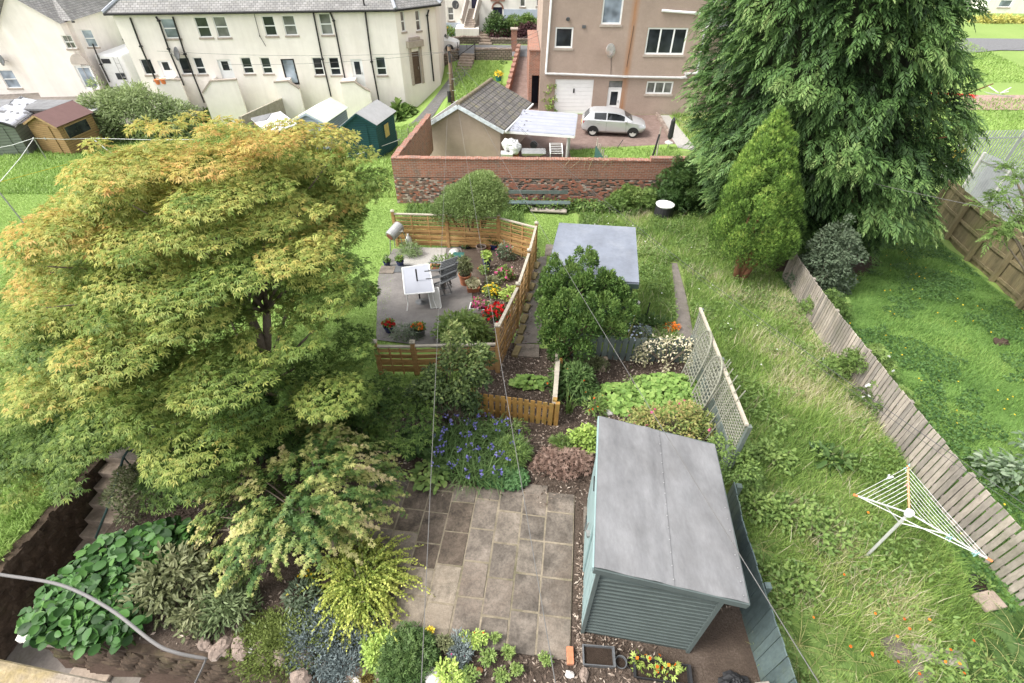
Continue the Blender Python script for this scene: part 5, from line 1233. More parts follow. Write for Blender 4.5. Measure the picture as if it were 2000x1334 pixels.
m = MB(); m.hexa([p - Vector((0, 0, .03)) for p in q] + [p + Vector((0, 0, .02)) for p in q]); m.obj('roof', plain('white_grey_sheet', (.58, .58, .60), .7, .12, 2, dirt=(.25, .24, .24)), t)
m = MB(); ce = (q[0] + q[2]) / 2; I_ = [p.lerp(ce, .08) for p in q]; m.hexa([Vector((p.x, p.y, height(p.x, p.y) - .1)) for p in I_] + [p - Vector((0, 0, .035)) for p in I_]); m.obj('walls', MATS['golden_shiplap'], t)
m = MB(); w4 = q[0].lerp(q[1], .5); m.hexa([p + Vector((0, 0, .025)) for p in (q[0], q[0].lerp(q[1], .7), q[0].lerp(q[2], .35), q[0].lerp(q[3], .25))] + [p + Vector((0, 0, .05)) for p in (q[0], q[0].lerp(q[1], .7), q[0].lerp(q[2], .35), q[0].lerp(q[3], .25))]); m.obj('torn_felt', M_FELT, t)
for k, (px, py, sx_, sy_, hh, lb, mt) in enumerate([(140, 212, 3.2, 2.0, 1.9, "flat grey felt roofed outhouse below the far left house", M_FELTG), (50, 205, 4.2, 1.6, 2.2, "dark lean-to outhouse under the windows of the far left house", M_FELT)]):
 p = gnd(px, py, hh); t = thing('outhouse', (p.x, p.y, height(p.x, p.y)), lb, 'outhouse'); z = height(p.x, p.y)
 m = MB(); m.box((p.x, p.y, z + hh / 2 - .2), (sx_, sy_, hh + .2)); m.obj('walls', plain('grey_brown_render', (.26, .23, .21), .9), t); m = MB(); m.box((p.x, p.y, z + hh), (sx_ + .3, sy_ + .3, .1)); m.obj('roof', mt, t)
 m = MB(); m.box((p.x + .4, p.y - sy_ / 2 - .02, z + .95), (.8, .05, 1.9)); m.obj('door', plain('dark_brown_door', (.06, .05, .045), .7), t)
# ------------------------------------------------------------------ plants
def dome_pads(c, rx, ry, z0, z1, n, pr, flat, low=0.0, jit=.12):
 """n pads spread over a dome from z0 to z1"""
 out = []
 for i in range(n):
  f = (i + .5) / n; zz = low + (1 - low) * f; a = i * 2.39996 + random.uniform(-.3, .3); r = math.sqrt(max(0, 1 - zz * zz)) * random.uniform(1 - jit * 1.6, 1 + jit * .4)
  k = random.uniform(.75, 1.25) * pr
  out.append((c[0] + rx * r * math.cos(a), c[1] + ry * r * math.sin(a), z0 + (z1 - z0) * zz * random.uniform(1 - jit, 1) - flat * k * .5, k, k, k * flat))
 return out
def limbs(m, base, top_pts, r0, sag=.0, seg=5, n=6, wob=.12):
 base = Vector(base)
 for p in top_pts:
  p = Vector(p); mid = base.lerp(p, .5) + Vector((random.uniform(-wob, wob), random.uniform(-wob, wob), (p - base).length * .12)); P = []
  for i in range(seg + 1):
   t = i / seg; P.append(base * (1 - t) ** 2 + mid * 2 * t * (1 - t) + p * t * t)
  m.tube(P, [r0 * (1 - .8 * i / seg) for i in range(seg + 1)], n)
def foliage(name, pads, n, tmpl, size, width, mat, parent, droop=.3, top=-.25, thick=.4, cfun=None, up=.8, sj=.3, out=1.0, jit=.6):
 pos, nor, k, d = on_pads(pads, n, thick, top)
 ctr = np.array(pads)[:, :3].mean(0); o = pos - ctr; o[:, 2] *= .3; o = unit(o)
 direc = unit(o * .5 * out + nor * .6 * out + rng.normal(size=pos.shape) * jit + np.array([0, 0, -droop])); nrm = unit(nor + np.array([0, 0, up]) + rng.normal(size=pos.shape) * .35)
 sz = size * (1 + sj * (rng.random(n) * 2 - 1)); c = rng.random(n) if cfun is None else cfun(pos, nor, k, d)
 return scatter(name, pos, direc, nrm, sz, width, tmpl, mat, parent, c)
# ---- the big acer
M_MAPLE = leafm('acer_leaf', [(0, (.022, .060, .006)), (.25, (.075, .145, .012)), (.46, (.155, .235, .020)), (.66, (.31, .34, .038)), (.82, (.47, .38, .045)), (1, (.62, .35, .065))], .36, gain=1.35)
mc = Vector((-5.25, 7.9, 0))
mt = thing('maple_tree', (mc.x, mc.y, height(mc.x, mc.y)), "huge spreading maple with feathery orange tipped green leaves filling the left side", 'tree')
pads = []
for i in range(235):
 f = (i + .5) / 235; zz = -.12 + 1.12 * f; a = i * 2.39996 + random.uniform(-.4, .4); r = math.sqrt(max(0, 1 - zz * zz)) * random.uniform(.70, 1.09); q_ = max(zz, 0)
 k = random.uniform(.36, .78); cx2, sx2 = math.cos(a), math.sin(a)
 rx2 = (3.7 - .75 * q_) if cx2 < 0 else (3.5 + .25 * q_)
 x, y = mc.x + rx2 * r * cx2, mc.y + 3.35 * r * sx2; z = 1.5 + 4.1 * zz * random.uniform(.85, 1.06)
 if zz < .25: z -= .4 * random.random()
 pads.append((x, y, z, k, k, k * .24))
for i in range(110):      # loose sprays breaking the outline
 zz = random.uniform(.1, 1) ** .8; a = random.uniform(0, 6.283); r = math.sqrt(max(0, 1 - zz * zz)) * random.uniform(1.0, 1.14); k = random.uniform(.14, .26); q_ = zz
 pads.append((mc.x + ((3.7 - .75 * q_) if math.cos(a) < 0 else (3.5 + .25 * q_)) * r * math.cos(a), mc.y + 3.35 * r * math.sin(a), 1.55 + 4.15 * zz * random.uniform(.97, 1.07), k, k, k * .3))
for i in range(46):      # inner tiers
 a = random.uniform(0, 6.283); r = 2.4 * math.sqrt(random.random()); z = random.uniform(2.0, 4.2); k = random.uniform(.4, .7); pads.append((mc.x + r * math.cos(a), mc.y + r * math.sin(a), z, k, k, k * .22))
# low sprays towards the viewer and the left corner
for px, py, z, k in ((40, 880, 1.6, .7), (130, 840, 1.9, .7), (60, 780, 2.2, .7), (330, 880, 1.3, .55), (310, 920, 1.0, .42), (330, 960, .8, .4), (20, 960, 1.2, .5), (220, 800, 2.0, .55), (690, 690, 1.8, .45), (690, 660, 1.7, .4), (700, 570, 2.2, .38), (640, 760, 1.4, .5), (720, 800, 1.1, .42), (560, 760, 1.4, .45), (430, 690, 2.4, .5), (380, 640, 2.6, .5), (300, 700, 2.4, .6), (420, 760, 1.8, .5), (350, 780, 1.8, .55), (460, 730, 1.9, .35), (610, 700, 1.7, .4), (650, 640, 2.2, .32), (570, 730, 1.6, .4), (700, 780, 1.0, .45), (745, 815, .9, .38), (775, 790, .95, .3), (690, 840, .8, .4), (640, 830, .9, .4), (730, 865, .6, .3), (660, 740, 1.4, .5), (710, 735, 1.2, .42), (750, 775, .9, .36), (680, 800, .9, .45), (620, 790, 1.2, .5), (715, 835, .7, .38), (660, 860, .6, .35), (20, 560, 2.6, .6), (-20, 620, 2.4, .6), (15, 680, 2.3, .6), (-30, 740, 2.0, .6), (10, 800, 1.7, .6), (70, 700, 2.4, .6), (90, 620, 2.8, .6), (40, 860, 1.4, .5), (100, 880, 1.2, .45), (-20, 900, 1.2, .5)):
 p = at_z(px, py, z); pads.append((p.x, p.y, p.z, k, k, k * .26))
for px, py, y, k in ((610, 262, 9.8, .5), (650, 272, 9.7, .48), (690, 305, 9.6, .45), (725, 345, 9.4, .38), (690, 375, 9.2, .45), (640, 330, 9.4, .55), (560, 255, 9.6, .5), (720, 395, 9.0, .32), (650, 400, 8.9, .5), (590, 320, 9.0, .6), (665, 440, 8.4, .4)):
 p = at_y(px, py, y); pads.append((p.x, p.y, p.z, k, k, k * .26))
pads = [q for q in pads if not (q[0] > -2.75 and q[2] < 3.2 and q[1] > 7.6)]
def clear_of_terrace(q):
 px, py = proj([q[:3]]); px, py = float(px[0]), float(py[0]); return not ((px > 735 - 60 * q[3] and 375 < py < 750) or (px > 690 - 60 * q[3] + .2 * abs(py - 470) and 410 < py < 550))
pads = [q for q in pads if clear_of_terrace(q)]
padj = rng.normal(size=len(pads)) * .11
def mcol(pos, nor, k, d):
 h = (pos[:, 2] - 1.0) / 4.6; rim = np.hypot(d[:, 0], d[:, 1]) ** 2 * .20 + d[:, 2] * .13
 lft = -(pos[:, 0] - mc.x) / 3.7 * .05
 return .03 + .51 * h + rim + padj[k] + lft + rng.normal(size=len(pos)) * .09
pos, nor, k, d = on_pads(pads, 165000, .45, .05)
O = np.array([0, 0, CAM_H]); dv = unit(pos - O)
def cone(px, py, deg): return (dv @ np.array(ray(px, py))) < math.cos(R(deg))
kp = cone(518, 628, 1.0) & cone(508, 590, .9) & cone(520, 665, 1.1) & cone(585, 655, 1.1) & cone(640, 640, .8) & cone(525, 775, .8)
kp |= (pos[:, 2] < .9)
kp &= cone(222, 925, 2.0) & cone(205, 985, 2.0) & cone(240, 900, 1.4)
sx_, sy_ = proj(pos); wv = 14 * np.sin(sy_ * .11) + 10 * np.sin(sy_ * .31 + 1) + 16 * rng.normal(size=len(sx_)); kp &= ~((sx_ > 768 + wv) & (sy_ > 380) & (sy_ < 738)) & ~((sx_ > 722 + wv + .2 * np.abs(sy_ - 480)) & (sy_ > 405) & (sy_ < 550))
pos, nor, k, d = pos[kp], nor[kp], k[kp], d[kp]
o_ = pos - np.array([mc.x, mc.y, 0]); o_[:, 2] = 0; o_ = unit(o_)
direc = unit(o_ * .6 + unit(d * np.array([1, 1, .2])) * .7 + rng.normal(size=pos.shape) * .45 + np.array([0, 0, -.38])); nrm = unit(nor + np.array([0, 0, 1.1]) + rng.normal(size=pos.shape) * .35)
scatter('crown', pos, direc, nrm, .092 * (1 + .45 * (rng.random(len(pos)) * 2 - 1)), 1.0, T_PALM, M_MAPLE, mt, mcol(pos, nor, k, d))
m = MB(); b0 = Vector((mc.x + .15, mc.y - .1, height(mc.x, mc.y))); f1_ = b0 + Vector((.0, .1, 1.15))
tb1 = at_z(520, 790, .35); f1_ = at_z(520, 700, 1.1)
m.tube([Vector((tb1.x, tb1.y + .1, -.3)), tb1, f1_], [.19, .15, .125], 10)
fa1, fa2 = at_z(488, 615, 2.1), at_z(521, 610, 2.2); m.tube([f1_, at_z(507, 660, 1.6), fa1], [.11, .10, .085], 8); m.tube([f1_, at_z(522, 655, 1.6), fa2], [.10, .095, .08], 8)
hi = [q for q in pads if q[2] > 3.2]; random.shuffle(hi)
limbs(m, fa1, [(q[0], q[1], q[2] - .1) for q in hi[:14]], .036); limbs(m, fa2, [(q[0], q[1], q[2] - .1) for q in hi[14:28]], .036)
lo_ = [q for q in pads if q[2] < 2.6]; random.shuffle(lo_); limbs(m, tb1 + Vector((0, 0, .4)), [(q[0], q[1], q[2] - .05) for q in lo_[:12]], .04, wob=.3)
m.obj('trunk', M_BARKG, mt, smooth=True)
# ---- conifers
def sprays(name, pos, axis, mat, parent, ln, k=13, wid=.20, c0=None, droop=.5):
 N = len(pos); axis = unit(axis); side = unit(np.cross(axis, np.array([0, 0, 1.0]) + rng.normal(size=(N, 3)) * .3)); nrm0 = np.cross(side, axis)
 L = ln * (1 + .35 * (rng.random(N) * 2 - 1)); PO, D, Nn, S, C = [], [], [], [], []
 for i in range(k):
  t = i / (k - 1); s = 1 if i % 2 else -1
  p = pos + axis * (L * t)[:, None] + np.array([0, 0, -1.0]) * (L * droop * t * t)[:, None]
  dd = axis * .75 + side * (s * .75 * (1 - .55 * t)) + np.array([0, 0, -droop * (.35 + t)])
  if i == k - 1: dd = axis + np.array([0, 0, -droop * 1.4])
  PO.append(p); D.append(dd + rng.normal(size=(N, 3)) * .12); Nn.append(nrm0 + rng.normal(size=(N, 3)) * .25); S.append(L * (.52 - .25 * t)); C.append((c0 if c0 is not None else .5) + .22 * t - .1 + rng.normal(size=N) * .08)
 return scatter(name, np.concatenate(PO), np.concatenate(D), np.concatenate(Nn), np.concatenate(S), wid, T_QUAD, mat, parent, np.concatenate(C))
M_CON = leafm('cypress_spray', [(0, (.010, .028, .006)), (.35, (.034, .085, .014)), (.6, (.075, .155, .024)), (.85, (.13, .225, .04)), (1, (.19, .27, .06))], .22)
cc = Vector((10.7, 17.8)); ct = thing('conifer_tree', (cc.x, cc.y, height(cc.x, cc.y)), "towering dark green conifer with drooping feathery sprays at the upper right", 'tree')
def con_x(z): return cc.x + .1 - .30 * np.clip(z - 1.5, -2, 6)
def con_r(z): return 3.75 * np.clip(1.04 - .05 * np.abs(z - 2.5) - .10 * np.maximum(1.0 - z, 0) - np.maximum(z - 9.5, 0) * .08, .05, 1)
N = 19500; zc = -.3 + 13.5 * rng.random(N) ** 1.35; an = rng.random(N) * 2 * np.pi
lobe = 1 + .10 * np.sin(an * 5 + zc * 1.3) + .07 * np.sin(an * 9 - zc * 2.1) + .06 * np.sin(zc * 4.2 + an * 3)
rr_ = con_r(zc) * lobe * (1 - .30 * rng.random(N) ** 2.2); pos = np.stack([con_x(zc) + rr_ * np.cos(an), cc.y + rr_ * np.sin(an), zc], 1)
keep = (pos[:, 1] < cc.y + 2.2) | (rng.random(N) < .3); pos = pos[keep]; an = an[keep]; zc = zc[keep]; lobe = lobe[keep]
out = np.stack([np.cos(an), np.sin(an), -.28 + 0 * an], 1) + rng.normal(size=(len(an), 3)) * .42
kp = ~((pos[:, 2] < .9) & (pos[:, 0] > 12.2)); pos, out, an, lobe = pos[kp], out[kp], an[kp], lobe[kp]
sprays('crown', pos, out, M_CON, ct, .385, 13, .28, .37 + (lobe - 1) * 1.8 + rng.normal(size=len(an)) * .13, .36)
m = MB(); m.tube([(cc.x + .3, cc.y, -2), (cc.x - 1.2, cc.y, 6), (cc.x - 1.7, cc.y, 13)], [.4, .3, .05], 10)
limbs(m, (cc.x, cc.y, 1), [(cc.x + 3.6 * math.cos(a), cc.y + 3.6 * math.sin(a), 1 + 4 * random.random()) for a in np.linspace(2.2, 7, 14)], .08); m.obj('trunk', M_BARKR, ct, smooth=True)
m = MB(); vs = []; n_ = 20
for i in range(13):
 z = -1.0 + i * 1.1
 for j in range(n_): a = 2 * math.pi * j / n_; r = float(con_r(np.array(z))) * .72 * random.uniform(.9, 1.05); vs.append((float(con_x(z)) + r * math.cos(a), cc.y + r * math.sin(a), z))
m.add(vs, [(i * n_ + j, i * n_ + (j + 1) % n_, (i + 1) * n_ + (j + 1) % n_, (i + 1) * n_ + j) for i in range(12) for j in range(n_)]); m.obj('dark_core', plain('dark_core_shade', (.022, .028, .012), .95, .4, 3), ct)  # added dark shell, blocks light and paints the shade deep in the crown
# golden cypress
M_GOLD = leafm('golden_cypress_leaf', [(0, (.030, .065, .006)), (.3, (.085, .18, .012)), (.55, (.19, .33, .02)), (.8, (.32, .44, .035)), (1, (.45, .52, .06))], .25)
gb0 = gnd(1438, 548); gt_ = thing('cypress_tree', gb0, "bright golden green conical cypress on bare reddish stems in the rough grass", 'tree')
H0, H1 = gb0.z + 1.15, 4.25; pads = []
for i in range(125):
 f = (i + .5) / 125; a = i * 2.39996 + random.uniform(-.3, .3); r = 1.08 * min(1, .62 + f / .30) * max(.0, 1 - f ** 1.75) ** .80 * random.uniform(.85, 1.05); k = (.13 + .19 * (1 - f)) * random.uniform(.8, 1.2)
 pads.append((gb0.x + .12 - .55 * f + r * math.cos(a), gb0.y + .05 + r * math.sin(a), H0 + (H1 - H0) * f, k, k, k * 1.7))
gj = rng.normal(size=len(pads)) * .13
def gcol(pos, nor, k, d): return .20 + .26 * d[:, 2] - .10 * d[:, 0] + gj[k] + .12 * (pos[:, 2] - H0) / (H1 - H0) + rng.normal(size=len(pos)) * .15  # lighter left side of each pad paints left light into the leaves
pos, nor, k, d = on_pads(pads, 46000, .22, -.6); co = gcol(pos, nor, k, d)
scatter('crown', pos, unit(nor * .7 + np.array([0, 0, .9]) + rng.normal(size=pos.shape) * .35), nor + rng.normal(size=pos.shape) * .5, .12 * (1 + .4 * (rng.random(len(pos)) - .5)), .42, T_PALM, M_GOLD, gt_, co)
m = MB()
for dx, dy, tx in ((-.08, 0, -.3), (.1, .05, .35), (.22, -.03, .8), (.02, .1, .05)): m.tube([gb0 + Vector((dx * .6, dy, -.1)), gb0 + Vector((dx * 1.3, dy, .5)), gb0 + Vector((dx + tx * .6, dy * 2, 1.3)), gb0 + Vector((dx + tx * .8, dy, 2.4))], [.11, .095, .08, .03], 8)
m.obj('trunk', M_BARKR, gt_, smooth=True)
# ---- shrub builder
def shrub(name, label, cat, base, rx, ry, h, npads, n, tmpl, size, width, mat, z0=.15, pr=.35, flat=.7, droop=.2, c=(.25, .5), stems=6, bark=None, group=None, flowers=None, low=.0, up=.6, thick=.5, stem_r=.02, off=(0, 0), jit=.6, top=-.2):
 b = Vector(base); t = thing(name, b, label, cat, group)
 pads = dome_pads((b.x + off[0], b.y + off[1]), rx - pr * .5, ry - pr * .5, b.z + z0, b.z + h - pr * flat * .4, npads, pr, flat, low)
 for i in range(npads // 2):
  a = random.uniform(0, 6.283); zz = random.uniform(.2, 1); q = math.sqrt(1 - zz * zz) * random.uniform(.95, 1.15); kq = pr * random.uniform(.2, .4); pads.append((b.x + off[0] + (rx - pr * .3) * q * math.cos(a), b.y + off[1] + (ry - pr * .3) * q * math.sin(a), b.z + z0 + (h - z0) * zz * random.uniform(.9, 1.08), kq, kq, kq * flat * 1.3))
 pj = rng.normal(size=len(pads)) * .09
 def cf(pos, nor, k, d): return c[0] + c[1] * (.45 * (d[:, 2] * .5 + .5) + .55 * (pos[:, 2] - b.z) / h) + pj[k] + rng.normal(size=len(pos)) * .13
 foliage('foliage', pads, n, tmpl, size, width, mat, t, droop=droop, top=top, thick=thick, cfun=cf, up=up, jit=jit)
 if stems:
  m = MB(); limbs(m, b - Vector((0, 0, .08)), [q[:3] for q in random.sample(pads, min(stems, len(pads)))], stem_r); m.obj('stems', bark or M_BARKG, t, smooth=True)
 if flowers:
  fn, fm, fs, ft_ = flowers; pos, nor, k, d = on_pads(pads, fn, .1, .1); pos = pos + nor * fs * .4
  scatter('flowers', pos, unit(rng.normal(size=pos.shape)), nor + np.array([0, 0, .6]), fs, 1, ft_, fm, t, rng.random(fn))
 return t
GREEN = lambda nm, a, b, c_, tr=.28, ro=.5: leafm(nm, [(0, a), (.5, b), (1, c_)], tr, ro)
LG = GREEN('fresh_green_leaf', (.035, .075, .010), (.10, .18, .022), (.22, .31, .05))
DG = GREEN('deep_green_leaf', (.012, .032, .006), (.035, .085, .012), (.085, .15, .025))
BG = GREEN('bush_green_leaf', (.018, .05, .006), (.062, .135, .014), (.15, .24, .03))
OG = GREEN('olive_leaf', (.045, .058, .02), (.11, .13, .045), (.21, .22, .09))
GG = GREEN('grey_green_leaf', (.03, .05, .025), (.085, .125, .065), (.20, .25, .15))
LIME = GREEN('lime_leaf', (.11, .19, .012), (.24, .36, .03), (.42, .52, .07))
BLUEG = GREEN('blue_grey_leaf', (.055, .075, .075), (.115, .15, .15), (.2, .245, .235), .1)
PURP = GREEN('purple_leaf', (.03, .012, .014), (.075, .03, .034), (.14, .06, .06))
BROWNP = GREEN('pink_brown_leaf', (.09, .05, .035), (.21, .125, .09), (.36, .24, .18))
CREAM = leafm('cream_variegated_flower_leaf', [(0, (.10, .14, .04)), (.3, (.36, .36, .19)), (.6, (.6, .55, .38)), (1, (.74, .67, .5))], .2)
RED = GREEN('red_flower', (.35, .005, .008), (.55, .01, .015), (.7, .03, .03), .15); PINK = GREEN('pink_flower', (.4, .03, .13), (.62, .08, .25), (.75, .3, .45), .15); YEL = GREEN('yellow_flower', (.55, .35, .01), (.75, .52, .02), (.8, .65, .08), .15)
BLUE = GREEN('blue_flower', (.10, .09, .30), (.17, .16, .44), (.30, .29, .58), .15); WHITEF = GREEN('white_flower', (.55, .55, .5), (.72, .72, .68), (.8, .8, .78), .15); ORF = GREEN('orange_flower', (.5, .07, .005), (.7, .14, .01), (.8, .28, .03), .15)
LILAC = GREEN('lilac_flower', (.3, .2, .4), (.45, .35, .6), (.6, .5, .7), .15)
# acer in front with cream and orange tips
ab = gnd(664, 1092); M_ACER2 = leafm('variegated_acer_leaf', [(0, (.022, .065, .010)), (.30, (.075, .16, .02)), (.48, (.19, .26, .035)), (.64, (.40, .40, .08)), (.82, (.52, .48, .15)), (1, (.60, .46, .22))], .25, gain=1.15)
t = thing('maple_tree', ab, "small mounded maple with pale cream and yellow leaf tips on a slanting grey trunk", 'tree')
pads = []
for px, py, z, k in [(430, 1010, .9, .3), (410, 960, 1.1, .28), (470, 905, 1.3, .33), (520, 860, 1.4, .33), (590, 845, 1.5, .35), (640, 860, 1.5, .34), (690, 880, 1.4, .28), (720, 905, 1.25, .22), (745, 930, 1.15, .15), (700, 940, 1.4, .38), (640, 915, 1.85, .48), (570, 915, 1.8, .45), (510, 950, 1.55, .42), (580, 985, 1.7, .45), (650, 985, 1.65, .42), (700, 1000, 1.2, .32), (510, 1010, 1.25, .40), (450, 960, 1.3, .33), (560, 1045, 1.2, .36), (495, 1060, .95, .30), (455, 1075, .8, .24), (475, 1110, .65, .2), (535, 1085, .85, .25), (505, 1115, .6, .17), (610, 1040, 1.2, .33), (660, 1040, .95, .26), (620, 880, 1.8, .4), (735, 960, 1.1, .25), (420, 1035, .75, .22)]:
 p = at_z(px, py, z); pads.append((p.x, p.y, p.z, k * .82, k * .82, k * .30))
ctr = np.array([ab.x - .42, ab.y, 1.0]); PO, D, Nn, S_, C = [], [], [], [], []
T0, nr0, kk, dd0 = on_pads(pads, 430, .9, -.3); hz_ = T0 - ctr; hz_[:, 2] *= .25; hz_ = unit(hz_ + rng.normal(size=T0.shape) * .25); tl = .26 + .26 * rng.random(len(T0)); tone = rng.normal(size=len(T0)) * .15 + np.where(rng.random(len(T0)) < .07, .26, 0); sd_ = unit(np.cross(hz_, [0, 0, 1.0]))
for i in range(11):
 s_ = i / 10; p = T0 + hz_ * (tl * s_)[:, None] + np.array([0, 0, -1.0]) * (tl * .75 * s_ * s_)[:, None]; rad_ = np.linalg.norm((p - ctr)[:, :2], axis=1)
 for sg in (1, -1):
  PO.append(p + rng.normal(size=p.shape) * .015); D.append(hz_ * .7 + sd_ * sg * (.9 - .5 * s_) + np.array([0, 0, -.5]) + rng.normal(size=p.shape) * .2); Nn.append(np.tile([0, 0, 1.0], (len(p), 1)) + hz_ * .5 + rng.normal(size=p.shape) * .3); S_.append(np.full(len(p), .098 - .035 * s_) * (.8 + .4 * rng.random(len(p)))); C.append(.07 + .28 * s_ + .20 * rad_ / 1.4 + .12 * (p[:, 2] - .5) + tone + rng.normal(size=len(p)) * .08)
scatter('crown', np.concatenate(PO), np.concatenate(D), np.concatenate(Nn), np.concatenate(S_), 1.0, T_MAPLE, M_ACER2, t, np.concatenate(C))
m = MB(); j_ = at_z(648, 1050, .55); m.tube([ab - Vector((0, 0, .1)), ab.lerp(j_, .5), j_], [.065, .055, .05], 8); limbs(m, j_, [q[:3] for q in pads[::2]], .028); m.obj('trunk', M_BARKG, t, smooth=True)
# terrace willow like tree
tb_ = gnd(921, 482); ml = GREEN('fine_willow_leaf', (.05, .085, .02), (.14, .21, .045), (.27, .36, .09))
t = thing('small_tree', tb_, "rounded fine leaved small tree on twisted stems behind the terrace pots", 'tree')
pads = [(tb_.x + dx, tb_.y + dy, tb_.z + z, k, k, k * .75) for dx, dy, z, k in ((-.75, 0, 1.55, .55), (-.35, -.1, 1.75, .6), (.1, 0, 2.1, .65), (.5, .1, 2.35, .6), (.85, .0, 2.1, .5), (.55, -.3, 1.9, .6), (0, -.35, 1.65, .55), (-1.0, .1, 1.3, .4), (1.05, .1, 1.75, .38), (.3, .3, 2.2, .6), (-.5, .4, 1.8, .5), (.75, -.15, 1.55, .4))]
def tcf(pos, nor, k, d): return .15 + .35 * (d[:, 2] * .5 + .5) + .25 * (pos[:, 0] - tb_.x + 1) / 2 + rng.normal(size=len(pos)) * .12
pos, nor, k, d = on_pads(pads, 24000, .35, -.5); scatter('crown', pos, unit(nor * .9 + np.array([0, 0, .3]) + rng.normal(size=pos.shape) * .5), nor + rng.normal(size=pos.shape) * .4, .13, .16, T_QUAD, ml, t, tcf(pos, nor, k, d))
m = MB(); limbs(m, tb_ - Vector((0, 0, .1)), [(q[0], q[1], q[2]) for q in pads], .045, wob=.35, seg=7); m.obj('trunk', M_BARK, t, smooth=True)
# dark leafy bush in the middle
db = gnd(1097, 698); t = thing('shrub', db, "dense dark green evergreen shrub with upright leafy shoots beside the path", 'shrub')
pads = []
for px, py, z, k in [(1080, 560, 1.45, .3), (1075, 620, 1.1, .36), (1085, 525, 1.7, .2), (1120, 535, 1.7, .24), (1150, 515, 1.85, .22), (1140, 560, 1.6, .34), (1185, 555, 1.5, .28), (1205, 575, 1.35, .24), (1180, 600, 1.2, .36), (1110, 600, 1.4, .4), (1095, 660, .75, .36), (1140, 640, 1.1, .4), (1195, 640, .9, .28), (1225, 600, 1.15, .2), (1090, 690, .45, .25), (1140, 685, .7, .25), (1215, 625, .95, .22), (1065, 580, 1.2, .25)]:
 p = at_z(px, py, z); pads.append((p.x, p.y, p.z, k, k, k * 1.0))
for px, py, z in ((1083, 512, 1.75), (1112, 520, 1.8), (1150, 500, 1.95), (1160, 510, 1.9), (1098, 545, 1.7), (1210, 560, 1.5), (1235, 590, 1.2), (1175, 540, 1.7), (1065, 540, 1.5), (1060, 555, 1.4), (1130, 500, 1.8), (1192, 545, 1.65), (1220, 575, 1.4), (1200, 605, 1.5), (1060, 600, 1.3), (1075, 640, 1.1), (1128, 600, 1.75), (1155, 590, 1.7), (1100, 580, 1.75), (1240, 615, 1.05), (1060, 660, .8), (1215, 650, .95), (1150, 545, 1.85), (1170, 625, 1.4), (1110, 640, 1.35)):
 p = at_z(px, py, z); pads.append((p.x, p.y, p.z, .10, .10, .25))
pj = rng.normal(size=len(pads)) * .08
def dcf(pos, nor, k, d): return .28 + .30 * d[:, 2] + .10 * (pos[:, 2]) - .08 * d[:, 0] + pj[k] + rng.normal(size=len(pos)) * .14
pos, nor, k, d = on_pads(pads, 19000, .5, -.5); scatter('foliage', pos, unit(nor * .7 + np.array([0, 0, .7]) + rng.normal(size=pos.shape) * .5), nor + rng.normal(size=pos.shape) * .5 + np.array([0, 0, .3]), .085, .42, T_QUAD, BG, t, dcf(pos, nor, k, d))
m = MB(); limbs(m, db - Vector((0, 0, .1)), [q[:3] for q in pads[:18]], .03); m.obj('stems', M_BARK, t, smooth=True)
# tall twiggy shrub in front of the screen
tb2 = gnd(868, 822); t = thing('shrub', tb2, "tall dark glossy shrub with pale green shoots in front of the timber screen", 'shrub')
pads = []
for px, py, z, k in [(850, 735, 1.1, .26), (885, 700, 1.4, .30), (920, 720, 1.3, .30), (850, 770, .9, .4), (900, 765, .95, .36), (900, 660, 1.9, .16), (935, 690, 1.5, .22), (885, 640, 2.1, .12), (820, 790, .7, .35), (920, 790, .6, .25), (815, 765, .9, .22), (955, 700, 1.3, .12), (875, 660, 2.0, .14), (940, 740, 1.1, .2)]:
 p = at_z(px, py, z); pads.append((p.x, p.y, p.z, k, k, k * .9))
M_TW = leafm('glossy_shoot_leaf', [(0, (.012, .028, .008)), (.35, (.04, .075, .018)), (.6, (.12, .18, .035)), (.85, (.27, .34, .07)), (1, (.38, .40, .12))], .25, .4)
def twc(pos, nor, k, d): return .05 + .30 * pos[:, 2] + .14 * d[:, 2] + rng.normal(size=len(pos)) * .13
foliage('foliage', pads, 6500, T_QUAD, .10, .40, M_TW, t, droop=.1, top=-.5, thick=.7, cfun=twc, up=.4, jit=.8)
m = MB(); limbs(m, tb2 - Vector((0, 0, .1)), [q[:3] for q in pads], .02); m.obj('stems', M_BARKG, t, smooth=True)
S = shrub
S('shrub', "loose pale green leafy shrub inside the near corner of the terrace", 'shrub', gnd(908, 662), .8, .5, .85, 12, 2400, T_QUAD, .13, .36, LG, pr=.3, c=(.3, .6), thick=.8)
S('shrub', "grey green small leaved shrub between the golden cypress and the big conifer", 'shrub', Vector((9.85, 13.5, height(9.85, 13.5))), .85, .8, 2.3, 20, 9000, T_QUAD, .09, .5, GG, pr=.42, c=(.1, .6), low=-.0)
S('ivy', "dark ivy and bramble heap over the right end of the brick wall", 'ivy', at_z(1335, 408, -1.75), 1.5, 1.0, 2.3, 24, 11000, T_PALM, .16, 1.2, DG, pr=.55, c=(.15, .6), stems=4)
S('bramble', "tangle of green bramble leaves at the foot of the honeycomb wall", 'bramble', at_z(1235, 408, -1.7), 1.2, .7, 1.0, 16, 4500, T_PALM, .15, 1.2, LG, pr=.35, c=(.15, .6), stems=4)
S('bush', "large rounded bush of mixed willowy and dull green foliage behind the left sheds", 'bush', gnd(285, 268), 3.9, 2.2, 3.2, 34, 16000, T_QUAD, .26, .26, GREEN('willowy_leaf', (.07, .11, .03), (.17, .23, .07), (.30, .37, .13)), pr=1.0, c=(.1, .65))
S('bush', "dark leafy bush beside the shaded landing of the cream house", 'bush', gnd(515, 205), 1.5, 1.0, 2.6, 16, 3500, T_QUAD, .25, .4, DG, pr=.6, c=(.2, .6))
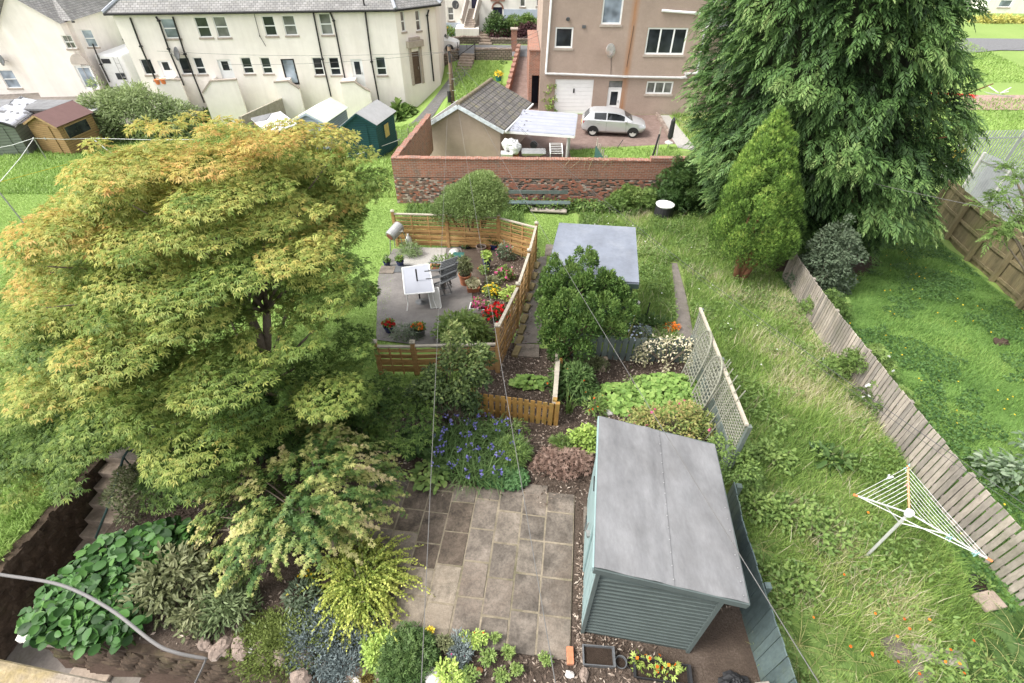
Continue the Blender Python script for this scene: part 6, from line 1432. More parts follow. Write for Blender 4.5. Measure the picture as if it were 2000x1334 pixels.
S('bush', "low green bush in front of the cream house landing steps", 'bush', gnd(437, 236), 1.6, 1.0, 1.1, 10, 1800, T_QUAD, .22, .4, LG, pr=.5, c=(.1, .5))
S('rhubarb', "clump of big rhubarb like leaves behind the teal shed", 'plant', gnd(783, 232), 1.3, 1.0, .9, 10, 260, T_OVAL, .55, .8, LG, pr=.4, c=(.15, .5), stems=5)
S('shrub', "small yellow green shrub against the tan house beside the garage door", 'shrub', gnd(1071, 218), .6, .4, 2.3, 12, 1600, T_QUAD, .17, .4, LIME, pr=.3, c=(.0, .5))
S('hedge', "clipped green hedge block in front of the white house door arch", 'hedge', at_y(969, 74, 54.3), .95, .8, 2.1, 16, 3500, T_QUAD, .2, .5, DG, pr=.8, flat=.9, c=(.25, .6), stems=0)
S('hedge', "dark purple hedge left part above the low rubble wall", 'hedge', at_y(974, 84, 53.8), 1.0, .6, 1.15, 14, 3000, T_QUAD, .2, .5, PURP, pr=.6, flat=.9, c=(.2, .5), stems=0)
S('hedge', "dark purple hedge right part beside the tan house", 'hedge', at_y(1030, 83, 53.8), 1.7, .7, 1.5, 16, 4500, T_QUAD, .2, .5, PURP, pr=.7, flat=.9, c=(.2, .5), stems=0)
S('bush', "bank of light green bushes behind the purple hedge", 'bush', at_y(1020, 62, 55.0), 2.2, .8, 1.5, 14, 5000, T_QUAD, .22, .4, LG, pr=.7, c=(.1, .6), stems=0)
S('bush', "orange flowered low bush at the corner of the white house", 'bush', at_y(855, 72, 55), 2.2, .6, 1.1, 12, 2200, T_QUAD, .18, .4, LG, pr=.5, c=(.2, .6), stems=0, flowers=(50, ORF, .16, T_ROUND))
# dark fir at the top left
fb_ = at_y(222, 112, 56); t = thing('fir_tree', (fb_.x, fb_.y, -4.0), "tall dark fir standing between the two cream houses", 'tree')
N = 2600; zz = rng.random(N) ** 1.2 * 13; an = rng.random(N) * 6.283; rr_ = (3.9 * (1 - zz / 14)) * (1 - .35 * rng.random(N) ** 2); pos = np.stack([fb_.x + rr_ * np.cos(an), fb_.y + rr_ * np.sin(an), zz - 2.2], 1)
sprays('crown', pos, np.stack([np.cos(an), np.sin(an), -.2 + 0 * an], 1), leafm('fir_spray', [(0, (.008, .02, .008)), (.5, (.03, .065, .02)), (1, (.08, .13, .04))], .15), t, 1.1, 11, .2, .5, .4)
m = MB(); m.tube([(fb_.x, fb_.y, -4), (fb_.x, fb_.y, 10)], [.35, .08], 8); m.obj('trunk', M_BARK, t)
# right edge trees
rb = gnd(2040, 640); t = thing('rowan_tree', rb, "rowan with bright green feathery leaves reaching in at the right edge above the tall fence", 'tree')
pads = []
for px, py, y in [(1985, 350, 12.5), (1960, 385, 12), (1990, 420, 12), (1935, 400, 12), (2010, 390, 12), (1975, 330, 13), (1965, 440, 11.5), (2030, 440, 11.5), (2050, 360, 12), (1945, 460, 11.5)]:
 p = at_y(px, py, y); pads.append((p.x, p.y, p.z, .33, .33, .16))
pos, nor, k, d = on_pads(pads, 330, .8, -.3); sprays('crown', pos, unit(np.stack([nor[:, 0], nor[:, 1], .0 * nor[:, 0]], 1) + rng.normal(size=pos.shape) * .5), LG, t, .24, 11, .30, .45, .2)
m = MB(); limbs(m, rb, [q[:3] for q in pads], .05); m.obj('trunk', M_BARKG, t, smooth=True)
wbm = gnd(2020, 960); S('shrub', "grey leaved shrub leaning in at the right edge beside the clover lawn", 'shrub', wbm, .95, .8, 1.9, 14, 1700, T_OVAL, .13, .5, GREEN('whitebeam_leaf', (.04, .075, .035), (.12, .18, .09), (.32, .38, .26)), pr=.35, c=(.2, .6), thick=.8)
# leafy climber over the grey fence
for k_, (px, py, rx, h, n, lb) in enumerate([(1668, 742, .8, 1.05, 1800, "bramble shoots climbing the long grey fence"), (1720, 800, .6, .7, 900, "low bindweed patch at the foot of the long grey fence"), (1600, 620, .7, .9, 1300, "weedy shrub growing at the fence below the golden cypress")]):
 S('bramble', lb, 'bramble', gnd(px, py), rx, .45, h, 9, n, T_PALM, .11, 1.2, LG, pr=.28, c=(.1, .55), stems=4, thick=.8, flowers=(8, WHITEF, .09, T_ROUND) if k_ < 2 else None)
# ---- planted bed
def bigleaf(name, label, base, rx, ry, n, size, mat, h=.35, width=.75, c=(.15, .7), tilt=.9):
 b = Vector(base); n = int(n * 1.25); t = thing(name, b, label, 'plant'); a = rng.random(n) * 6.283; r = np.sqrt(rng.random(n)); x = b.x + rx * r * np.cos(a); y = b.y + ry * r * np.sin(a)
 z = b.z + h * (1 - .5 * r ** 2) * (.55 + .45 * rng.random(n)); pos = np.stack([x, y, z], 1); az = rng.random(n) * 6.283
 o = np.stack([np.cos(a) * r + np.cos(az) * .9, np.sin(a) * r + np.sin(az) * .9, .12 - .5 * rng.random(n)], 1); nr = np.stack([.35 * rng.normal(size=n) * tilt, .35 * rng.normal(size=n) * tilt, np.ones(n)], 1)
 scatter('leaves', pos, o, nr, size * (.65 + .6 * rng.random(n)), width, T_OVAL, mat, t, c[0] + c[1] * rng.random(n))
 m = MB()
 for i in range(0, n, 5): m.tube([(b.x + (x[i] - b.x) * .75, b.y + (y[i] - b.y) * .75, b.z - .02), tuple(pos[i])], [.009, .005], 4)
 m.obj('stems', LG, t)
 return t
M_GLOSS = GREEN('glossy_big_leaf', (.010, .042, .005), (.034, .12, .010), (.11, .25, .024), .2, .46)
pb = [(150, 1215, .60, .40, 330), (200, 1160, .72, .45, 400), (260, 1100, .75, .4, 360), (330, 1075, .6, .35, 240), (225, 1235, .5, .3, 220)]
t = thing('bergenia', gnd(220, 1160), "mass of large glossy rounded green leaves in the bottom left bed", 'plant')
PX, DX, NX, SX, CX = [], [], [], [], []
for px, py, rx, ry, n in pb:
 b = gnd(px, py); a = rng.random(n) * 6.283; r = np.sqrt(rng.random(n)); x = b.x + rx * r * np.cos(a); y = b.y + ry * r * np.sin(a); x = np.maximum(x, G_PR + .113 * y - .06); h0 = .20 + .38 * rng.random(n) * (1 - .5 * r)
 az = rng.random(n) * 6.283; PX.append(np.stack([x, y, h0], 1)); DX.append(np.stack([np.cos(az), np.sin(az) - .3, .15 - .55 * rng.random(n)], 1)); NX.append(np.stack([.4 * rng.normal(size=n), .4 * rng.normal(size=n) - .1, np.ones(n)], 1)); SX.append(.11 + .10 * rng.random(n)); CX.append(.0 + .75 * rng.random(n) ** 1.4)
scatter('leaves', np.concatenate(PX), np.concatenate(DX), np.concatenate(NX), np.concatenate(SX), .80, T_RND, M_GLOSS, t, np.concatenate(CX))
m = MB(); A_ = np.concatenate(PX)
for i in range(0, len(A_), 4): m.tube([(A_[i, 0], A_[i, 1], -.03), tuple(A_[i])], [.012, .007], 4)
m.obj('stems', LG, t)
S('shrub', "dull olive rhododendron like shrub in the bottom left bed", 'shrub', gnd(350, 1145), .74, .56, .60, 14, 1500, T_OVAL, .13, .36, OG, pr=.24, c=(.1, .75), thick=.7)
S('shrub', "small olive leaved shrub beside the grey green spurge", 'shrub', gnd(385, 1215), .3, .2, .36, 6, 420, T_OVAL, .10, .36, OG, pr=.16, c=(.1, .7), thick=.7)
S('euphorbia', "grey green spurge clump with whorled narrow leaves", 'plant', gnd(445, 1190), .44, .34, .38, 14, 1500, T_QUAD, .11, .24, GREEN('spurge_leaf', (.03, .060, .016), (.085, .130, .038), (.18, .235, .085), .2), pr=.2, c=(.1, .75), thick=.6, stems=3)
S('moss_mound', "soft mossy green mound sloping to the edging stones", 'plant', gnd(562, 1250) - Vector((0, 0, .05)), .95, .46, .24, 26, 17000, T_QUAD, .045, .4, GREEN('moss_leaf', (.06, .085, .008), (.13, .175, .02), (.21, .26, .04), .2), pr=.3, flat=.4, c=(.1, .55), stems=0, z0=.0, droop=-.6)
S('creeping_plant', "spreading blue grey mat of fine foliage under the golden spikes", 'plant', gnd(650, 1240), .75, .62, .24, 20, 9000, T_QUAD, .06, .28, BLUEG, pr=.28, flat=.45, c=(.0, .6), stems=0, z0=.02, droop=-.5)
S('creeping_plant', "small blue grey tuft spilling over the edging stones", 'plant', gnd(672, 1300), .30, .24, .2, 8, 2200, T_QUAD, .06, .28, BLUEG, pr=.18, flat=.5, c=(.1, .6), stems=0, z0=.02, droop=-.5)
S('plant', "lime yellow leafy clump below the golden spikes", 'plant', gnd(738, 1268), .2, .26, .22, 10, 1200, T_OVAL, .055, .6, LIME, pr=.15, c=(.05, .6), stems=3)
S('plant', "mid green mounded plant at the bottom edge beside the bark", 'plant', gnd(795, 1292), .36, .36, .30, 16, 3000, T_PALM, .075, 1.2, GREEN('mound_leaf', (.016, .045, .008), (.05, .11, .018), (.12, .2, .04)), pr=.2, c=(.15, .65), stems=4)
# golden spikes
gb1 = gnd(712, 1150); t = thing('golden_shrub', gb1, "bright golden shrub with long arching leafy spikes beside the patio", 'shrub')
N = 400; a = rng.random(N) * 6.283; el = .15 + 1.25 * rng.random(N); L = .55 + .5 * rng.random(N); PO, D, Nn, C = [], [], [], []
hd_ = np.stack([np.cos(a) * np.cos(el), np.sin(a) * np.cos(el), np.sin(el)], 1); hor = np.stack([np.cos(a), np.sin(a), 0 * a], 1)
o0 = np.array(gb1) + np.stack([rng.normal(size=N) * .13, rng.normal(size=N) * .13, .15 + .15 * rng.random(N)], 1)
for i in range(52):
 s = i / 51; p = o0 + hd_ * (L * s)[:, None] + hor * (L * .25 * s)[:, None] + np.array([0, 0, -1]) * (L * .85 * s ** 2.2)[:, None]; tan = hd_ + hor * .25 + np.array([0, 0, -1]) * (1.9 * s ** 1.2)
 PO.append(p); D.append(unit(tan) * .9 + rng.normal(size=(N, 3)) * .50); Nn.append(rng.normal(size=(N, 3)) + np.array([0, 0, .8])); C.append(.25 + .68 * s + rng.normal(size=N) * .1)
scatter('foliage', np.concatenate(PO), np.concatenate(D), np.concatenate(Nn), .046, .7, T_QUAD, leafm('golden_spike_leaf', [(0, (.05, .11, .008)), (.4, (.20, .30, .015)), (.75, (.42, .48, .03)), (1, (.58, .58, .07))], .25), t, np.concatenate(C))
m = MB()
for i in range(0, N, 4): m.tube([tuple(o0[i] - np.array([0, 0, .15])), tuple(o0[i] + hd_[i] * L[i] * .4)], [.008, .004], 4)
m.obj('stems', M_BARKG, t)
# straps and flowers
def straps(name, label, base, rx, ry, n, ln, wid, mat, lean=.9, flowers=None, fl_h=.5, cat='plant', c=(.2, .6)):
 b = Vector(base); t = thing(name, b, label, cat); a = rng.random(n) * 6.283; r = np.sqrt(rng.random(n)); p0 = np.stack([b.x + rx * r * np.cos(a), b.y + ry * r * np.sin(a), np.full(n, b.z)], 1); a2 = rng.random(n) * 6.283
 dr = np.stack([np.cos(a2), np.sin(a2), 0 * a], 1); L = ln * (.6 + .6 * rng.random(n)); k = 5; lean_ = lean * (.4 + .8 * rng.random(n)); side = np.stack([-np.sin(a2), np.cos(a2), 0 * a], 1); V = []
 for i in range(k):
  s = i / (k - 1); th_ = lean_ * s * 1.7; cpos = p0 + dr * (L * s * np.sin(th_ * .6))[:, None] + np.array([0, 0, 1]) * (L * s * np.cos(th_ * .75))[:, None]; w_ = wid * (1 - .9 * s ** 2)
  V += [cpos - side * w_ / 2, cpos + side * w_ / 2]
 V = np.stack(V, 1).reshape(-1, 3); idx = np.arange(n)[:, None] * (2 * k); Fi = np.concatenate([idx + np.array([2 * i, 2 * i + 1, 2 * i + 3, 2 * i + 2]) for i in range(k - 1)], 1).reshape(-1)
 np_mesh('leaves', V, 4, Fi, mat, t, None, np.repeat(np.clip(c[0] + c[1] * rng.random(n), 0, 1), 2 * k))
 if flowers:
  fn, fm, fs, per = flowers; m = MB(); P = []
  for i in range(fn):
   a_, r_ = random.uniform(0, 6.283), math.sqrt(random.random()); q = Vector((b.x + rx * 1.1 * r_ * math.cos(a_), b.y + ry * 1.1 * r_ * math.sin(a_), b.z)); tp = q + Vector((random.uniform(-.12, .12), random.uniform(-.12, .12), fl_h * random.uniform(.7, 1.15))); m.tube([q, tp], [.006, .004], 4)
   for j in range(per): P.append(tp + Vector((random.gauss(0, fs * .5), random.gauss(0, fs * .5), random.uniform(-fs * 1.6, fs * .4))))
  m.obj('stalks', LG, t); P = np.array(P); scatter('flowers', P, rng.normal(size=P.shape), rng.normal(size=P.shape) + np.array([0, -.3, 1]), fs, 1, T_ROUND, fm, t, rng.random(len(P)))
 return t
straps('bluebell', "strappy green clump covered in blue flower heads beside the patio", gnd(930, 892), .85, .75, 1100, .62, .022, GREEN('strap_leaf', (.025, .06, .01), (.065, .13, .022), (.14, .22, .05)), 1.0, (70, BLUE, .045, 5), .55)
bigleaf('hosta', "rounded yellow edged hosta leaves beside the blue flowers", gnd(842, 935), .34, .30, 110, .13, leafm('hosta_leaf', [(0, (.05, .10, .015)), (.6, (.14, .23, .03)), (1, (.34, .38, .09))], .25), .3)
bigleaf('bergenia', "dark green rounded leaves in shade under the tall glossy shrub", gnd(825, 872), .55, .35, 150, .17, DG, .38)
S('creeping_plant', "neat mat of tiny green leaves on the patio edge", 'plant', gnd(985, 938), .46, .26, .2, 14, 3600, T_ROUND, .045, 1, GREEN('mat_leaf', (.02, .06, .015), (.055, .15, .035), (.12, .25, .07)), pr=.17, flat=.6, c=(.15, .6), stems=0)
S('fern', "airy light green fennel like clump right of the blue flowers", 'plant', gnd(1000, 895), .36, .34, .5, 12, 2800, T_QUAD, .09, .15, LG, pr=.2, c=(.2, .5), thick=.9, stems=4)
S('heuchera', "dusty pink brown low shrub beside the shed", 'plant', gnd(1098, 912), .58, .36, .30, 16, 1500, T_PALM, .075, 1.2, BROWNP, pr=.18, c=(.1, .7), thick=.7)
S('plant', "yellow green leafy plant at the back corner of the sage shed", 'plant', gnd(1145, 868), .36, .30, .46, 9, 900, T_OVAL, .075, .65, LIME, pr=.17, c=(.0, .55), thick=.8)
S('plant', "small fresh green plant above the pink brown shrub", 'plant', gnd(1092, 872), .2, .16, .25, 5, 260, T_PALM, .08, 1.2, LG, pr=.1, c=(.2, .5), stems=2)
S('plant', "tall leafy green perennial with orange flowers by the brown pickets", 'plant', gnd(1118, 762), .50, .55, .75, 14, 2100, T_QUAD, .14, .28, GREEN('perennial_leaf', (.022, .055, .01), (.06, .125, .022), (.13, .21, .045)), pr=.24, c=(.15, .6), thick=.8, flowers=(12, ORF, .05, T_ROUND))
straps('lily', "fan of upright sword leaves in the bark bed", gnd(1110, 805), .10, .10, 26, .55, .03, LG, .5)
S('poppy', "small orange flowers scattered over weedy leaves behind the shed", 'plant', gnd(1160, 800), .30, .35, .3, 7, 450, T_QUAD, .09, .3, LG, pr=.16, c=(.2, .5), flowers=(14, ORF, .05, T_ROUND), stems=3)
bigleaf('geranium', "bright lime lobed leaf patch at the left of the leafy bed", gnd(1212, 785), .55, .46, 420, .12, leafm('lime_geranium_leaf', [(0, (.07, .15, .015)), (.5, (.16, .29, .03)), (1, (.29, .42, .07))], .3), .3, 1.0)
bigleaf('geranium', "broad mass of bright lime lobed leaves in front of the low blue green fence", gnd(1305, 775), .95, .60, 900, .13, MATS['lime_geranium_leaf'], .36, 1.0)
bigleaf('geranium', "small bright leaf patch inside the picket fence", gnd(1035, 752), .45, .18, 150, .12, MATS['lime_geranium_leaf'], .25, 1.0)
S('spirea', "reddish brown and green spirea with pink flower heads behind the shed", 'shrub', gnd(1310, 850), 1.05, .55, .85, 20, 4200, T_QUAD, .075, .4, leafm('spirea_leaf', [(0, (.06, .09, .014)), (.4, (.13, .20, .03)), (.7, (.27, .26, .05)), (1, (.38, .22, .09))], .25), pr=.28, c=(.2, .55), thick=.7, flowers=(26, PINK, .07, T_ROUND))
S('shrub', "small leaved green shrub squeezed between the shed and the blue green fence", 'shrub', gnd(1425, 935), .42, .75, 1.0, 12, 3000, T_QUAD, .06, .5, LG, pr=.24, c=(.1, .55))
S('variegated_shrub', "sprawling cream variegated shrub hanging over the low blue green fence", 'shrub', gnd(1300, 712), 1.0, .34, .95, 34, 900, T_OVAL, .075, .5, CREAM, pr=.16, c=(.1, .75), thick=.9, stems=12)
S('fern', "brown dying fern clump beside the short log", 'plant', gnd(1158, 722), .32, .2, .4, 7, 700, T_QUAD, .09, .3, OG, pr=.16, c=(.1, .5), thick=.9)
S('shrub', "dark glossy undergrowth below the maple branches", 'shrub', gnd(545, 850), 1.5, .9, 1.0, 18, 4200, T_QUAD, .14, .45, DG, pr=.45, c=(.1, .55))
S('shrub', "small leaved yellow green shrub at the top of the sunken steps", 'shrub', gnd(270, 1000) + Vector((.1, .25, 0)), .55, .5, .9, 10, 3200, T_QUAD, .06, .45, OG, pr=.25, c=(.15, .6))
S('shrub', "broad leaved dark shrub hidden under the small maple", 'shrub', gnd(620, 1075) + Vector((-.35, .3, 0)), .7, .4, .35, 8, 300, T_OVAL, .16, .7, DG, pr=.25, c=(.1, .5))
S('euphorbia', "small blue green plant with one yellow flower in the dark bark", 'plant', gnd(590, 1170), .26, .24, .2, 6, 420, T_QUAD, .09, .3, GG, pr=.12, c=(.1, .5), flowers=(5, YEL, .05, T_ROUND), stems=2)
S('plant', "yellow flowering tuft beside the small maple trunk", 'plant', gnd(604, 1132), .12, .10, .16, 4, 120, T_QUAD, .07, .3, LG, pr=.07, stems=2, flowers=(9, YEL, .045, T_ROUND))
# row of small bedding plants at the bottom edge
S('dianthus', "blue grey cushion with pink flowers at the patio edge", 'plant', gnd(900, 1272), .17, .26, .14, 8, 1500, T_QUAD, .055, .22, BLUEG, pr=.11, c=(.2, .6), stems=0, droop=-.5, flowers=(9, PINK, .035, T_ROUND))
S('bedding_plant', "yellow tipped bedding plant just below the patio corner", 'plant', gnd(922, 1252), .2, .09, .16, 6, 420, T_OVAL, .05, .5, LIME, pr=.08, stems=2, flowers=(7, ORF, .03, T_ROUND))
bed = [(932, 1258, .12, LG, "fresh green bedding plant touching the blue grey cushion"), (968, 1250, .08, LG, "tiny green seedling nearest the patio slabs"), (952, 1288, .13, LG, "bushy green bedding plant in the middle of the bark strip"), (992, 1278, .11, LG, "bushy green bedding plant in the bark strip with the upper right place"), (1063, 1292, .10, LG, "sparse bright green seedling nearest the orange brick"), (1010, 1312, .09, LG, "green bedding plant near the bottom edge below the others"), (980, 1325, .11, LG, "green bedding plant cut by the bottom edge of the bark strip"), (870, 1262, .14, OG, "dull olive grassy tuft left of the blue grey cushion"), (878, 1322, .24, LIME, "broad yellow green leafy clump at the bottom edge"), (842, 1238, .06, YEL, "tiny yellow sprig beside the patio and golden shrub"), (918, 1325, .15, LG, "leafy green clump with orange stems at the bottom edge")]
for px, py, r, mt_, lb in bed: S('bedding_plant', lb, 'plant', gnd(px, py), r * .85, r * .85, r * 1.2, 5, int(90 + r * 1300), T_OVAL, .03 + r * .12, .5, mt_, pr=r * .45, c=(.2, .65), stems=3, stem_r=.006, group='bedding plants in the bark strip', thick=.8)
for px, py, lb in ((1258, 1300, "yellow leaved strawberry like plant in the trough in front of the shed"), (1300, 1318, "yellow green leafy plant trailing over the second trough")): S('plant', lb, 'plant', gnd(px, py), .2, .11, .15, 5, 46, T_MAPLE, .085, 1, LIME, pr=.12, c=(.2, .6), stems=4, stem_r=.006, thick=.9, flowers=(6, ORF, .06, T_QUAD))
for k_, (px, py, r, n, lb) in enumerate([(1000, 850, .35, 300, "wispy yellow green weeds on the bark near the picket corner"), (965, 850, .2, 200, "thin seedling stalks in front of the brown pickets"), (1240, 760, .3, 150, "scattered small weeds on the dark soil behind the lime leaves")]):
 S('weeds', lb, 'plant', gnd(px, py), r, r * .7, .45, 6, n, T_QUAD, .07, .35, LG, pr=.15, c=(.2, .6), thick=.95, stems=6, stem_r=.005)
# ferns on the right
FERNS = []
def fern(label, base, n, ln, mat=LG, c=.5):
 b = Vector(base); n += 2; ln *= .95; FERNS.append((b.x, b.y, ln)); t = thing('fern', b, label, 'fern', 'ferns in the rough grass'); a = np.linspace(0, 6.283, n, endpoint=False) + rng.random(n) * .5; el = .55 + .35 * rng.random(n); L = ln * (.75 + .4 * rng.random(n)); PO, D, Nn, S_, C = [], [], [], [], []
 hor = np.stack([np.cos(a), np.sin(a), 0 * a], 1); side = np.stack([-np.sin(a), np.cos(a), 0 * a], 1); k = 20
 for i in range(k):
  s = (i + 1.5) / (k + 1); p = np.array(b) + hor * (L * s * np.cos(el * (1 - .5 * s)))[:, None] + np.array([0, 0, 1]) * (L * (np.sin(el) * s - .55 * s * s))[:, None]
  for sg in (1, -1): PO.append(p); D.append(side * sg + hor * .45 + np.array([0, 0, -.12])); Nn.append(np.tile([0, 0, 1.0], (n, 1)) + hor * .2); S_.append(L * .30 * np.sin(np.pi * min(1, s * .8 + .2)) ** 1.0 * (1.12 - s)); C.append(c - .12 + .45 * s + rng.normal(size=n) * .16)
 scatter('fronds', np.concatenate(PO), np.concatenate(D), np.concatenate(Nn), np.concatenate(S_), .27, T_QUAD, mat, t, np.concatenate(C)); m = MB()
 for i in range(n):
  P = [b + Vector(hor[i]) * float(L[i] * s * math.cos(el[i] * (1 - .5 * s))) + Vector((0, 0, float(L[i] * (math.sin(el[i]) * s - .55 * s * s)))) for s in (0, .25, .5, .75, .98)]; m.tube(P, [.006, .005, .004, .003, .001], 4)
 m.obj('midribs', M_LATGREEN, t)
for px, py, n, l_, lb in [(1520, 1185, 9, .7, "pale fern arching beside the dark fence, highest up"), (1560, 1260, 11, .85, "large pale fern in the bottom right rough grass"), (1625, 1290, 10, .8, "pale fern right of the largest one at the bottom"), (1690, 1320, 9, .7, "pale fern at the bottom edge near the stepping slabs"), (1490, 1075, 7, .5, "small fern poking over the dark fence near the shed roof corner"), (1560, 1330, 10, .8, "pale fern at the bottom edge beside the dark fence end"), (1505, 960, 9, .6, "fern just beyond the end of the trellis fence"), (1470, 870, 9, .6, "fern close against the lattice end of the trellis fence"), (1530, 820, 8, .5, "fern farthest back among the rough grass tufts")]:
 fern(lb, gnd(px, py), n, l_)
for px, py, n, l_, lb in [(1930, 1290, 11, .8, "dark green fern at the bottom right corner below the grey fence"), (1985, 1250, 11, .8, "dark green fern against the grey fence in the bottom right corner"), (1880, 1330, 10, .7, "dark green fern at the bottom edge near the right corner"), (1985, 1325, 11, .8, "dark fern filling the extreme bottom right corner")]:
 fern(lb, gnd(px, py), n, l_, DG, .7)
S('weeds', "broad dock leaves in the rough grass above the rotary airer", 'plant', gnd(1620, 905), .30, .25, .25, 5, 60, T_OVAL, .26, .35, DG, pr=.14, c=(.3, .5), stems=0, thick=.9)
for k_, (px, py, rx, n, lb) in enumerate([(1530, 1010, .7, 700, "leafy weeds along the foot of the dark fence"), (1600, 1050, .55, 500, "bright leafy weeds left of the rotary airer"), (1470, 990, .4, 500, "pale leafy weeds below the end of the trellis"), (1545, 1150, .35, 300, "small leafy weed clump near the ferns"), (1500, 900, .5, 600, "soft green nettle patch beside the trellis fence")]):
 S('weeds', lb, 'plant', gnd(px, py), rx, .4, .4, 8, n, T_OVAL, .09, .6, LG, pr=.2, c=(.15, .6), stems=3, thick=.9)
# ------------------------------------------------------------------ vehicles
def car(name, label, loc, rz, paint, L=4.0, W=1.74, H=1.46):
 t = thing(name, loc, label, 'car', rotz=rz); LOC[t] = Vector((0, 0, 0))
 hw = W / 2; k = L / 4.0
 # cross sections along x (rear -> front): x, z of sill, z of shoulder, half width at sill/shoulder
 sec = [(-2.0, .42, .78, .74, .66), (-1.93, .30, .92, .80, .78), (-1.6, .25, .98, .84, .84), (-.8, .22, .96, .86, .87), (.2, .22, .94, .86, .87), (.9, .23, .92, .85, .85), (1.45, .27, .84, .83, .80), (1.8, .32, .74, .78, .72), (1.98, .42, .64, .62, .56)]
 m = MB(); n = 10; rings = []
 for x, z0, z1, w0, w1 in sec:
  zm = z0 + (z1 - z0) * .45; R_ = [(-w0 * .86, z0), (-w0, z0 + .12), (-max(w0, w1) * 1.01, zm), (-w1, z1), (-w1 * .86, z1 + .045), (w1 * .86, z1 + .045), (w1, z1), (max(w0, w1) * 1.01, zm), (w0, z0 + .12), (w0 * .86, z0)]
  rings.append([(x * k, y * hw / .87, z) for y, z in R_])
 m.add([p for r in rings for p in r], [(i * n + j, i * n + (j + 1) % n, (i + 1) * n + (j + 1) % n, (i + 1) * n + j) for i in range(len(sec) - 1) for j in range(n)] + [tuple(range(n)), tuple((len(sec) - 1) * n + j for j in reversed(range(n)))])
 # cabin
 cab = [(-1.88, .95, .62), (-1.55, 1.36, .56), (-1.2, 1.44, .56), (-.4, H, .57), (.2, 1.41, .56), (.55, 1.29, .56), (1.18, .93, .66)]
 V = []
 for x, z, w_ in cab: V += [(x * k, -.76, .93), (x * k, -w_, z), (x * k, w_, z), (x * k, .76, .93)]
 q = len(cab); m.add(V, [(i * 4 + j, i * 4 + j + 1, (i + 1) * 4 + j + 1, (i + 1) * 4 + j) for i in range(q - 1) for j in range(3)])
 body = m.obj('body', paint, t, smooth=True); md = body.modifiers.new('edge', 'EDGE_SPLIT'); md.split_angle = R(38)
 gl = glassm('car_glass', (.02, .022, .025))
 def side(xa, xb, sg):     # side glass between two x stations, lying 6 mm outside the cabin wall
  def at(x, f):
   for (x0, z0, w0), (x1, z1, w1) in zip(cab[:-1], cab[1:]):
    if x0 <= x <= x1: s = (x - x0) / (x1 - x0); zt, wt = z0 + (z1 - z0) * s, w0 + (w1 - w0) * s; break
   zb_, wb = .93, .76; return (x * k, sg * (wb + (wt - wb) * f + .008), zb_ + (zt - zb_) * f)
  P = [at(xa, .10)] + [at(x, .10) for x in np.linspace(xa, xb, 5)[1:]]; T = [at(x, .86) for x in np.linspace(xa, xb, 5)]
  g_ = MB()
  for i in range(4): g_.face([P[i], P[i + 1], T[i + 1], T[i]] if sg < 0 else [P[i + 1], P[i], T[i], T[i + 1]])
  return g_.obj('side_window', gl, t)
 for sg in (-1, 1): side(-1.25, -.52, sg); side(-.44, .62, sg)
 g_ = MB(); g_.face([(.62 * k, -.51, 1.265), (1.10 * k, -.60, .99), (1.10 * k, .60, .99), (.62 * k, .51, 1.265)]); g_.v = [(a + .012, b, c + .012) for a, b, c in g_.v]; g_.obj('windscreen', gl, t)
 g_ = MB(); g_.face([(-1.86 * k, .55, 1.0), (-1.58 * k, .50, 1.32), (-1.58 * k, -.50, 1.32), (-1.86 * k, -.55, 1.0)]); g_.v = [(a - .012, b, c + .010) for a, b, c in g_.v]; g_.obj('rear_window', gl, t)
 for x in (-1.27, 1.22):
  for sg in (-1, 1):
   c = (x * k, sg * (hw - .10), .31); w_ = MB(); w_.lathe(c, [(.20, .11), (.30, .11), (.315, .08), (.315, -.08), (.30, -.10), (.2, -.10)], 24, axis=(0, sg, 0)); wo_ = w_.obj('wheel', M_TYRE, t, smooth=False)
   r_ = MB(); r_.lathe(c, [(.215, .112), (.195, .085), (.19, .05)], 24, axis=(0, sg, 0));
   for i in range(5):
    a = i * 1.2566; r_.beam((c[0], c[1] + sg * .10, c[2]), (c[0] + .2 * math.cos(a), c[1] + sg * .105, c[2] + .2 * math.sin(a)), .055, .02, up=(0, 1, 0))
   r_.lathe((c[0], c[1], c[2]), [(.05, .10), (.04, .125), (.001, .127)], 10, axis=(0, sg, 0)); r_.obj('rim', M_ALU, wo_)
   a_ = MB(); P = []
   for i in range(13):
    an = math.pi * i / 12; P.append((c[0] + .37 * math.cos(an), sg * (hw * 1.006), c[2] + .36 * math.sin(an) - .01))
   a_.prism(P, (0, sg * .012, 0)); a_.obj('wheel_arch', M_BLACKPLAS, t)
 red = plain('tail_light_red', (.40, .012, .02), .25, .1, 6, spec=.6); cl = plain('headlamp_clear', (.60, .62, .64), .12, .1, 9, spec=.7)
 for sg in (-1, 1):
  m = MB(); m.box((-1.86 * k, sg * .70, .83), (.14, .20, .20)); m.obj('tail_light', red, t, bevel=.03)
  m = MB(); m.box((1.70 * k, sg * .60, .715), (.28, .24, .12)); m.obj('headlight', cl, t, bevel=.035)
  m = MB(); m.blob((.72 * k, sg * (hw + .02), .99), (.08, .10, .07), jit=0); m.obj('mirror', paint, t, smooth=True)
  m = MB(); m.beam((-1.05 * k, sg * (hw + .004), .83), (-.88 * k, sg * (hw + .004), .83), .02, .025); m.obj('door_handle', paint, t)
  m = MB(); m.beam((-.46 * k, sg * (hw + .001), .3), (-.48 * k, sg * (hw + .004), .9), .012, .01); m.beam((.78 * k, sg * (hw - .004), .3), (.72 * k, sg * (hw - .01), .9), .012, .01); m.obj('door_seam', M_BLACKPLAS, t)
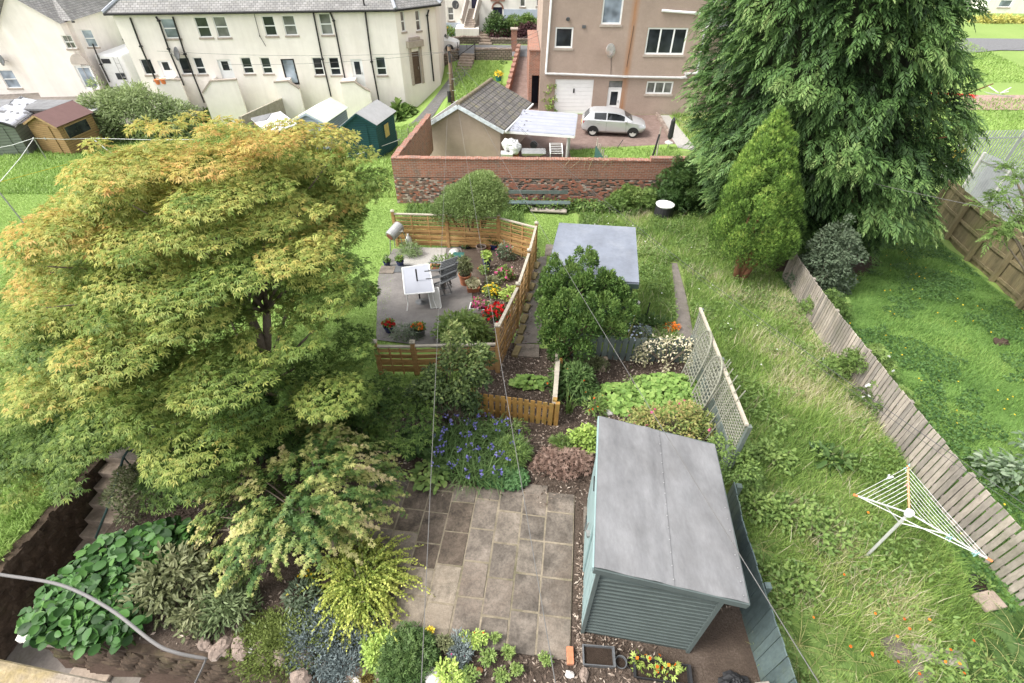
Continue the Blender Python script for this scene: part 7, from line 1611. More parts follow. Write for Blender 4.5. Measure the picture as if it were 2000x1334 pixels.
 m = MB(); m.box((1.93 * k, 0, .43), (.10, 1.0, .14)); m.obj('grille', M_BLACKPLAS, t); m = MB(); m.box((-2.0 * k, 0, .62), (.03, .5, .11)); m.obj('number_plate', YELP, t)
 return t
YELP = plain('yellow_plate', (.7, .5, .05), .5)
ca, cb_ = at_z(1136, 254, -2.6), at_z(1262, 260, -2.6); ang = math.atan2(cb_.y - ca.y, cb_.x - ca.x); cm = (ca + cb_) / 2
car('parked_car', "silver hatchback parked on red block paving in front of the tan house", (cm.x, cm.y + .55, -2.845), ang, M_CAR, L=4.1)
pc = at_y(852, 96, 49.6); car('parked_car', "white car parked on the road past the end of the cream house", (pc.x, 49.6, -1.2), 0.0, M_WHITEPLAS, L=4.1)
mh = at_y(236, 150, 47.5); t = thing('motorhome', (mh.x, 49, -4.3), "white motorhome seen from behind between the two cream houses", 'motorhome')
m = MB(); m.box((mh.x, 49.6, -2.55), (2.3, 5.0, 2.6)); m.obj('body', M_WHITEPLAS, t, bevel=.15)
for nm, c, d_, mt_ in (('rear_window', (-.35, -1.75), (.7, .35), M_GLASS), ('rear_window', (.35, -2.9), (.8, .5), M_GLASS)): m = MB(); m.box((mh.x + c[0], 47.09, c[1]), (d_[0], .04, d_[1])); m.obj(nm, mt_, t)
m = MB(); m.box((mh.x, 47.05, -3.95), (2.3, .15, .35)); m.obj('bumper', M_GREYPLAS, t)
m = MB()
for dx in (-.18, .18): m.tube([(mh.x + .6 + dx, 47.02, -3.4), (mh.x + .6 + dx, 47.02, -1.4)], .02, 6)
for i in range(6): m.tube([(mh.x + .42, 47.02, -3.3 + i * .35), (mh.x + .78, 47.02, -3.3 + i * .35)], .018, 6)
m.obj('ladder', M_STEEL, t)
for sx_ in (-.9, .9): m = MB(); m.lathe((mh.x + sx_, 47.9, -3.97), [(.1, .1), (.33, .1), (.33, -.1), (.1, -.1)], 16, axis=(1, 0, 0)); m.obj('wheel', M_TYRE, t)
# ------------------------------------------------------------------ pole and overhead wires
pb_, pt_ = at_y(885, 205, 36.5), at_y(877, 90, 36.5); z0 = height(pb_.x, 36.5)
t = thing('utility_pole', (pb_.x, 36.5, z0), "weathered brown wooden pole fanning out overhead wires behind the garage", 'utility pole')
m = MB(); m.tube([(pb_.x, 36.5, z0 - .1), (pb_.x - .02, 36.5, pt_.z)], [.15, .125], 10); m.obj('shaft', plain('pole_wood', (.15, .105, .07), .9, .3, 6, stretch=(1, 1, .2)), t, smooth=True)
m = MB(); m.tube([(pb_.x - .02, 36.5, pt_.z), (pb_.x - .02, 36.5, pt_.z + .08)], [.14, .03], 10); m.tube([(pb_.x - .02, 36.4, pt_.z - .9), (pb_.x - .02, 36.4, pt_.z - .25)], .09, 8); m.obj('cap', M_BLACKPLAS, t)
m = MB(); m.box((pb_.x - .22, 36.42, z0 + 1.5), (.22, .16, .7)); m.obj('junction_box', M_BLACKPLAS, t)
m = MB(); [m.tube([(pb_.x, 36.36, z0 + 1.2 + i * .35), (pb_.x + .25 * (-1) ** i, 36.36, z0 + 1.2 + i * .35)], .015, 5) for i in range(6)]; m.obj('step_irons', M_STEEL, t)
top = Vector((pb_.x, 36.4, pt_.z - .3))
def wire(label, ends, r=.006, sag=.25, mat=None):
 a, b = Vector(ends[0]), Vector(ends[1]); P = []
 for i in range(25): s = i / 24; P.append(a.lerp(b, s) - Vector((0, 0, sag * 4 * s * (1 - s))))
 m = MB(); m.tube(P, r, 5); return m.obj('overhead_wire', mat or M_WIRE, label=label, cat='wire', group='overhead wires')
def wsolve(px, py, y, ymid):   # end point that makes the line pass the pixel: the wire ends near our own wall
 return at_y(px, py, y)
wire("thin pale overhead wire coming straight down past the willow tree towards the golden shrub", (top, at_y(818, 1440, .7)), .0032, .18)
wire("thin overhead wire crossing the timber screen and ending over the patio", (top, at_y(1096, 1400, .7)), .0032, .25)
wire("thin overhead wire running over the dark bush and sage shed roof to the bottom right", (top, at_y(1640, 1400, .8)), .0036, .55)
wire("overhead wire crossing the flat shed roof and the long grey fence to the right edge", (top + Vector((0, 0, -.05)), at_y(2110, 1060, 3.6)), .0055, .95, M_WIRED)
wire("second wire of the pair crossing the long grey fence to the right edge", (top + Vector((.05, 0, -.1)), at_y(2110, 1076, 3.55)), .004, 1.0, M_WIRED)
wire("pale wire crossing in front of the golden cypress towards the right edge", (at_y(1290, 215, 30), at_y(2080, 436, 9)), .007, .5)
tw_ = at_y(1053, 60, 37.9)
for k_, lb in enumerate(("upper wire from the pole to the corner of the tan house", "lower wire from the pole to the corner of the tan house")): wire(lb, (top + Vector((0, 0, -.15 * k_)), tw_ - Vector((0, 0, .25 * k_))), .009, .3)
for k_, lb in enumerate(("wire from the pole along the cream house, the higher one", "wire from the pole along the cream house, the lower one")): wire(lb, (top, f1.P(2 + k_ * 4, HW - 2.2 - .9 * k_, .4)), .009, .25)
# ------------------------------------------------------------------ terrace furniture
def GV(px, py, h=0.0): return gnd(px, py, h)
tA, tB, tC, tD = GV(786, 527, .7), GV(838, 521, .7), GV(848, 566, .7), GV(790, 570, .7); tc_ = (tA + tB + tC + tD) / 4
t = thing('garden_table', (tc_.x, tc_.y, height(tc_.x, tc_.y)), "white topped rectangular garden table with thin white legs on the terrace", 'table')
TZ = tc_.z; m = MB(); Q = [Vector((p.x, p.y, TZ)) for p in (tD, tC, tB, tA)]; m.hexa([p - Vector((0, 0, .025)) for p in Q] + Q); m.obj('tabletop', plain('pale_table_glass', (.31, .32, .36), .25, .04, 3, spec=.5), t, bevel=.02)
m = MB()
for i in range(4): m.tube([Q[i], Q[(i + 1) % 4]], .018, 6)
m.obj('rim', M_WHITEPLAS, t)
for p in Q: m = MB(); q = p.lerp(tc_, .12); e = p.lerp(tc_, -.04); m.tube([Vector((q.x, q.y, TZ - .02)), Vector((q.x, q.y, TZ - .35)), Vector((e.x, e.y, height(e.x, e.y)))], .016, 6); m.obj('leg', M_WHITEPLAS, t)
pm = GV(815, 548, .7); t = thing('parasol_stand', (pm.x, pm.y, height(pm.x, pm.y)), "dark parasol pole with round base standing through the garden table", 'parasol'); z_ = height(pm.x, pm.y)
m = MB(); m.tube([(pm.x, pm.y, z_), (pm.x, pm.y, z_ + 1.1)], .024, 8); m.obj('pole', M_BLACKPLAS, t); m = MB(); m.lathe((pm.x + .1, pm.y - .25, z_), [(.26, 0), (.26, .04), (.1, .09), (.03, .14)], 18); m.obj('base', M_GREYPLAS, t)
def chair(label, loc, rz, tilt, mat):
 t = thing('garden_chair', loc, label, 'chair', 'dark folding chairs tipped against the table', rz); LOC[t] = Vector((0, 0, 0)); ca, sa = math.cos(tilt), math.sin(tilt)
 def q(x, y, z): return (x * ca + z * sa, y, -x * sa + z * ca + .03)
 m = MB(); m.hexa([q(x, y, z) for z in (.42, .45) for x, y in ((-.2, -.22), (.22, -.22), (.22, .22), (-.2, .22))]); m.obj('seat', mat, t)
 m = MB()
 for i in range(5): y = -.2 + .1 * i; m.beam(q(-.2, y, .45), q(-.3, y, .98), .06, .015, up=(0, 1, 0))
 m.tube([q(-.2, -.24, .42), q(-.32, -.24, 1.0), q(-.32, .24, 1.0), q(-.2, .24, .42)], .02, 6); m.obj('backrest', mat, t)
 for sx, sy in ((-1, -1), (1, -1), (1, 1), (-1, 1)): m = MB(); m.tube([q(sx * .2, sy * .22, .42), q(sx * .26, sy * .24, 0)], .018, 6); m.obj('leg', mat, t)
 for sy in (-1, 1): m = MB(); m.tube([q(-.24, sy * .25, .66), q(.2, sy * .26, .66), q(.22, sy * .24, .42)], .02, 6); m.obj('armrest', mat, t)
cpos = GV(868, 580)
for i, (dx, dy, dz) in enumerate(((.0, .35, .42), (.02, .18, .22), (.0, .0, .02))): chair(["dark grey garden chair on top of the tipped stack beside the table", "dark grey garden chair in the middle of the tipped stack", "dark grey garden chair at the bottom of the tipped stack"][i], (cpos.x - .45 + dx, cpos.y + dy, cpos.z + .25 + dz * .8), .12 * (i - 1), R(75), M_GREYPLAS)
p = GV(852, 592); t = thing('garden_chair', p, "pale mesh reclining chair hanging below the table edge", 'chair'); m = MB(); A_ = [GV(835, 566, .5), GV(856, 562, .55), GV(862, 600, .05), GV(842, 602, .03)]
m.hexa([A_[3], A_[2], A_[1], A_[0]] + [q + Vector((0, .02, .02)) for q in (A_[3], A_[2], A_[1], A_[0])]); m.obj('backrest', plain('pale_mesh', (.50, .49, .46), .7, .1, 5), t)
m = MB(); m.tube([A_[0], A_[1], A_[2], A_[3], A_[0]], .018, 6); m.tube([A_[2], A_[2] + Vector((-.1, -.12, -.05))], .014, 6); m.obj('frame', M_WHITEPLAS, t)
bq = GV(778, 492); t = thing('barbecue', bq, "silver barrel barbecue on a stand by the corner of the timber screen", 'barbecue'); zc_ = bq.z + .85; ax_ = Vector((.35, .55, .22)).normalized(); cc_ = Vector((bq.x, bq.y, zc_))
m = MB(); m.lathe(cc_ - ax_ * .30, [(.001, 0), (.18, .0), (.205, .03), (.205, .57), (.18, .6), (.001, .6)], 18, axis=ax_); m.obj('barrel', M_STEEL, t, smooth=False)
m = MB(); m.lathe(cc_ - ax_ * .31, [(.13, -.012), (.13, .0)], 14, axis=ax_); m.obj('vent_plate', plain('rusty_red_plate', (.25, .09, .07), .7), t); m = MB(); m.tube([cc_ + Vector((.2, -.1, .05)), cc_ + Vector((.26, -.05, .0)), cc_ + Vector((.23, .15, .1))], .015, 6); m.obj('handle', M_ALU, t)
for sx, sy in ((-.2, -.25), (.25, -.2), (-.15, .3), (.3, .3)): m = MB(); m.tube([cc_ + Vector((sx * .8, sy * .8, -.15)), (bq.x + sx * 1.2, bq.y + sy, bq.z)], .018, 6); m.obj('leg', M_STEEL, t)
gp_ = GV(800, 483); m = MB(); m.lathe((gp_.x, gp_.y, gp_.z), [(.11, 0), (.12, .04), (.12, .36), (.08, .44), (.035, .5), (.04, .56), (.001, .57)], 14); m.obj('gas_bottle', M_ALU, smooth=True, label="pale gas bottle standing beside the silver barbecue", cat='gas bottle')
def pot(label, px, py, r, h, mat, plant=None, name='plant_pot', square=None, group=None):
 p = GV(px, py); t = thing(name, p, label, 'plant pot', group); m = MB()
 if square:
  w_, d_, rz_ = square; ca, sa = math.cos(rz_), math.sin(rz_)
  def rect(k, z): return [(p.x + (x * ca - y * sa) * k, p.y + (x * sa + y * ca) * k, p.z + z) for x, y in ((-w_, -d_), (w_, -d_), (w_, d_), (-w_, d_))]
  A, B, C_, D_ = rect(.85, 0), rect(1, h), rect(.9, h), rect(.85, h - .06)
  V = A + B + C_ + D_; F_ = [(3, 2, 1, 0)] + [(a * 4 + i, a * 4 + (i + 1) % 4, (a + 1) * 4 + (i + 1) % 4, (a + 1) * 4 + i) for a in range(3) for i in range(4)]; m.add(V, F_); m.obj('trough', mat, t)
  m = MB(); m.face(rect(.88, h - .05)); m.obj('soil', M_COMPOST, t)
 else:
  m.lathe(p, [(.001, 0), (r * .72, 0), (r * .97, h * .9), (r * 1.06, h * .9), (r * 1.06, h), (r * .92, h), (r * .88, h - .05)], 18); m.obj('pot', mat, t)
  m = MB(); m.lathe(p, [(r * .9, h - .05), (.001, h - .04)], 18); m.obj('soil', M_COMPOST, t)
 if plant:
  n, tmpl, sz, wd_, mt_, ph, fl = plant; k = 7; pr = (r if not square else max(square[0], square[1])) * .7; rx_, ry_ = (r, r) if not square else square[:2]
  pads = [(p.x + rx_ * .8 * math.cos(i * 2.4) * random.random() ** .5, p.y + ry_ * .8 * math.sin(i * 2.4) * random.random() ** .5, p.z + h + ph * random.uniform(.2, .75), pr * .7, pr * .7, ph * .35) for i in range(k)]
  foliage('foliage', pads, n, tmpl, sz, wd_, mt_, t, droop=.0, top=-.4, thick=.8, cfun=lambda pos, nor, k_, d: .25 + .4 * (pos[:, 2] - p.z - h) / max(ph, .01) + rng.normal(size=len(pos)) * .15)
  if fl:
   fn, fm, fs = fl; pos, nor, kk, dd_ = on_pads(pads, fn, .1, .1); scatter('flowers', pos, rng.normal(size=pos.shape), nor + np.array([0, -.4, .8]), fs, 1, T_ROUND, fm, t, rng.random(fn))
 return t
pot("tall terracotta pot with a bushy green and red plant beside the chairs", 909, 556, .20, .42, M_TERRA, (500, T_QUAD, .16, .2, OG, .5, None))
pot("dark blue pot on the left of the pair on the terrace edge", 757, 522, .12, .24, M_BLUEPOT, (160, T_OVAL, .08, .5, LG, .2, None), group='small blue pots')
pot("dark blue pot on the right of the pair near the table", 783, 522, .13, .26, M_BLUEPOT, (160, T_OVAL, .08, .5, LG, .2, (8, YEL, .05)), group='small blue pots')
pot("tall blue glazed pot with yellow green plant in the middle of the bark", 951, 525, .14, .36, M_BLUEPOT, (260, T_OVAL, .09, .5, LIME, .3, None))
pot("wide blue glazed pot with a shrub by the far screen corner", 966, 487, .19, .26, M_BLUEPOT, (380, T_QUAD, .12, .3, DG, .3, None))
pot("grey stone urn with pale rim under the willowy tree", 940, 492, .18, .24, M_ROCK, None)
pot("small empty terracotta pot between the grey urn and blue pot", 954, 489, .10, .16, M_TERRA, None)
pot("black square pot behind the grey urn", 951, 472, .14, .24, M_BLACKPLAS, None)
pot("round dark bowl planter at the foot of the twisted tree", 910, 482, .28, .14, M_BLACKPLAS, (150, T_QUAD, .1, .3, DG, .1, None))
pot("terracotta window box with pale plants behind the table", 868, 528, .1, .18, M_TERRA, (260, T_QUAD, .14, .25, LG, .35, None), square=(.48, .12, -.05))
pot("square terracotta planter of pale pebbly succulents", 924, 565, .2, .24, M_TERRA, (420, T_ROUND, .06, 1, CREAM, .1, None), square=(.2, .3, .12))
pot("white trough with bright pink flowers beside the screen", 936, 608, .2, .2, M_WHITEPLAS, (260, T_OVAL, .07, .6, LG, .18, (120, PINK, .075)), square=(.28, .16, -.1))
pot("dark grey pot with orange flowers near the low screen", 821, 656, .16, .26, M_GREYPLAS, (160, T_OVAL, .07, .6, LG, .15, (45, ORF, .07)))
pot("blue pot with orange flowers in the left corner under the maple", 762, 648, .16, .24, M_BLUEPOT, (160, T_OVAL, .07, .6, LG, .15, (60, RED, .09)))
pot("small white pot with trailing plant among the flowers", 977, 540, .11, .2, M_WHITEPLAS, (90, T_OVAL, .07, .6, LG, .12, (16, PINK, .06)))
for k_, (px, py, rx, h, n, mt_, fl, lb) in enumerate([(985, 545, .28, .45, 600, LG, (40, PINK, .09, T_ROUND), "magenta flower cluster against the golden screen"), (962, 578, .26, .4, 500, LG, (60, YEL, .09, T_ROUND), "bright yellow flowering clump among the pots"), (972, 622, .36, .4, 600, DG, (110, RED, .11, T_ROUND), "scarlet flowering clump in the corner of the timber screen"), (998, 590, .32, .6, 700, LIME, (20, PINK, .07, T_ROUND), "pale yellow leaved plant against the slatted screen"), (986, 508, .3, .7, 600, GG, (14, PINK, .09, T_ROUND), "tall pink flowering plant in front of the far screen panel"), (960, 555, .28, .2, 400, OG, None, "low brown green cushion between the pots"), (800, 500, .45, .5, 1100, GREEN('chive_leaf', (.05, .09, .03), (.12, .19, .05), (.2, .28, .09)), None, "spiky green herb clump below the barbecue"), (793, 660, .4, .4, 700, GG, None, "grey green grassy clump behind the low screen"), (905, 625, .22, .3, 250, OG, None, "dull reddish green clump by the pale shrub"), (945, 535, .2, .3, 200, LG, (8, ORF, .06, T_ROUND), "small orange flowered plant near the blue pot")]):
 S('flower_clump', lb, 'flowers', GV(px, py), rx, rx * .8, h, 7, n, T_QUAD if k_ in (6, 7) else T_OVAL, .14 if k_ in (6, 7) else .08, .12 if k_ in (6, 7) else .5, mt_, pr=rx * .55, c=(.2, .6), stems=3, stem_r=.008, thick=.8, flowers=fl, up=.2)
p = GV(896, 505); m = MB(); m.box((p.x, p.y, p.z + .16), (.42, .3, .05));
t = thing('stool', p, "small teal topped plastic step stool on the bark", 'stool'); m.obj('seat', plain('teal_plastic', (.035, .12, .11), .4), t, bevel=.02)
for sx, sy in ((-.17, -.11), (.17, -.11), (.17, .11), (-.17, .11)): m = MB(); m.tube([(p.x + sx, p.y + sy, p.z + .15), (p.x + sx * 1.1, p.y + sy * 1.1, p.z)], .02, 6); m.obj('leg', MATS['teal_plastic'], t)
p = GV(888, 494); m = MB(); m.lathe(p, [(.2, 0), (.22, .05), (.12, .14), (.001, .17)], 16); m.obj('dustbin_lid', M_ALU, smooth=True, label="pale metal dustbin lid lying behind the teal stool", cat='lid')
p = GV(757, 512); m = MB(); m.lathe(p, [(.06, 0), (.08, .05), (.05, .18), (.07, .24), (.001, .32)], 10); m.obj('garden_ornament', M_ROCKW, smooth=True, label="small white figure shaped ornament left of the spiky herbs", cat='ornament')
for k_, (px, py) in enumerate(((757, 530), (776, 528))): p = GV(px, py); m = MB(); m.box((p.x, p.y, p.z + .05), (.5, .45, .07), .1 * k_); m.obj('paving_slab', [M_SLAB2, M_GREYPLAS][k_], bevel=.01, label=["pale slab under the left blue pot", "dark slab under the right blue pot"][k_], cat='slab')
# ------------------------------------------------------------------ rotary airer
hb = GV(1690, 1088); t = thing('rotary_airer', hb, "white rotary clothes airer with three orange tipped arms and strung lines in the rough grass", 'clothes airer')
hz = at_y(1778, 1000, hb.y).z; hub = Vector((hb.x, hb.y, hz - .03)); low = Vector((hb.x, hb.y, hz - .32))
m = MB(); m.tube([hb - Vector((0, 0, .1)), Vector((hb.x, hb.y, hz))], .024, 8); m.obj('pole', M_ALU, t); m = MB(); m.lathe((hb.x, hb.y, hz - .09), [(.05, 0), (.06, .03), (.06, .10), (.035, .12)], 10); m.obj('hub', M_WHITEPLAS, t)
at1, at2, at3 = at_y(1773, 912, hb.y + .62), at_y(1670, 967, hb.y + .20), at_y(1934, 1094, hb.y - .62)
armo = plain('peach_orange_arm', (.60, .27, .14), .5, .12, 5)
for e, mt_ in ((at1, armo), (at2, M_ALU), (at3, M_ALU)):
 m = MB(); m.tube([hub, e], .014, 8); a_ = m.obj('arm', mt_, t); m = MB(); m.tube([e.lerp(hub, .04), e + (e - hub) * .02], .019, 8); m.obj('arm_tip', M_ORANGE, a_)
m = MB(); m.tube([low, hub.lerp(at3, .45)], .010, 6); m.tube([low, hub.lerp(at2, .45)], .010, 6); m.obj('strut', M_ALU, t)
for A_, B_, k_ in ((at1, at2, 8), (at1, at3, 9), (at2, at3, 2)):
 for i in range(k_): s = 1 - i * (.095 if k_ > 2 else .06); m = MB(); a, b = hub.lerp(A_, s), hub.lerp(B_, s); m.tube([a, a.lerp(b, .5) - Vector((0, 0, .02)), b], .0032, 5); m.obj('line', M_WHITEPLAS, t)
for k_, (q, mt_) in enumerate(((at1, plain('pale_teal_plastic', (.30, .50, .48), .5)), (at1.lerp(at2, .35), M_WHITEPLAS), (hub.lerp(at3, .52), MATS['pale_teal_plastic']), (hub.lerp(at3, .83), MATS['pale_teal_plastic']), (hub.lerp(at1, .6), plain('pink_plastic', (.6, .35, .33), .5)))):
 m = MB()
 for j in range(3): m.beam(q + Vector((random.uniform(-.04, .04), random.uniform(-.04, .04), .03)), q + Vector((random.uniform(-.04, .04), random.uniform(-.04, .04), -.06)), .012, .018)
 m.obj('clothes_pegs', mt_, label=["pale teal pegs at the top tip of the rotary airer", "white pegs on the upper line of the rotary airer", "pale teal pegs halfway along the long arm of the rotary airer", "pale teal pegs near the tip of the long arm of the rotary airer", "pink pegs on the orange arm of the rotary airer"][k_], cat='pegs')
p = GV(352 + 135, 218); t = thing('rotary_airer', p, "small white folded rotary airer near the cream house", 'clothes airer'); m = MB(); m.tube([p, p + Vector((0, 0, 1.6))], .03, 6); m.obj('pole', M_ALU, t)
for k_ in range(4):
 a = k_ * 1.57 + .4; m = MB(); e = p + Vector((1.3 * math.cos(a), 1.3 * math.sin(a), 1.9)); m.tube([p + Vector((0, 0, 1.0)), e], .02, 6); m.obj('arm', M_ALU, t)
 for j in (.5, .75, 1): a2 = a + 1.57; m = MB(); e1, e2 = (p + Vector((0, 0, 1.0))).lerp(e, j), (p + Vector((0, 0, 1.0))).lerp(p + Vector((1.3 * math.cos(a2), 1.3 * math.sin(a2), 1.9)), j); m.tube([e1, e2], .010, 4); m.obj('line', M_WHITEPLAS, t)
# washing line posts on the left lawn
lp = [(42, 268, 18.0), (110, 272, 27.0)]
def post(label, foot, top_, r=.035, mat=M_STEEL, name='clothes_post'):
 m = MB(); m.tube([foot, top_], r, 7); t = thing(name, foot, label, 'clothes post'); m.obj('shaft', mat, t); m = MB(); m.lathe(top_, [(r * 1.4, -.02), (r * 1.4, .04), (.001, .06)], 8); m.obj('cap', mat, t)
f0 = GV(50, 440); t0_ = at_y(0, 362, f0.y); post("leaning dark clothes post at the left edge of the lawn", f0, at_y(-4, 372, f0.y + .1), .03, M_STEEL)
f1p = GV(30, 312); tq = at_y(66, 270, f1p.y); f1p = Vector((tq.x, tq.y, height(tq.x, tq.y))); post("grey clothes post in front of the grey green shed", f1p, tq, .03)
f2p = GV(218, 300); tq2 = at_y(180, 270, f2p.y); post("white leaning prop post right of the golden shed", f2p, tq2, .03, M_WHITEPLAS)
f3p = GV(786, 302); tq3 = at_y(780, 273, f3p.y); f3p = Vector((tq3.x, tq3.y, height(tq3.x, tq3.y))); post("short grey clothes post beside the teal shed", f3p, tq3, .03)
for a, b, lb in ((tq, tq2, "white washing line from the grey post to the white prop"), (tq2, at_y(420, 272, f2p.y), "white washing line running behind the top of the maple"), (tq, at_y(-20, 292, f1p.y - 1), "white washing line leaving the left edge of the lawn"), (tq, at_y(0, 355, f1p.y - 9), "pale rope slanting from the grey post to the left edge"), (tq3, tq3 + Vector((-3.2, -2.2, -.4)), "white line from the short post past the teal shed")):
 m = MB(); m.tube([a, a.lerp(b, .5) - Vector((0, 0, .06)), b], .013, 5); m.obj('washing_line', M_WHITEPLAS, label=lb, cat='washing line', group='washing lines on the left lawn')
m = MB(); a, b = GV(8, 372), GV(140, 335); m.tube([a + Vector((0, 0, .4)), b + Vector((0, 0, .4))], .012, 5); m.obj('washing_line', plain('yellow_rope', (.7, .55, .05), .6), label="yellow rope strung low over the left lawn", cat='washing line')
# ------------------------------------------------------------------ yard odds and ends
def yb(px, py, y): return at_y(px, py, y)
p = Vector((yb(1112, 296, 27.2).x, 27.2));
t = thing('wheelbarrow', Vector((yb(1040, 303, 26.5).x, 26.5, height(3, 26.5))), "grey wheelbarrow lying behind the brick wall under the carport", 'wheelbarrow'); bx = t.location; zt_ = at_y(1040, 299, 26.5).z
m = MB(); L_, R_ = at_y(1020, 299, 26.5), at_y(1066, 304, 26.5); m.hexa([Vector((L_.x, 26.2, zt_ - .05)), Vector((R_.x - .3, 26.2, zt_ - .05)), Vector((R_.x - .3, 26.8, zt_ - .05)), Vector((L_.x, 26.8, zt_ - .05)), Vector((L_.x - .05, 26.1, zt_ + .12)), Vector((R_.x, 26.1, zt_ + .12)), Vector((R_.x, 26.9, zt_ + .12)), Vector((L_.x - .05, 26.9, zt_ + .12))]); m.obj('tray', M_STEEL, t, bevel=.03)
m = MB(); m.lathe(((L_.x + R_.x) / 2, 27.3, zt_ + .15), [(.08, .04), (.2, .04), (.2, -.04), (.08, -.04)], 16, axis=(0, 1, 0)); m.obj('wheel', M_TYRE, t)
for dx in (.2, .9): m = MB(); m.tube([(L_.x + dx, 26.3, zt_), (L_.x + dx, 26.3, height(2, 26.3))], .025, 6); m.obj('leg', M_STEEL, t)
p = at_y(996, 284, 26.8); t = thing('rubbish_bag', (p.x, 26.8, p.z - .5), "crumpled translucent white plastic bag on top of the stacked boxes", 'bag'); m = MB()
for i in range(4): m.blob(p + Vector((random.uniform(-.3, .3), random.uniform(-.2, .2), random.uniform(-.2, .25))), (.30, .24, .28), 10, 7, .28)
m.obj('plastic', plain('white_plastic_film', (.62, .62, .62), .35, .12, 4), t)
for px, py, y, s, mt_, lb, ct_ in ((990, 305, 26.5, (.6, .5, .5), M_ALU, "pale metal box under the white plastic bag", 'box'), (1005, 303, 26.9, (.45, .5, .8), plain('rust_brown_box', (.26, .10, .05), .8), "rust brown box behind the wheelbarrow", 'box')):
 q = at_y(px, py, y); t = thing('storage_box', (q.x, y, height(q.x, y)), lb, ct_); m = MB(); m.box((q.x, y, height(q.x, y) + s[2] / 2 + .25), (s[0], s[1], s[2] + .5)); m.obj('body', mt_, t, bevel=.02); m = MB(); m.box((q.x, y, height(q.x, y) + s[2] + .52), (s[0] + .04, s[1] + .04, .05)); m.obj('lid', mt_, t)
a, b = at_y(1076, 310, 26.6), at_y(1098, 282, 27.4); t = thing('clothes_rack', (a.x + .35, 26.9, height(a.x, 26.9)), "white wire folding clothes rack under the carport", 'clothes rack'); m = MB(); x0, x1, zt_ = at_y(1075, 302, 26.6).x, at_y(1099, 302, 26.6).x, at_y(1080, 280, 27.2).z
for x_ in (x0, x1): m.tube([(x_, 26.6, height(x_, 26.6)), (x_, 26.7, zt_ - .35), (x_, 27.5, zt_ - .1)], .022, 6)
for s in np.linspace(0, 1, 7): m.tube([(x0, 26.7 + .8 * s, zt_ - .35 + .25 * s), (x1, 26.7 + .8 * s, zt_ - .35 + .25 * s)], .013, 5)
m.obj('frame', M_WHITEPLAS, t)
t = thing('parasol', GV(1306, 292), "tall folded black parasol on a pale base beside the gravel", 'parasol'); a, b = GV(1304, 290), at_y(1317, 229, GV(1304, 290).y); m = MB(); m.tube([a, a.lerp(b, .35)], .03, 6); m.obj('pole', M_STEEL, t); m = MB(); m.tube([a.lerp(b, .32), a.lerp(b, .4), a.lerp(b, .9), b], [.1, .17, .13, .03], 8); m.obj('folded_canopy', M_BLACKPLAS, t); m = MB(); m.lathe(a.lerp(b, .18), [(.25, 0), (.25, .06), (.05, .16)], 12); m.obj('base', M_ROCKW, t)
for k_, (px, py, tx, ty, lb) in enumerate(((1282, 305, 1291, 248, "slim dark post standing by the yard grass, nearest the parasol"), (1262, 322, 1288, 262, "thin dark pole leaning in the yard grass"), (1235, 322, 1238, 309, "short black stake on the grass behind the wall"), (1203, 292, 1217, 273, "thin grey stick in the grass beside the green netting"))):
 a = GV(px, min(py, 318)) if py < 319 else at_y(px, py, 22.2); b = at_y(tx, ty, a.y + .3); m = MB(); m.tube([Vector((a.x, a.y, height(a.x, a.y))), b], [.045, .04] if k_ < 3 else .025, 6); m.obj('stake', M_BLACKPLAS if k_ else M_WOODGREY, label=lb, cat='stake')
m = MB(); P0, P1 = at_y(1176, 318, 23.5), at_y(1213, 320, 22.4); n = 14
for i in range(n):
 s = i / (n - 1); q = P0.lerp(P1, s); z = height(q.x, q.y); hh = 1.75 - .8 * s - .12 * (i % 2); m.tube([(q.x, q.y + 2.2 * (1 - s), z), (q.x + .02, q.y + 2.2 * (1 - s), z + hh)], .03, 5)
t = thing('netting_screen', (P0.x, P0.y + 1, height(P0.x, P0.y + 1)), "dark green garden netting on stakes in the grass behind the wall", 'netting'); m.obj('stakes', M_WOODGREY, t)
m = MB()
for i in range(n - 1):
 q, r_ = P0.lerp(P1, i / (n - 1)), P0.lerp(P1, (i + 1) / (n - 1)); y0_, y1_ = q.y + 2.2 * (1 - i / (n - 1)), r_.y + 2.2 * (1 - (i + 1) / (n - 1)); h0_, h1_ = 1.65 - .8 * i / (n - 1), 1.65 - .8 * (i + 1) / (n - 1); z = height(q.x, y0_)
 m.prism([(q.x - .035, y0_, z), (r_.x - .035, y1_, z), (r_.x - .035, y1_, z + h1_), (q.x - .035, y0_, z + h0_)], (-.015, 0, 0))
m.obj('netting', plain('dark_green_netting', (.03, .085, .07), .8, .2, 6), t)
for k_, (px, py, w_) in enumerate(((1226, 218, .45), (1238, 219, .3))): pot(["red brown trough of plants against the tan house wall", "dark round pot against the tan house wall"][k_], px, py, w_ * .5, .3, M_TERRA if k_ == 0 else M_GREYPLAS, (80, T_QUAD, .15, .3, LG, .25, None))
for k_, (px, py) in enumerate(((983, 131), (974, 152))): q = at_y(px, py, [47.3, 42.5][k_]); m = MB(); m.lathe((q.x, q.y, q.z - .2), [(.2, 0), (.28, .35), (.25, .35), (.2, .3)], 12); t = thing('plant_pot', (q.x, q.y, q.z - .2), ["orange pot on the stepped brick wall, higher up the drive", "teal pot of yellow flowers on the stepped brick wall, lower down"][k_], 'plant pot'); m.obj('pot', [M_ORANGE, plain('teal_glaze', (.03, .16, .15), .3)][k_], t); m = MB(); m.lathe((q.x, q.y, q.z - .2), [(.24, .3), (.001, .32)], 12); m.obj('soil', M_COMPOST, t); pads = [(q.x, q.y, q.z + .25, .3, .3, .15)]; foliage('foliage', pads, 120, T_QUAD, .18, .4, YEL if k_ else LG, t)
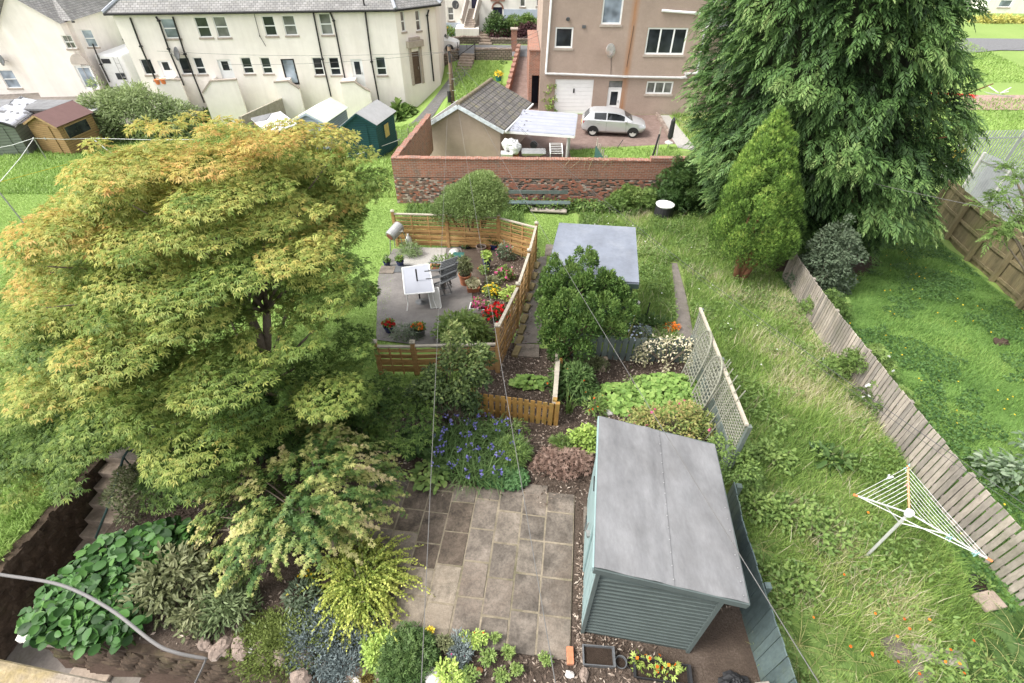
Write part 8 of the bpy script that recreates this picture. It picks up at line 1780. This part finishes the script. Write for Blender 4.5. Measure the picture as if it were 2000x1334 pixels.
a, b = GV(1283, 226), GV(1308, 270); m = MB(); m.beam(a + Vector((0, 0, .12)), b + Vector((0, 0, .12)), .22, .26); m.obj('kerb', M_ROCK, label="grey stone kerb between the paving and the pale grass", cat='kerb', bevel=.03)
for k_, (px, py) in enumerate(((333, 155), (322, 156))): q = f1.P(*f1.uv(px, py), 1.1); m = MB(); m.lathe(q, [(.16, 0), (.22, .3), (.2, .3), (.001, .26)], 12); m.obj('plant_pot', M_ORANGE, label=["orange pot on the left landing parapet, the right one", "orange pot on the left landing parapet, the left one"][k_], cat='plant pot')
dish("small dark satellite dish on the left part of the cream house", f1.P(*f1.uv(352, 103), .35), .42, (-.8, -1, .3))
dish("small dark satellite dish at the left edge on the far left house", fh.P(*fh.uv(12, 116), .35), .4, (-.6, -1, .3))
# ------------------------------------------------------------------ garden odds and ends
cbn = GV(1293, 427); t = thing('compost_bin', cbn, "black compost bin with white rim and lid among the brambles", 'compost bin'); m = MB(); m.lathe(cbn, [(.34, 0), (.40, .25), (.36, .62)], 18); m.obj('body', M_BLACKPLAS, t, smooth=False); m = MB(); m.lathe(cbn + Vector((0, 0, .62)), [(.30, .03), (.37, .0), (.39, .05), (.31, .08)], 18); m.obj('rim', M_WHITEPLAS, t); m = MB(); m.lathe(cbn + Vector((0, 0, .64)), [(.31, .02), (.15, .05), (.001, .03)], 18); m.obj('lid', plain('blue_grey_plastic', (.16, .18, .24), .4, .5, 5), t)
a, b = at_y(992, 396, 20.9), at_y(1112, 399, 20.9); z_ = height(a.x, 20.9); t = thing('garden_bench', ((a.x + b.x) / 2, 20.7, z_), "long weathered blue green plank bench against the brick wall", 'bench')
m = MB(); m.beam((a.x, 20.55, z_ + .42), (b.x, 20.55, z_ + .42), .3, .045); m.obj('seat', M_TEALDARK, t); m = MB(); m.beam((a.x, 20.95, z_ + .72), (b.x - .1, 20.95, z_ + .72), .03, .16); m.obj('backrest', M_TEALWOOD, t)
for x_ in (a.x + .15, (a.x + b.x) / 2, b.x - .15): m = MB(); m.box((x_, 20.62, z_ + .2), (.08, .3, .4)); m.obj('leg', M_WOODGREY, t)
a, b = GV(1036, 415), GV(1106, 419); m = MB(); m.beam(a + Vector((0, 0, .15)), b + Vector((0, 0, .15)), .28, .05); m.beam(a + Vector((0, .35, .12)), b + Vector((0, .35, .12)), .2, .05); t = thing('plank_bed', a, "grey weathered planks edging weeds in front of the plank bench", 'planks'); m.obj('planks', M_WOODGREY, t)
for k_, (px, py, s) in enumerate(((1209, 404, .36), (1224, 398, .3))): p = GV(px, py); m = MB(); m.box(p + Vector((0, 0, .2)), (s, .1, .46), .1); m.obj('concrete_block', M_ROCKW, bevel=.02, label=["white block leaning at the foot of the brick wall, the bigger one", "white block half hidden in brambles at the foot of the brick wall"][k_], cat='block')
a, b = GV(1175, 727), GV(1181, 706); m = MB(); m.tube([a + Vector((0, 0, .08)), b + Vector((0, 0, .1))], [.085, .08], 12); m.obj('log', plain('pale_log', (.42, .33, .25), .85, .3, 8, stretch=(1, 1, 1)), label="short pale cut log lying on the dark soil by the low fence", cat='log', smooth=False)
a, b = GV(1086, 708), GV(1082, 765); m = MB(); m.beam(a + Vector((0, 0, .3)), b + Vector((0, 0, .62)), .07, .05); m.obj('timber_rail', M_WOODTOP, label="pale timber rail leaning by the dark bush", cat='rail')
p = GV(1030, 688); m = MB(); m.box(p + Vector((0, 0, .05)), (.62, .5, .06), -.06); m.obj('paving_slab', M_SLAB2, bevel=.01, label="pale square slab at the near end of the concrete path", cat='slab')
p = GV(1078, 492); m = MB(); m.box(p + Vector((0, 0, .05)), (.5, .8, .07), -.1); m.obj('paving_slab', M_SLAB2, bevel=.01, label="pale slab beside the flat roofed shed", cat='slab')
p = GV(1188, 808); m = MB(); m.blob(p + Vector((0, 0, .05)), (.12, .09, .06)); m.obj('stone', M_ROCKW, label="pale stone beside the roof corner of the sage shed", cat='stone')
for i in range(9):      # path edging bricks beside the screen
 p = GV(1000 + 5.2 * i, 690 - 21 * i); m = MB(); m.box(p + Vector((.12, 0, .05)), (.16, .38, .12), -.3); m.obj('edging_brick', plain('mossy_brick', (.25, .20, .10), .9, .35, 8), label="mossy brick of the row edging the path below the timber screen", cat='brick', group='edging bricks below the screen')
# pond corner
p = GV(1255, 650); m = MB(); m.lathe(p + Vector((0, 0, .02)), [(.42, .0), (.45, .05), (.38, .06)], 18); t = thing('pond', p, "small round pond with dark water behind the low blue green fence", 'pond'); m.obj('rim', M_ROCK, t); m = MB(); m.lathe(p + Vector((0, 0, .06)), [(.39, 0), (.001, .001)], 18); m.obj('water', glassm('dark_water', (.02, .025, .03)), t)
S('plant', "leafy marsh plants crowding the small pond", 'plant', GV(1270, 640), .6, .3, .35, 8, 420, T_OVAL, .12, .5, DG, pr=.2, c=(.2, .6), thick=.9, stems=4); S('plant', "orange yellow leaved tuft beside the pond", 'plant', GV(1308, 645), .2, .14, .2, 5, 200, T_OVAL, .07, .5, ORF, pr=.1, c=(.4, .5), stems=2); S('plant', "pale blue grey foliage mound over the pond edge", 'plant', GV(1255, 655), .3, .2, .3, 6, 300, T_OVAL, .08, .5, BLUEG, pr=.14, c=(.4, .6), stems=2)
p = GV(1258, 632); m = MB(); m.tube([p, p + Vector((.03, 0, .75))], .016, 6); m.obj('stake', M_BLACKPLAS, label="short black stake beside the small pond", cat='stake')
p = GV(1238, 603); m = MB(); m.blob(p + Vector((0, 0, .25)), (.16, .1, .06)); m.obj('stone', M_ROCKW, label="pale flat stone showing beside the dark bush", cat='stone')
# in front of the shed
p = GV(1113, 1283); m = MB(); m.box(p + Vector((0, 0, .05)), (.105, .235, .09), -.02); m.obj('brick', plain('bright_orange_brick', (.48, .19, .10), .85, .2, 14, bmp=.3, dirt=(.40, .22, .15)), bevel=.012, label="single bright orange brick on the bark below the patio corner", cat='brick')
pot("empty black trough of dark soil in front of the shed", 1167, 1287, .2, .16, M_GREYPLAS, None, name='planter_trough', square=(.24, .135, -.06))
pot("black trough with trailing yellow leaves right of the round pots", 1290, 1316, .2, .14, M_BLACKPLAS, None, name='planter_trough', square=(.42, .13, -.12))
pot("round grey green pot right of the empty trough", 1211, 1297, .085, .10, M_GREYPLAS, None); pot("thin rimmed dark pot squeezed between the round pot and second trough", 1232, 1300, .075, .09, M_BLACKPLAS, None)
p = GV(1437, 1338); m = MB()
for i in range(7): m.blob(p + Vector((random.uniform(-.14, .1), random.uniform(-.1, .12), .05)), (.12, .09, .06), 8, 5, .4)
m.obj('plastic_sheet', M_BLACKPLAS, label="crumpled black plastic heap on the bare soil behind the shed", cat='plastic')
p = at_z(1488, 1330, .75); m = MB(); m.box((p.x, p.y - .12, .38), (.2, .22, .78), .1); m.obj('gate_post', M_WOODGREY, bevel=.01, label="stout grey timber post at the bottom edge beside the dark fence", cat='post')
for k_, (px, py, w_, d_, rz_) in enumerate(((1770, 1300, .34, .55, .5), (1830, 1285, .7, .24, -.15), (1745, 1268, .3, .3, .3), (1925, 1178, .38, .28, .2))): p = GV(px, py); m = MB(); m.box(p + Vector((0, 0, .06 + .009 * k_)), (w_, d_, .07), rz_); m.obj('stepping_stone', [M_SLAB2, M_WOODGREY, M_SLAB, M_STEP][k_], bevel=.01, label=["pale stepping slab at the bottom of the rough grass", "weathered plank lying at the bottom of the rough grass", "worn slab half hidden by the bottom ferns", "brown slab at the foot of the grey fence"][k_], cat='slab')
pot("small dark plastic pot at the foot of the grey fence near the airer", 1905, 1145, .14, .12, M_BLACKPLAS, (60, T_OVAL, .07, .5, LG, .1, None))
p = GV(1952, 672); m = MB(); m.blob(p + Vector((0, 0, .05)), (.2, .14, .1), 10, 6, .4); m.obj('molehill', M_SOIL2, label="small brown earth mound in the clover lawn", cat='mound')
# edging stones along the bed
i = 0
for s in np.linspace(-4.95, -1.1, 34):
 x_, y_ = XY(s + random.uniform(-.05, .05), 2.12 + random.uniform(-.05, .14)); r_ = random.uniform(.06, .15); m = MB(); m.blob((x_, y_, r_ * .25), (r_ * 1.1, r_ * .85, r_ * .6), 9, 6, .16, rz=random.uniform(0, 3)); m.obj('edging_stone', random.choice([M_ROCK, M_ROCK, M_ROCK, M_STEP, M_ROCKW]), smooth=False, label="rounded stone in the row edging the planted bed above the dark wall", cat='stone', group='stones edging the planted bed')
for k_, (px, py, a_, b_, c_, rz_) in enumerate(((75, 1215, .24, .17, .09, .4), (112, 1200, .18, .2, .07, .9), (110, 1248, .22, .13, .07, .1), (55, 1240, .16, .12, .06, .3), (140, 1150, .13, .17, .07, .2), (165, 1100, .12, .16, .07, .2), (88, 1178, .15, .14, .07, .5))):
 p = GV(px, py); m = MB(); m.blob(p + Vector((0, 0, .02)), (a_, b_, c_), 9, 6, .14, rz=rz_); m.obj('wall_stone', [M_ROCK, M_STEP, M_ROCK, M_ROCKW, M_STEP, M_ROCK, M_STEP][k_], smooth=False, label="flat stone capping the corner of the planted bed by the sunken steps", cat='stone', group='capping stones at the bed corner')
for k_, (px, py, r_, mt_, lb) in enumerate(((588, 1325, .16, M_ROCK, "angular brown slab of rock below the mossy mound"), (690, 1312, .13, M_ROCK, "pale round stone with a hole below the blue grey mat"), (696, 1330, .09, M_ROCKW, "white stone at the bottom edge below the blue grey mat"), (648, 1288, .07, M_ROCKW, "small pale stone inside the blue grey mat"), (740, 1318, .1, M_ROCK, "brown stone between moss and the mid green mound"), (935, 1311, .07, plain('orange_rock', (.34, .17, .09), .85), "small orange brown stone in the bark strip"), (1140, 1318, .10, M_ROCK, "brown stone beside the orange brick"), (1112, 1318, .07, M_ROCKW, "pale stone just below the orange brick"), (880, 1345, .1, M_ROCK, "grey stone at the very bottom of the bark strip"))):
 p = GV(px, py); m = MB(); m.blob(p + Vector((0, 0, r_ * .3)), (r_, r_ * .75, r_ * .55), 9, 6, .18, rz=k_ * 1.3); m.obj('stone', mt_, smooth=False, label=lb, cat='stone')
S('moss_mound', "rusty ochre moss patch between the edging stones", 'plant', GV(712, 1325), .22, .16, .08, 8, 1500, T_QUAD, .035, .35, GREEN('ochre_moss', (.09, .06, .008), (.17, .12, .015), (.26, .2, .04)), pr=.14, flat=.4, stems=0, z0=0, droop=-.5)
# playground
p = at_y(1942, 205, 38.5); z_ = height(p.x, 38.5); t = thing('roundabout', (p.x, 38.5, z_), "grey playground spinner dish on a slanting post on the pale play surface", 'play equipment'); c_ = at_y(1950, 186, 38.5); m = MB(); m.tube([(p.x - .3, 38.5, z_), c_], .09, 8); m.obj('post', M_STEEL, t); m = MB(); m.lathe(c_, [(.001, -.05), (1.0, .02), (1.05, .1), (.95, .1), (.001, .02)], 22, axis=(.1, .1, 1)); m.obj('dish', M_GREYPIPE, t); m = MB(); [m.tube([c_ + Vector((0, 0, .1)), c_ + Vector((.8 * math.cos(a), .8 * math.sin(a), .45))], .04, 6) for a in (0.3, 2.4, 4.5)]; m.obj('handle', M_ALU, t)
p = at_y(1893, 215, 37.5); t = thing('swing_frame', (p.x, 37.5, height(p.x, 37.5)), "red metal swing frame leg standing beside the conifer", 'play equipment'); q = at_y(1899, 186, 37.5)
for dx in (-.35, .3): m = MB(); m.tube([(p.x + dx, 37.5 + dx, height(p.x, 37.5)), (q.x, 37.5, q.z)], .06, 7); m.obj('leg', M_RED, t)
m = MB(); m.tube([(q.x, 37.5, q.z), (q.x - 2.5, 38, q.z)], .06, 7); m.obj('crossbar', M_RED, t)
for k_ in range(3): S('bush', ["yellow flowering bush along the white building at the top right", "yellow bush nearest the right edge at the top", "yellow bush nearest the conifer at the top right"][k_], 'bush', at_y([1950, 1995, 1915][k_], 62, 60), 2.0, .8, 1.6, 12, 2200, T_QUAD, .25, .4, GREEN('yellow_bush_leaf', (.14, .15, .02), (.34, .33, .04), (.55, .50, .08)), pr=.6, c=(.2, .6), stems=0)
# ------------------------------------------------------------------ grass, bark chips
def blades(name, x, y, ln, wid, lean, mat, c, label, cat='grass', zoff=0.0):
 n = len(x); z = terrain(x, y) + zoff - carve(x, y); a = rng.random(n) * 6.283; ld = lean * rng.random(n)
 d = np.stack([np.cos(a) * np.sin(ld), np.sin(a) * np.sin(ld), np.cos(ld)], 1); nr = np.stack([np.cos(a), np.sin(a), 0 * a], 1) + rng.normal(size=(n, 3)) * .2
 # bend: the outline itself curls (w of the last points)
 tv = T_BLADE[0].copy(); tv[4:, 2] = -.22; tv[2:4, 2] = -.05
 o = scatter(name, np.stack([x, y, z - .01], 1), d, -nr + np.array([0, 0, .2]), ln, wid / ln, (tv, T_BLADE[1]), mat, None, c); o['kind'] = 'stuff'; props(o, label, cat)
 return o
def wave(x, y, s, ph): return np.sin(x * s + 1.3 * np.sin(y * s * .7 + ph)) * np.sin(y * s * .9 + ph * 2 + np.sin(x * s * .6))
M_GL = leafm('long_grass_blade', [(0, (.055, .12, .010)), (.33, (.15, .27, .022)), (.55, (.26, .38, .045)), (.75, (.44, .43, .15)), (1, (.62, .53, .32))], .3, gain=1.2)
def pts(n, x0, x1, y0, y1, f):
 x = x0 + (x1 - x0) * rng.random(n); y = y0 + (y1 - y0) * rng.random(n); k = f(x, y); return x[k], y[k]
def in_rough(x, y):
 g, h = gx(x, y), gh(x, y)
 r = ((g > 3.5) & (g < 7.2) & (y < 20.8)) | ((g > .6) & (g <= 3.5) & (h > 10.3) & (y < 20.8))
 path = (np.abs(g - (3.0)) < .0)
 shed = (x > .9) & (x < 3.1) & (y > 9.9) & (y < 13)
 return r & ~shed
PTH = [Vector((*xy((a + b) / 2, py), 0)) for a, b, py in ((1322, 1356, 665), (1318, 1340, 580), (1311, 1322, 515))]
def off_path(x, y):
 d = np.full(x.shape, 9.0)
 for a, b in zip(PTH[:-1], PTH[1:]):
  ab = np.array((b - a)[:2]); t = np.clip(((x - a.x) * ab[0] + (y - a.y) * ab[1]) / (ab @ ab), 0, 1); d = np.minimum(d, np.hypot(x - a.x - ab[0] * t, y - a.y - ab[1] * t))
 return d > .18 + .10 * rng.random(x.shape)
x, y = pts(330000, 1.0, 10.2, 1.6, 21, in_rough); k = off_path(x, y); x, y = x[k], y[k]
den = .45 + .55 * wave(x, y, 2.1, .4); k = rng.random(len(x)) < np.clip(.6 + den * .6, .2, 1); x, y = x[k], y[k]
for fx, fy, fl in FERNS: k = np.hypot(x - fx, y - fy) > fl * .3; x, y = x[k], y[k]
tan_ = 0 * x
for px, py, r in ((1540, 610, 1.1), (1600, 650, .9), (1640, 720, .8), (1560, 760, .8), (1680, 800, .7), (1500, 680, .8), (1610, 1060, .45), (1740, 1190, .55), (1560, 1000, .4), (1440, 580, .6), (1250, 420, .8), (1380, 540, .7)):
 q = gnd(px, py); tan_ = np.maximum(tan_, np.exp(-((x - q.x) ** 2 + (y - q.y) ** 2) / r ** 2))
g = gx(x, y); dry = 1.2 * tan_ - .3 + .35 * wave(x, y, 1.0, 1.0) + .3 * wave(x, y, 2.7, 2.2)
ln = (.13 + .17 * rng.random(len(x))) * (1 + .25 * wave(x, y, 1.7, 3.)); ln *= np.where(gx(x, y) < 3.5, .62, 1)
blades('long_grass', x, y, ln, .011, .85, M_GL, np.clip(.40 + .26 * dry + rng.normal(size=len(x)) * .16, 0, 1), "uncut long grass with dry tan patches in the right hand strip")
# seed stalks
k = rng.random(len(x)) < np.clip(.04 + .16 * dry, .008, .25); xs_, ys_ = x[k], y[k]
blades('grass_seed_heads', xs_, ys_, .30 + .20 * rng.random(len(xs_)), .008, .7, leafm('dry_grass_stalk', [(0, (.30, .26, .13)), (.5, (.50, .42, .25)), (1, (.66, .58, .40))], .2), rng.random(len(xs_)), "dry pale seed stalks standing above the rough grass")
xw, yw = pts(60000, 1.0, 10.2, 1.8, 20, in_rough); k = (wave(xw, yw, 1.9, 5) + .6 * wave(xw, yw, 4.1, 2) > .12) & off_path(xw, yw); xw, yw = xw[k], yw[k]; n = len(xw)
o = scatter('meadow_weeds', np.stack([xw, yw, terrain(xw, yw) + .06 + .24 * rng.random(n)], 1), rng.normal(size=(n, 3)) * [1, 1, .35], np.tile([0, 0, 1.0], (n, 1)) + rng.normal(size=(n, 3)) * .4, .05 + .05 * rng.random(n), .55, T_OVAL, LG, None, np.clip(.25 + .5 * rng.random(n) + .2 * wave(xw, yw, 1.1, 0), 0, 1)); o['kind'] = 'stuff'; props(o, "broad leaved weeds growing in patches through the rough grass", 'weeds')
# clover lawn
def in_rl(x, y): return (gx(x, y) > 7.35) & (x < 17.3 - (19 - y) * .28) & (np.hypot((x - 10.6) / 2.4, (y - 16.2) / 1.7) > 1 + .2 * rng.random(x.shape))
x, y = pts(230000, 7.5, 17.5, 2.5, 19.5, in_rl); cw_ = .5 + .5 * wave(x, y, 1.2, .2)
blades('clover_grass', x, y, .07 + .07 * rng.random(len(x)) * (.5 + cw_), .012, .9, leafm('lawn_blade', [(0, (.03, .08, .008)), (.4, (.075, .17, .016)), (.7, (.13, .25, .025)), (1, (.23, .33, .045))], .25), np.clip(.44 + .25 * wave(x, y, .8, 2) + .14 * wave(x, y, 3.1, 1) + rng.normal(size=len(x)) * .13, 0, 1), "dense short lawn mixed with clover beyond the grey fence")
xc, yc = pts(60000, 7.5, 17.5, 2.5, 19.5, in_rl); k = wave(xc, yc, 1.3, 4) + .5 * wave(xc, yc, 3.5, 1) > .1; xc, yc = xc[k], yc[k]; n = len(xc)
o = scatter('clover', np.stack([xc, yc, terrain(xc, yc) + .05 + .05 * rng.random(n)], 1), rng.normal(size=(n, 3)) * [1, 1, .3], np.tile([0, 0, 1.0], (n, 1)) + rng.normal(size=(n, 3)) * .35, .055, 1.0, T_ROUND, GREEN('clover_leaf', (.02, .06, .01), (.05, .13, .02), (.11, .22, .04)), None, rng.random(n)); o['kind'] = 'stuff'; props(o, "patches of low clover leaves spread through the right hand lawn", 'clover')
x, y = pts(420, 7.5, 16, 2.5, 17, in_rl); k = wave(x, y, .9, 3) > -.2; x, y = x[k], y[k]
def flowerdots(name, x, y, h, size, mat, label):
 n = len(x); o = scatter(name, np.stack([x, y, terrain(x, y) + h], 1), rng.normal(size=(n, 3)) * [1, 1, .2], np.tile([0, -.3, 1.0], (n, 1)) + rng.normal(size=(n, 3)) * .2, size, 1, T_ROUND, mat, None, rng.random(n)); o['kind'] = 'stuff'; props(o, label, 'flowers')
flowerdots('buttercups', x[:130], y[:130], .13, .04, YEL, "tiny yellow buttercups dotted over the right hand lawn")
x, y = pts(100, 3.6, 8, 1.8, 5.2, lambda x, y: (gx(x, y) > 4.0) & (gx(x, y) < 7.0)); k = (gx(x, y) > 5.2) | (rng.random(len(x)) < .25); x, y = x[k], y[k]; k = rng.random(len(x)) < np.where(y < 3.2, 1, .35)
flowerdots('hawkweed', x[k], y[k], .30, .045, ORF, "small orange flowers scattered through the lower rough grass")
x, y = pts(45, 1, 7, 9, 20, in_rough); flowerdots('daisies', x, y, .30, .045, WHITEF, "white flower heads scattered in the far rough grass")
x, y = pts(90, 2.3, 3.5, 9.6, 11.5, in_rough); flowerdots('forget_me_nots', x, y, .34, .06, GREEN('pale_blue_flower', (.5, .6, .75), (.65, .72, .85), (.75, .8, .9), .1), "pale blue and white small flowers in the grass behind the pond corner")
TERR = [c[0] for c in bk_] + [c[0] for c in scr] + [c[0] for c in reversed(nr_)]
def in_poly(x, y, P):
 r = np.zeros(x.shape, bool); n = len(P)
 for i in range(n):
  (x0, y0), (x1, y1) = P[i], P[(i + 1) % n]; c = ((y0 > y) != (y1 > y)); r ^= c & (x < (x1 - x0) * (y - y0) / ((y1 - y0) if y1 != y0 else 1e-9) + x0)
 return r
# left lawn: mown, finer with distance
def in_ll(x, y):
 g, h = gx(x, y), gh(x, y); ter = in_poly(x, y, TERR)
 return (((g < -2.3) & (h > 8.2)) | ((g < G_PL - .05) & (y < 9)) | ((g <= .55) & (y > 12.5) & (x > -1))) & ~ter
x, y = pts(500000, -24, 2.6, .8, 24, in_ll); near = (x < -8) & (y < 7.5)
ln = np.where(near, .12 + .16 * rng.random(len(x)), .04 + .03 * rng.random(len(x)))
blades('lawn_grass', x, y, ln, .020, .8, leafm('mown_blade', [(0, (.10, .18, .018)), (.5, (.19, .31, .036)), (1, (.31, .43, .08))], .3), np.clip(.5 + .22 * wave(x, y, .9, 1) + .12 * wave(x, y, .33, 2) + rng.normal(size=len(x)) * .16, 0, 1), "bright mown lawn behind and below the maple")
x, y = pts(150000, -30, -.9, 22, 47.6, lambda x, y: ((x < -5.4) & (y < 37) | ((x > -5) & (x < -.95) & (y > 34)) | ((x >= -5.4) & (x < -5.2) & (y < 34))) & ~((x > -8.6) & (y > 40.5) & (x < -6.5)) & ~((x < -8) & (y > 37.5)))
blades('field_grass', x, y, .10 + .12 * rng.random(len(x)), .045, .8, MATS['mown_blade'], np.clip(.5 + .2 * wave(x, y, .5, 1) + rng.normal(size=len(x)) * .16, 0, 1), "bright grass between the small sheds and the cream house")
x, y = pts(26000, 3.4, 16, 21.8, 31.5, lambda x, y: (y < 30.9 + (x - 3.4) * .19) & ((x < 10.2) | (x > 11.4)))
blades('yard_grass', x, y, .10 + .14 * rng.random(len(x)), .03, .8, MATS['mown_blade'], np.clip(.42 + .2 * wave(x, y, 1.5, 1) + rng.normal(size=len(x)) * .16, 0, 1), "grass strip behind the brick wall beside the block paving")
x, y = pts(22000, 11.2, 17, 28, 37.8, lambda x, y: x > 11.3)
blades('verge_grass', x, y, .2 + .25 * rng.random(len(x)), .03, .8, M_GL, np.clip(.5 + .2 * wave(x, y, 1.5, 1) + rng.normal(size=len(x)) * .16, 0, 1), "overgrown pale grass between the tan house and the conifer")
x, y = pts(6000, -4.7, .45, 17.2, 21.1, lambda x, y: rng.random(len(x)) < 1); blades('wall_weeds', x, y, .16 + .2 * rng.random(len(x)), .03, .9, LG, rng.random(len(x)) * .6 + .1, "weedy green growth at the foot of the honeycomb brick wall", 'weeds')
x, y = pts(2600, -.5, 5.8, 20.2, 21.2, lambda x, y: rng.random(len(x)) < 1); n = len(x)
o = scatter('wall_foot_weeds', np.stack([x, y, terrain(x, y) + .35 * rng.random(n)], 1), rng.normal(size=(n, 3)), np.tile([0, -.3, 1.0], (n, 1)) + rng.normal(size=(n, 3)) * .5, .13, .7, T_OVAL, LG, None, rng.random(n) * .8); o['kind'] = 'stuff'; props(o, "leafy weeds crowding the base of the brick wall", 'weeds')
x, y = pts(60000, 17.5, 40, 22, 52, lambda x, y: (y > 23.6) & ~((y > 37.2) & (y < 40.6)))
blades('park_grass', x, y, .12 + .12 * rng.random(len(x)), .05, .9, MATS['mown_blade'], np.clip(.5 + .25 * wave(x, y, .35, 1) + .15 * wave(x, y, 1.3, 3) + rng.normal(size=len(x)) * .15, 0, 1), "bright mown grass of the playing field beyond the steel fence")
# bark chips on the beds
def in_bed(x, y):
 g, h = gx(x, y), gh(x, y); pat = (g > -3.55) & (g < .80) & (h > 2.62) & (h < 5.1); sh = (x > 1.1 + .12 * (y - 2.9)) & (x < 2.9 + .12 * (y - 2.9)) & (y > 2.9) & (y < 5.2)
 return (g > -7.6) & (g < 3.4) & (h > 2.1) & (h < 9.9) & ~pat & ~sh & ~((g < -2.0) & (h > 8.0)) & ~((g > 1.9) & (y < 3.2))
def chips(name, x, y, ln, label, mat):
 n = len(x); z = terrain(x, y) + .012 + .02 * rng.random(n); dr = rng.normal(size=(n, 3)) * [1, 1, .15]; o = scatter(name, np.stack([x, y, z], 1), dr, np.tile([0, 0, 1.0], (n, 1)) + rng.normal(size=(n, 3)) * .35, ln * (.5 + rng.random(n)), .22 + .25 * rng.random(n), T_QUAD, mat, None, rng.random(n) ** 1.6); o['kind'] = 'stuff'; props(o, label, 'bark')
M_CHIP = leafm('bark_chip', [(0, (.045, .03, .02)), (.45, (.14, .095, .068)), (.8, (.32, .24, .18)), (1, (.52, .43, .34))], 0, .9, gain=1.0)
x, y = pts(52000, -7.8, 4.6, 1.9, 9.9, in_bed); dark = (gx(x, y) < -3.4) & (rng.random(len(x)) < .55); x, y = x[~dark], y[~dark]
chips('bark_chips', x, y, .06, "brown bark chippings strewn over the planted beds", M_CHIP)
x, y = pts(5200, .72, 1.25, 2.5, 5.3, lambda x, y: (gx(x, y) > .72) & (gx(x, y) < .98)); chips('bark_chips', x[:2600], y[:2600], .07, "bark chippings in the narrow gap between patio and shed", M_CHIP)
x, y = pts(8000, -2.2, 1.0, 9.1, 16.5, lambda x, y: (gx(x, y) > -2.6) & (gx(x, y) < -.75) & (gx(x, y) > -3.4 + (y - 9) * .16)); chips('bark_chips', x, y, .08, "bark chippings under the pots on the terrace", M_CHIP)
# ivy leaves and trailing stems lying on top of the wall
m = MB()
for i in range(9):
 u = ur - 3.6 + i * .32 + random.uniform(-.1, .1); P = [fw2.P(u, vtop + .08, -.1), fw2.P(u + random.uniform(-.3, .3), vtop + .09, .02), fw2.P(u + random.uniform(-.4, .4), vtop - random.uniform(.1, .45), .05)]; m.tube(P, [.014, .012, .006], 5)
m.obj('vine', plain('dry_vine', (.33, .28, .17), .8, .3, 8), label="dry trailing vine hanging over the top of the brick wall", cat='vine')
